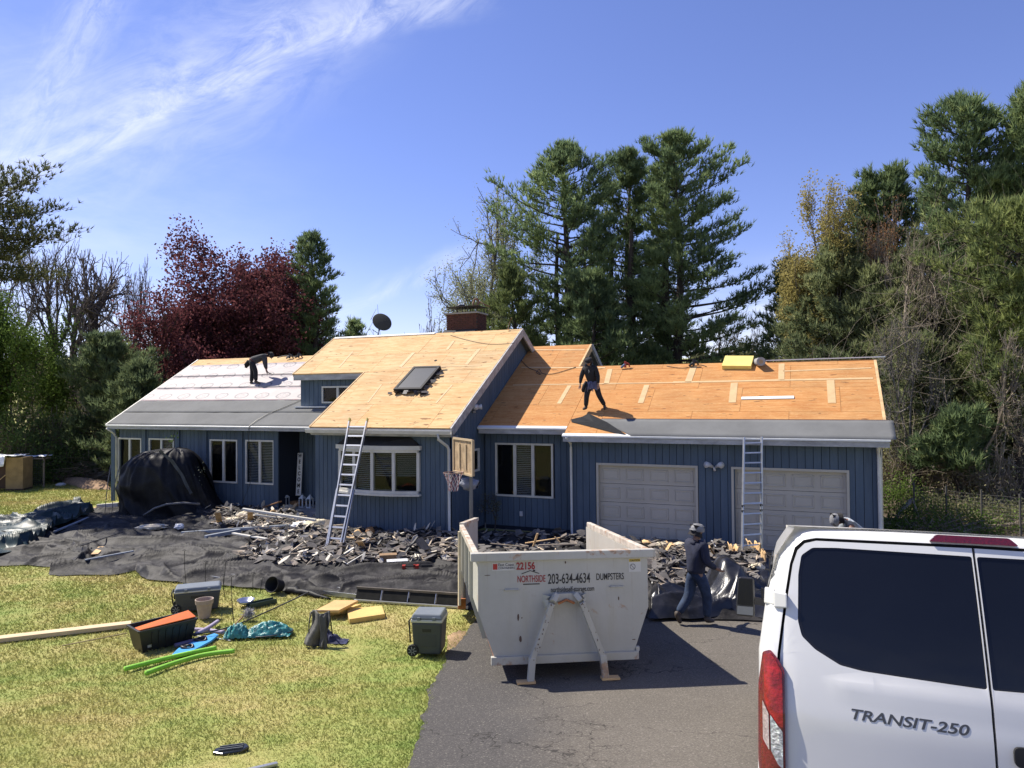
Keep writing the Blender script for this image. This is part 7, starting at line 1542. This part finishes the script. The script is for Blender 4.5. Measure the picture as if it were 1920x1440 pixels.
q = MB(); q.hexa([(-w1 * .97, -D1_ * .96, hh + .02), (w1 * .97, -D1_ * .96, hh + .03), (w1 * .97, D1_ * .2, hh + .075), (-w1 * .97, D1_ * .35, hh - .03), (-w1 * .97, -D1_ * .96, hh + .035), (w1 * .97, -D1_ * .96, hh + .045), (w1 * .97, D1_ * .2, hh + .09), (-w1 * .97, D1_ * .35, hh - .015)]); q.build('tote_lid', mat('orange_plastic', (.62, .13, .012), .45, .08, 3), t, bevel=.006)
q = MB(); q.hexa([(-w0 * .82, -D0 - .012, .06), (-w0 * .60, -D0 - .012, .06), (-w0 * .60, -D0 + .0, .06), (-w0 * .82, -D0, .06), (-w0 * .84, -D0 - .020, .17), (-w0 * .64, -D0 - .020, .17), (-w0 * .64, -D0 - .008, .17), (-w0 * .84, -D0 - .008, .17)]); q.build('tote_label', mat('faded_label', (.35, .33, .28), .7, .4, 16), t)
# swimming noodles, paddle board, nets
def noodle(pts, r, m, label, name='pool_noodle', cat='pool noodle', dz=.0, grp=None, n=12):
    P = [gp(x, y_) + Vector((0, 0, r + dz + (z_ if z_ else 0))) for x, y_, z_ in pts]; Q = []
    for i in range(len(P) - 1):
        a, b, c_, d_ = P[max(0, i - 1)], P[i], P[i + 1], P[min(len(P) - 1, i + 2)]
        for k in range(6): t_ = k / 6; Q.append(.5 * ((2 * b) + (c_ - a) * t_ + (2 * a - 5 * b + 4 * c_ - d_) * t_ ** 2 + (3 * b - a - 3 * c_ + d_) * t_ ** 3))
    Q.append(P[-1]); q = MB(); q.tube(Q, r, n); o = q.build(name, m, smooth=True); tag(o, label, cat, grp); return o
M_lime = mat('lime_foam', (.24, .56, .05), .7, .08, 8, .2, 60); M_lil = mat('lilac_foam', (.36, .31, .42), .7, .1, 8, .2, 60)
noodle([(234, 1260, 0), (300, 1243, 0), (355, 1230, 0), (405, 1220, 0)], .034, M_lime, 'lime green pool noodle, the rear one of two', dz=.01); noodle([(274, 1268, 0), (330, 1248, 0), (385, 1233, 0), (440, 1226, 0)], .034, M_lime, 'lime green pool noodle, the front one of two', dz=.01)
noodle([(345, 1187, .02), (380, 1187, .02), (420, 1192, .02)], .034, M_lil, 'pale lilac pool noodle lying level behind the blue board'); noodle([(365, 1201, .06), (390, 1188, .06), (408, 1171, .02)], .034, M_lil, 'grey-lilac pool noodle crossing over to the upper right'); noodle([(328, 1217, .02), (358, 1209, .02), (385, 1202, .03)], .034, mat('purple_foam', (.11, .09, .17), .7, .1, 8), 'dark purple pool noodle lying along the blue board')
q = MB(); bp = [gp(x, y_) + Vector((0, 0, .02)) for x, y_ in ((322, 1234), (334, 1222), (372, 1204), (402, 1193), (410, 1196), (395, 1208), (362, 1226), (342, 1234))]; q.plate(bp, (0, 0, .035)); o = q.build('kick_board', mat('sky_blue_foam', (.05, .30, .62), .5, .12, 5), bevel=.008); tag(o, 'bright blue foam board under the noodles beside the tote', 'foam board')
for i, (x, y_) in enumerate(((351, 1221), (376, 1207))):
    p = gp(x, y_) + Vector((0, 0, .065)); q = MB(); rg = [(p.x + .085 * math.cos(t_), p.y + .06 * math.sin(t_), p.z + .015 * math.sin(2 * t_)) for t_ in np.linspace(0, 6.283, 19)[:-1]]; q.tube(rg, .022, 6, closed=True); q.tube([(p.x - .05, p.y, p.z + .01), (p.x + .05, p.y + .01, p.z + .03)], .02, 6); o = q.build('swim_goggles', M_black, smooth=True); tag(o, ('nearer', 'farther')[i] + ' black goggles lying on the blue foam board', 'goggles')
noodle([(345, 1177, 0), (380, 1181, 0), (418, 1187, 0)], .008, mat('yellow_pole', (.55, .38, .05), .5), 'thin yellow pole lying behind the lilac noodle', 'yellow_pole', 'pole', n=6)
noodle([(345, 1191, 0), (400, 1197, 0), (432, 1202, 0)], .008, M_bagw, 'thin white pole lying under the lilac noodle', 'white_pole', 'pole', n=6)
noodle([(412, 1189, .02), (440, 1176, .03), (460, 1160, .08)], .014, mat('rusty_handle', (.24, .14, .07), .7), 'wooden handle of an old mop lying toward the grey mop head', 'wooden_pole', 'pole', n=6)
noodle([(358, 1204, .10), (430, 1192, .13), (500, 1170, .2), (580, 1155, .42)], .012, M_black, 'long black pole lying from the noodles up to the grey jacket', 'black_pole', 'pole', n=6)
def netbag(px, py, w_, d_, h_, seed, label, ring=True):
    p = gp(px, py); t = thing('landing_net', label, 'net', (p.x, p.y, p.z), rad(6)); q = MB()
    q.grid(lambda a, b: ((a - .5) * w_ * (1 - .15 * abs(b - .5)) , (b - .5) * d_, .02 + h_ * (math.sin(a * math.pi) * math.sin(b * math.pi)) ** .6 * (.5 + .8 * float(ridge(a * 7, b * 5, seed))) + .03 * float(vn(a * 25, b * 18, seed))) if ((a - .5) ** 2 + (b - .5) ** 2) < .6 else (0, 0, 0), 44, 26); q.build('net_bag', mat('teal_net', (.03, .20, .20), .35, .55, 14, .7, 30, spec=.6), t, smooth=True)
    if ring: q = MB(); q.tube([(w_ * .50 * math.cos(a), d_ * .52 * math.sin(a), .05 + .02 * math.cos(a)) for a in np.linspace(0, 6.283, 33)[:-1]], .010, 6, closed=True); q.build('hoop', M_black, t, smooth=True)
netbag(504, 1192, .78, .36, .16, 4, 'teal landing net spread in its black hoop on the lawn'); netbag(445, 1196, .42, .28, .17, 9, 'bunched teal net bag left of the open landing net', False)
p = gp(466, 1163); rs = np.random.RandomState(3); c_ = np.array([[p.x, p.y, p.z + .12]]) + rs.normal(0, .035, (260, 3)); co = tufts(c_, rs.normal(0, 1, (260, 3)), .09, .008, 3, .6, rs); o = npmesh('grey_mop', co, tri(co), mat('mop_grey', (.38, .37, .38), .8)); tag(o, 'fluffy grey mop head on the grass below the black tray', 'mop')
# garment over a chair frame, navy cloth
p = gp(600, 1212); t = thing('folding_chair', 'small folded chair draped with a grey jacket on the lawn', 'chair', (p.x, p.y + .1, p.z), rad(-8)); q = MB()
def gf(a, b): x = -.16 + .30 * a + .05 * b * (a - .4); z = .50 * (1 - b) + .02; return (x + .03 * math.sin(b * 5) - .03 * b, -.06 - .10 * b + .05 * math.sin(a * 9 + b * 2) * (1 + b * .3) + .03 * float(ridge(a * 6, b * 3, 2)), z + .02 * math.sin(a * 7))
q.grid(gf, 26, 22); q.build('jacket', mat('olive_grey_cloth', (.13, .125, .11), .8, .3, 6, .4, 24), t, smooth=True, solid=.02)
q = MB(); q.grid(lambda a, b: (.02 + .10 * a + .05 * b, -.14 - .06 * b, .50 - .50 * b + .02 * math.sin(a * 8)), 8, 12); q.build('jacket_flap', mat('darker_grey_cloth', (.07, .07, .068), .8, .3, 6), t, smooth=True, solid=.02)
q = MB(); q.tube([(-.16, -.05, .51), (-.17, -.1, .3), (-.13, -.16, .02), (-.02, -.17, .01)], .009, 6); q.tube([(-.16, .02, .52), (.12, .02, .52), (.14, .12, .02)], .010, 6); q.tube([(-.14, .12, .02), (-.1, 0, .50)], .01, 6); q.build('chair_frame', M_black, t, smooth=True)
p = gp(632, 1205); q = MB(); q.grid(lambda a, b: ((a - .5) * .34, (b - .5) * .24, .02 + .17 * (1 - a) * math.sin(b * 3.14) * (.4 + .9 * float(ridge(a * 5, b * 4, 5)))), 24, 18); o = q.build('navy_cloth', mat('navy_print', (.03, .035, .09), .8, .5, 20), smooth=True); o.location = p; tag(o, 'crumpled navy cloth on the grass right of the draped chair', 'cloth')
# foam slabs
M_foam = mat('yellow_foam', (.66, .45, .15), .8, .10, 2.5, .25, 40); M_foam2 = mat('tan_foam', (.58, .37, .15), .8, .14, 3, .25, 40)
def slab_(label, corners, th_, m, z0=0., zt=(0, 0, 0, 0)):
    P = [gp(x, y_) + Vector((0, 0, z0 + d_)) for (x, y_), d_ in zip(corners, zt)]; q = MB(); q.hexa(P + [p_ + Vector((0, 0, th_)) for p_ in P]); o = q.build('foam_slab', m, bevel=.008); tag(o, label, 'foam slab'); return o
slab_('front yellow foam slab lying flat on the lawn by itself', ((655, 1170), (722, 1160), (716, 1144), (650, 1150)), .085, M_foam)
slab_('lower foam slab half hidden under the tilted tan slab', ((615, 1156), (650, 1151), (678, 1142), (640, 1142)), .09, M_foam)
slab_('tilted tan foam slab on top of the pair', ((591, 1160), (636, 1162), (672, 1148), (628, 1143)), .05, M_foam2, .10, (0, .02, .07, .03))
# spiral stakes, dish, tray
p = gp(461, 1136); t = thing('shallow_bowl', 'small silver bowl on the grass left of the black tray', 'bowl', p); q = MB(); q.lathe([(0, .02), (.11, .04), (.155, .10), (.165, .105), (.12, .03), (0, .0)], 24, (0, 0, .02)); q.build('bowl', mat('bowl_metal', (.50, .52, .60), .25, metal=.8), t, smooth=True)
A, B = gp(462, 1139), gp(512, 1128); t = thing('seed_tray', 'long dark green tray on the grass right of the silver bowl', 'tray', A); d = B - A; n = d.cross(Vector((0, 0, 1))).normalized()
for o_ in (0, .15): q = MB(); q.bar(n * o_ + Vector((0, 0, .05)), d + n * o_ + Vector((0, 0, .05)), .012, .08); q.build('tray_side', mat('tray_green', (.02, .045, .04), .5), t)
q = MB(); q.bar(n * .075 + Vector((0, 0, .015)), d + n * .075 + Vector((0, 0, .015)), .15, .012); q.build('tray_floor', MATS['tray_green'], t); q = MB(); q.bar(d, d + n * .15, .012, .10); q.build('tray_end', MATS['tray_green'], t)
for i, (x, y0, h_) in enumerate(((349, 1100, .75), (385, 1098, .5), (418, 1110, .6), (438, 1168, .8), (474, 1108, .35), (487, 1112, .3), (422, 1122, .45))):
    p = gp(x, y0); q = MB(); s = .03 * (i % 3 - 1); q.tube([(0, 0, 0), (s, 0, h_ * .5), (s * 1.5, .02, h_)], .006, 5); q.tube([(s * 1.5 - .04, .02, h_), (s * 1.5, .02, h_ + .02), (s * 1.5 + .04, .02, h_)], .006, 5); o = q.build('garden_stake', M_black); o.location = p
    tag(o, ('tallest thin garden stake left of the long cooler', 'thin garden stake just behind the long cooler', 'thin garden stake right of the long cooler', 'garden stake nearest the viewer, left of the mop head', 'short hooked stake above the silver bowl', 'short hooked stake right above the tray', 'middle-height stake right of the flower pot')[i], 'garden stake')
p = gp(434, 1410); t = thing('plastic_piece', 'small black slatted plastic piece lying in the foreground grass', 'plastic piece', p, rad(12)); t.scale = (1.35, 1.5, 1.6); q = MB(); q.plate([(-.12, -.03, 0), (-.05, -.065, 0), (.07, -.05, 0), (.12, 0, 0), (.09, .05, 0), (-.04, .05, 0), (-.11, .02, 0)], (0, 0, .025)); q.build('plastic_shell', mat('black_gloss', (.012, .014, .015), .2), t, bevel=.006)
for k in range(3): q = MB(); q.bar((-.08, -.03 + k * .025, .03), (.08, -.02 + k * .025, .03), .006, .008); q.build('slat', mat('slat_grey', (.12, .13, .13), .4), t)
stick((455, 1447), (520, 1432), .04, .03, MATS['aluminium'], 'metal_offcut', 'white metal offcut at the bottom edge of the picture', 'metal strip', .02, .02)
# ------------------------------------------------------------------ on the roofs
def roofbox(name, label, cat, px, py, v0, z0, size, m, rz=0., lift=.03, extra_rot=0., bevel=.006):
    u, s = hr(px, py, v0, z0); p = H(*roofp(v0, z0, u, s, lift + size[2] / 2)); q = MB(); q.obox((0, 0, 0), size); o = q.build(name, m, bevel=bevel)
    o.matrix_world = Matrix.Translation(p) @ Matrix.Rotation(-TH, 4, 'Z') @ Matrix.Rotation(RP + extra_rot, 4, 'X') @ Matrix.Rotation(rz, 4, 'Z'); tag(o, label, cat); return o
roofbox('foam_slab', 'bright yellow foam slab lying on the garage ridge', 'foam slab', 1384, 684, 18.6, 2.85, (.82, .62, .12), mat('bright_yellow_foam', (.78, .62, .18), .8, .08, 3, .2, 40), rad(-4), .02)
roofbox('white_flashing_strip', 'white metal strip lying on the right part of the amber roof', 'metal strip', 1439, 747.5, 18.6, 2.85, (1.33, .13, .02), M_drip, rad(1.5), .02)
a_, b_ = hw(1436, 682, 21.95), hw(1660, 671.5, 21.95); q = MB(); q.bar(H(a_[0], 21.93, 2.85 + SG * RS + .05), H(b_[0], 21.93, 2.85 + SG * RS + .07), .08, .03); o = q.build('white_rail', M_drip); tag(o, 'long white strip laid along the garage ridge and past its gable end', 'metal strip')
u_, s_ = hr(1424, 686, 18.6, 2.85); p = H(*roofp(18.6, 2.85, u_, s_, .13)); t = thing('underlayment_roll', 'small silver roll of roofing membrane beside the yellow foam slab', 'roll', p, -TH + rad(15)); q = MB(); q.lathe([(.055, -.25), (.125, -.25), (.125, .25), (.055, .25)], 24, (0, 0, 0), Matrix.Rotation(rad(90), 3, 'X')); q.build('roll', mat('silver_membrane', (.30, .30, .31), .5, .15, 4), t, smooth=False); q = MB(); q.lathe([(.05, -.255), (.06, -.255), (.06, .255), (.05, .255)], 16, (0, 0, 0), Matrix.Rotation(rad(90), 3, 'X')); q.build('core', mat('card_core', (.35, .26, .16), .8), t)
def tool(px, py, v0, z0, label, cols):
    u, s = hr(px, py, v0, z0); p = H(*roofp(v0, z0, u, s, .05)); t = thing('nail_gun', label, 'nail gun', p, random.uniform(-.4, .4)); q = MB(); q.tube([(-.12, 0, .0), (.0, 0, .10), (.02, 0, .12)], .035, 8); q.build('magazine', cols[0], t, smooth=True); q = MB(); q.box((-.02, -.03, .0), (.05, .03, .20)); q.build('barrel', cols[1], t, bevel=.01); q = MB(); q.tube([(.03, 0, .16), (.12, 0, .12), (.15, 0, .02)], .024, 8); q.build('handle', cols[1], t, smooth=True)
tool(1172, 692, 18.6, 2.85, 'red and blue nail gun on the garage ridge right of the roofer', (mat('tool_blue', (.10, .16, .28), .5), mat('tool_red', (.35, .05, .03), .5))); tool(1300, 689, 18.6, 2.85, 'black nail gun lying farther right on the garage ridge', (M_black, M_black)); tool(560, 673, V1, Z1, 'black tools heaped on the left roof ridge beside the high roof', (M_black, M_black)); tool(543, 674, V1, Z1, 'small grey tool left of the black tools on the left ridge', (mat('tool_grey', (.2, .2, .2), .5), M_black))
def hose(pts, v0, z0, label, r=.010, m=None, name='air_hose'):
    P = [H(*roofp(v0, z0, *hr(x, y_, v0, z0), .035)) for x, y_ in pts]; Q = []
    for i in range(len(P) - 1):
        a, b, c_, d_ = P[max(0, i - 1)], P[i], P[i + 1], P[min(len(P) - 1, i + 2)]
        for k in range(5): t_ = k / 5; Q.append(.5 * ((2 * b) + (c_ - a) * t_ + (2 * a - 5 * b + 4 * c_ - d_) * t_ ** 2 + (3 * b - a - 3 * c_ + d_) * t_ ** 3))
    Q.append(P[-1]); q = MB(); q.tube(Q, r, 5); o = q.build(name, m or mat('hose_dark', (.05, .045, .04), .6), smooth=True); tag(o, label, 'hose')
hose([(975, 674), (990, 690), (1008, 698), (1014, 704), (1006, 700), (1012, 694), (1018, 702), (1040, 702), (1080, 690)], 18.6, 2.85, 'thin dark air hose looping across the amber roof left of the roofer'); hose([(845, 630), (880, 640), (920, 647), (965, 645)], V0, Z0, 'thin dark air hose near the ridge of the high roof', .008); hose([(1250, 688), (1280, 692), (1310, 686), (1325, 689)], 18.6, 2.85, 'dark hose end beside the black nail gun', .009)
hose([(520, 672), (535, 668), (552, 670), (566, 667)], V1, Z1, 'dark green hose coiled on the left ridge', .014)
# satellite dish
a_, z_ = hw(709, 630, 22.35); t = thing('satellite_dish', 'dark grey satellite dish on a short mast behind the high ridge', 'satellite dish', H(a_, 22.35, 5.95), -TH); q = MB(); dish = Matrix.Rotation(rad(32), 3, 'Y') @ Matrix.Rotation(rad(68), 3, 'X'); c0 = Vector((.16, .05, .80))
q.lathe([(0.0, .08), (.15, .075), (.30, .06), (.40, .045), (.415, .04), (.41, .035), (.30, .050), (.15, .065), (0, .072)], 36, c0, Matrix.Rotation(rad(28), 3, 'Y') @ Matrix.Rotation(rad(80), 3, 'X') @ Matrix.Diagonal((1.05, .72, 1)).to_3x3()); q.build('reflector', mat('dish_grey', (.045, .048, .05), .8, .05, 3, spec=.1), t, smooth=True)
q = MB(); q.tube([(0, 0, 0), (0, 0, .35), (.04, .0, .52), (.12, .04, .66)], .028, 8); q.build('mast', M_black, t, smooth=True); q = MB(); q.tube([(.02, 0, .38), (-.14, -.18, .52)], .012, 6); q.build('feed_arm', M_black, t)
# tools left on the chimney
q = MB(); x0 = (CU0 + CU1) / 2; q.tube([(x0 - .32, 22.4, CT + .30), (x0 - .18, 22.4, CT + .33), (x0 - .02, 22.45, CT + .31)], [.04, .055, .04], 8); o = q.build('tool_bag', M_black, smooth=True); o.rotation_euler = (0, 0, -TH); tag(o, 'small black tool bag lying on the chimney cap', 'bag')
q = MB(); c_ = (x0 + .42, 22.45, CT + .40); q.tube([(c_[0] + .10 * math.cos(a), c_[1] + .03 * math.sin(3 * a), c_[2] + .13 * math.sin(a)) for a in np.linspace(0, 6.283, 25)[:-1]], .035, 8, closed=True); q.tube([(c_[0] + .08, c_[1], c_[2] + .05), (c_[0] + .45, c_[1] + .2, c_[2] - .15)], .02, 6); o = q.build('rope_coil', mat('brown_rope', (.20, .10, .06), .8, .3, 12), smooth=True); o.rotation_euler = (0, 0, -TH); tag(o, 'brown coil of rope hung at the right end of the chimney cap', 'rope')
a_, z_ = hw(953, 618, 21.9); q = MB(); q.tube([(0, 0, 0), (.02, 0, .18), (.12, .02, .42)], .012, 6); q.obox((0, 0, .02), (.08, .05, .04)); o = q.build('copper_pipe', mat('copper_brown', (.30, .18, .09), .5)); o.location = H(a_, 21.9, z_); tag(o, 'thin bent copper-coloured rod on the high ridge right of the chimney', 'pipe')
# ------------------------------------------------------------------ welcome sign, lanterns
a_, z_ = hw(564, 848, LV + 1.0); b_, z2_ = hw(559, 929, LV + .75); t = thing('welcome_sign', 'tall narrow white sign reading WELCOME leaning in the dark entry', 'sign', H(b_, LV + .75, z2_), -TH); Ls = z_ - z2_; lean = math.atan2(.22, Ls); t.rotation_euler = Euler((-lean, math.atan2(a_ - b_, Ls), -TH), 'XYZ')
q = MB(); q.box((-.11, 0, 0), (.11, .025, Ls)); q.build('board', mat('sign_white', (.78, .77, .74), .7, .1, 4), t)
for i, c_ in enumerate('WELCOME'):
    w_ = {'W': .17, 'M': .15}.get(c_, .115); text('letter', c_, .185, M_letk, t, (0, -.003, Ls * (1 - (i + .78) / 7.15)), R9, .85, .002, .006, 'CENTER')
def lantern(px, py, lab):
    a_, z_ = hw(px, py, LV + .45); t = thing('lantern', lab, 'lantern', H(a_, LV + .45, .20), -TH); M_ln = mat('lantern_white', (.55, .57, .57), .5); q = MB(); h_ = .30
    for sx in (-1, 1):
        for sy in (-1, 1): q.box((sx * .075 - .010, sy * .075 - .010, .02), (sx * .075 + .010, sy * .075 + .010, h_))
    q.box((-.09, -.09, 0), (.09, .09, .03)); q.box((-.09, -.09, h_), (.09, .09, h_ + .02)); q.build('lantern_frame', M_ln, t); q = MB(); q.lathe([(.12, 0), (.05, .07), (.035, .10), (0, .11)], 4, (0, 0, h_ + .021), Matrix.Rotation(rad(45), 3, 'Z')); q.build('lantern_roof', M_ln, t)
    q = MB(); q.tube([(-.02, 0, h_ + .12), (-.02, 0, h_ + .16), (.02, 0, h_ + .16), (.02, 0, h_ + .12)], .005, 5); q.build('handle', M_ln, t); q = MB(); q.lathe([(.03, .031), (.03, .16), (0, .16)], 10); q.build('candle', mat('candle_wax', (.5, .48, .42), .5), t)
lantern(536, 948, 'white lantern standing alone left of the welcome sign'); lantern(567, 946, 'white lantern just right of the welcome sign'); lantern(581, 946, 'rightmost white lantern in the entry corner')
q = MB(); q.box((-.2, -.15, 0), (.2, .15, .16)); o = q.build('wooden_crate', mat('brown_board', ())); a_, z_ = hw(557, 944, LV + .72); o.location = H(a_, LV + .72, .2); o.rotation_euler = (0, 0, -TH); tag(o, 'small brown crate under the welcome sign', 'crate')
# ------------------------------------------------------------------ basketball hoop
YH = 17.2; base = at(884, 1010, YH); Bc = at(872, 855, YH); Hc = Bc.z; t = thing('basketball_hoop', 'old basketball hoop with plywood-backed board and tattered red and white net', 'basketball hoop', (base.x, YH, 0), rad(-64)); inv = Matrix.Rotation(-rad(52), 3, 'Z')
def loc_(x, y_, Y): return inv @ (at(x, y_, Y) - Vector((base.x, YH, 0)))
q = MB(); q.tube([(0, 0, 0), (0, 0, 2.3), (0, .02, Hc)], .045, 10); q.build('pole', mat('hoop_pole', (.22, .22, .22), .5), t, smooth=True)
q = MB(); q.box((-.62, -.20, Hc - .42), (.62, -.165, Hc + .42)); bb = q.build('backboard', mat('board_back', (.42, .30, .17), .7, .3, 5, .2, 20), t)
for a, b in (((-.6, -.215, Hc - .42), (-.6, -.215, Hc + .42)), ((.6, -.215, Hc - .42), (.6, -.215, Hc + .42)), ((-.6, -.215, Hc + .41), (.6, -.215, Hc + .41)), ((-.6, -.215, Hc - .41), (.6, -.215, Hc - .41)), ((-.2, -.215, Hc - .3), (-.2, -.215, Hc + .3)), ((.2, -.215, Hc - .3), (.2, -.215, Hc + .3))): q = MB(); q.bar(a, b, .05, .03, (0, 1, 0)); q.build('board_rib', mat('rib_tan', (.50, .38, .23), .7), bb)
q = MB(); q.tube([(.23 * math.cos(a), -.46 + .23 * math.sin(a), Hc - .38) for a in np.linspace(0, 6.283, 29)[:-1]], .011, 6, closed=True); q.bar((0, -.23, Hc - .38), (0, -.16, Hc - .38), .12, .03); rim = q.build('rim', mat('dull_rim', (.20, .12, .10), .6), t, smooth=True)
for m_, par in ((mat('net_white', (.55, .50, .50), .8), 0), (mat('net_red', (.35, .12, .12), .8), 1)):
    q = MB()
    for k in range(12):
        if k % 3 == 0 and not par or k % 3 and par: continue
        for sg in (-1, 1):
            P = []
            for j in range(6): a = 6.283 * k / 12 + sg * j * .26; r = .23 - .024 * j - .004 * j * (5 - j); P.append((r * math.cos(a), -.46 + r * math.sin(a), Hc - .39 - j * .085))
            q.tube(P, .006, 3)
    q.build('net', m_, rim)
lump(876, 920, .42, .30, mat('pale_blue_bag', (.24, .26, .31), .6, .2, 6), 'plastic_bag', 'pale grey bag hanging by the basketball pole', 'plastic bag', 33).location = at(880, 918, 17.35)
p = H(-8.55, 18.7, 0); rs_ = np.random.RandomState(77)
S_, tips_ = bareseg(rs_, 2.2, .6, 6, rb=.03, trunkf=.16, up=.2); t = thing('bare_shrub', 'leafless dark shrub in the corner beside the three-light window', 'shrub', p); P0 = np.array([s[0] for s in S_]); P1 = np.array([s[1] for s in S_]); f_ = np.array([.9, .5, 1.]); co, qd = segtubes((P0 * f_, P1 * f_, np.maximum([s[2] for s in S_], .004), np.maximum([s[3] for s in S_], .003)), 3); npmesh('stems', co, qd, mat('dark_stems', (.055, .045, .038), .9), t, False, 4)
T_ = np.array([p_ for p_, d_ in tips_]) * f_; co = leaves(np.repeat(T_, 2, 0) + rs_.normal(0, .05, (len(T_) * 2, 3)), .035, rs_); npmesh('leaves', co, quad(co), M_brush, t, False, 4)
# ------------------------------------------------------------------ far left: crate and tables under plastic
p = at(20, 908, 31.5); t = thing('plywood_crate', 'tall plywood crate with white plastic over it at the far left', 'crate', (p.x, 31.5, 0), rad(8)); q = MB(); q.box((-.0, -.4, .08), (.70, .4, 1.45)); q.build('crate_body', mat('weathered_plywood', (.30, .20, .09), .8, .2, 3), t); q = MB(); q.box((-.75, -.35, .1), (-.02, .35, 1.35)); q.build('dark_front', mat('dark_brown', (.06, .03, .022), .8), t)
q = MB(); q.grid(lambda a, b: (-1.0 + 1.55 * a, -.55 + 1.0 * b, 1.50 + .07 * float(vn(a * 6, b * 5, 2)) - (.45 * (1 - b * 4) if b < .25 and a < .65 else 0)), 30, 16); q.build('plastic_cover', M_bagw, t, smooth=True, solid=.01); q = MB(); q.bar((-.55, -.6, .15), (.02, -.45, .70), .05, .03); q.build('prop_stick', M_lumber, t); q = MB(); q.box((-.0, -.42, -.02), (.7, .42, .079)); q.build('crate_base', MATS['dark_brown'], t)
p = at(66, 905, 32.5); t = thing('wire_table', 'low wire-sided table with white plastic on top right of the plywood crate', 'table', (p.x, 32.5, 0), rad(4)); q = MB(); q.grid(lambda a, b: (-.55 + 1.15 * a, -.3 + .6 * b, 1.35 + .09 * float(vn(a * 5, b * 4, 8)) + .05 * a), 24, 12); q.build('plastic_cover', M_bagw, t, smooth=True, solid=.01)
for x in (-.5, .5): q = MB(); q.box((x - .03, -.25, 0), (x + .03, -.19, 1.34)); q.build('leg', M_vine, t)
q = MB(); q.box((-.53, -.28, 1.28), (.53, .28, 1.34)); q.build('table_top', M_vine, t)
q = MB()
for k in range(14): q.tube([(-.5 + k * .077, -.24, .05), (-.5 + k * .077, -.24, 1.28)], .004, 3)
for k in range(14): q.tube([(-.5, -.24, .1 + k * .09), (.5, -.24, .1 + k * .09)], .004, 3)
o = q.build('wire_mesh', M_barkg, t); o['kind'] = 'stuff'
p = gp(114, 911); q = MB(); q.lathe([(.20, 0), (.22, .08), (.12, .14), (0, .15)], 14); o = q.build('white_basin', mat('fixture_white', ()), smooth=True); o.location = p; tag(o, 'small white upturned basin on the lawn before the brush pile', 'basin')
tag(patch('forest_floor', [Vector((x, y_, 0)) for x, y_ in ((9.6, 17.6), (13, 15.5), (22, 14), (30, 22), (30, 44), (8, 44), (9.8, 26), (9.4, 20.5))], mat('leaf_litter', (.10, .075, .05), .95, .4, 3, .8, 12, obj=False), .03, .05, 40), None, None, kind='structure')
q_ = at(1700, 900, 19.6); bush('low mixed brush along the fence right of the garage corner', (q_.x + 1.0, 19.6, 0), (2.6, .8, .7), 5000, 171, M_green, .07, 120, 'shrub', 'shrub', sig=.12, clumps=70, tw=M_vine)
# ------------------------------------------------------------------ wire fence and leaning beam at the right
YF = 21.5; fA = at(1715, 1010, YF); fB = at(2010, 1010, 17.8); fA = Vector((fA.x, fA.y, 0)); fB = Vector((fB.x, fB.y, 0)); d = fB - fA; t = thing('wire_fence', 'light wire mesh fence with thin pickets before the wood at the right', 'fence', fA); Lf = d.length
q = MB()
n_ = int(Lf / .075)
for k in range(n_): a = d * (k / n_); q.tube([a + Vector((0, 0, .05)), a + Vector((0, 0, 1.12 + .04 * math.sin(k * .3)))], .0045, 3)
for z_ in np.arange(.12, 1.15, .10): q.tube([d * (k / 12) + Vector((0, 0, z_ + .02 * math.sin(k))) for k in range(13)], .004, 3)
o = q.build('wire_mesh', mat('fence_wire', (.085, .08, .072), .7), t); o['kind'] = 'stuff'
for k in range(5): a = d * (k / 4.2); q = MB(); q.box((a.x - .02, a.y - .02, 0), (a.x + .02, a.y + .02, 1.25)); q.build('fence_post', MATS['fence_wire'], t)
A, B = at(1672, 985, 20.5), at(1711, 936, 20.5); q = MB(); q.tube([A, (A + B) / 2 + Vector((-.05, 0, .03)), B], [.05, .055, .06], 8); o = q.build('leaning_beam', mat('grey_wood', (.25, .22, .20), .85, .2, 5), smooth=True); tag(o, 'thick grey weathered beam leaning right of the garage corner', 'beam')
A, B = at(1728, 985, 20.45), at(1710, 934, 20.45); q = MB(); q.bar(A, B, .06, .04); o = q.build('thin_post', MATS['grey_wood']); tag(o, 'thin pale post meeting the leaning beam at its top', 'post')
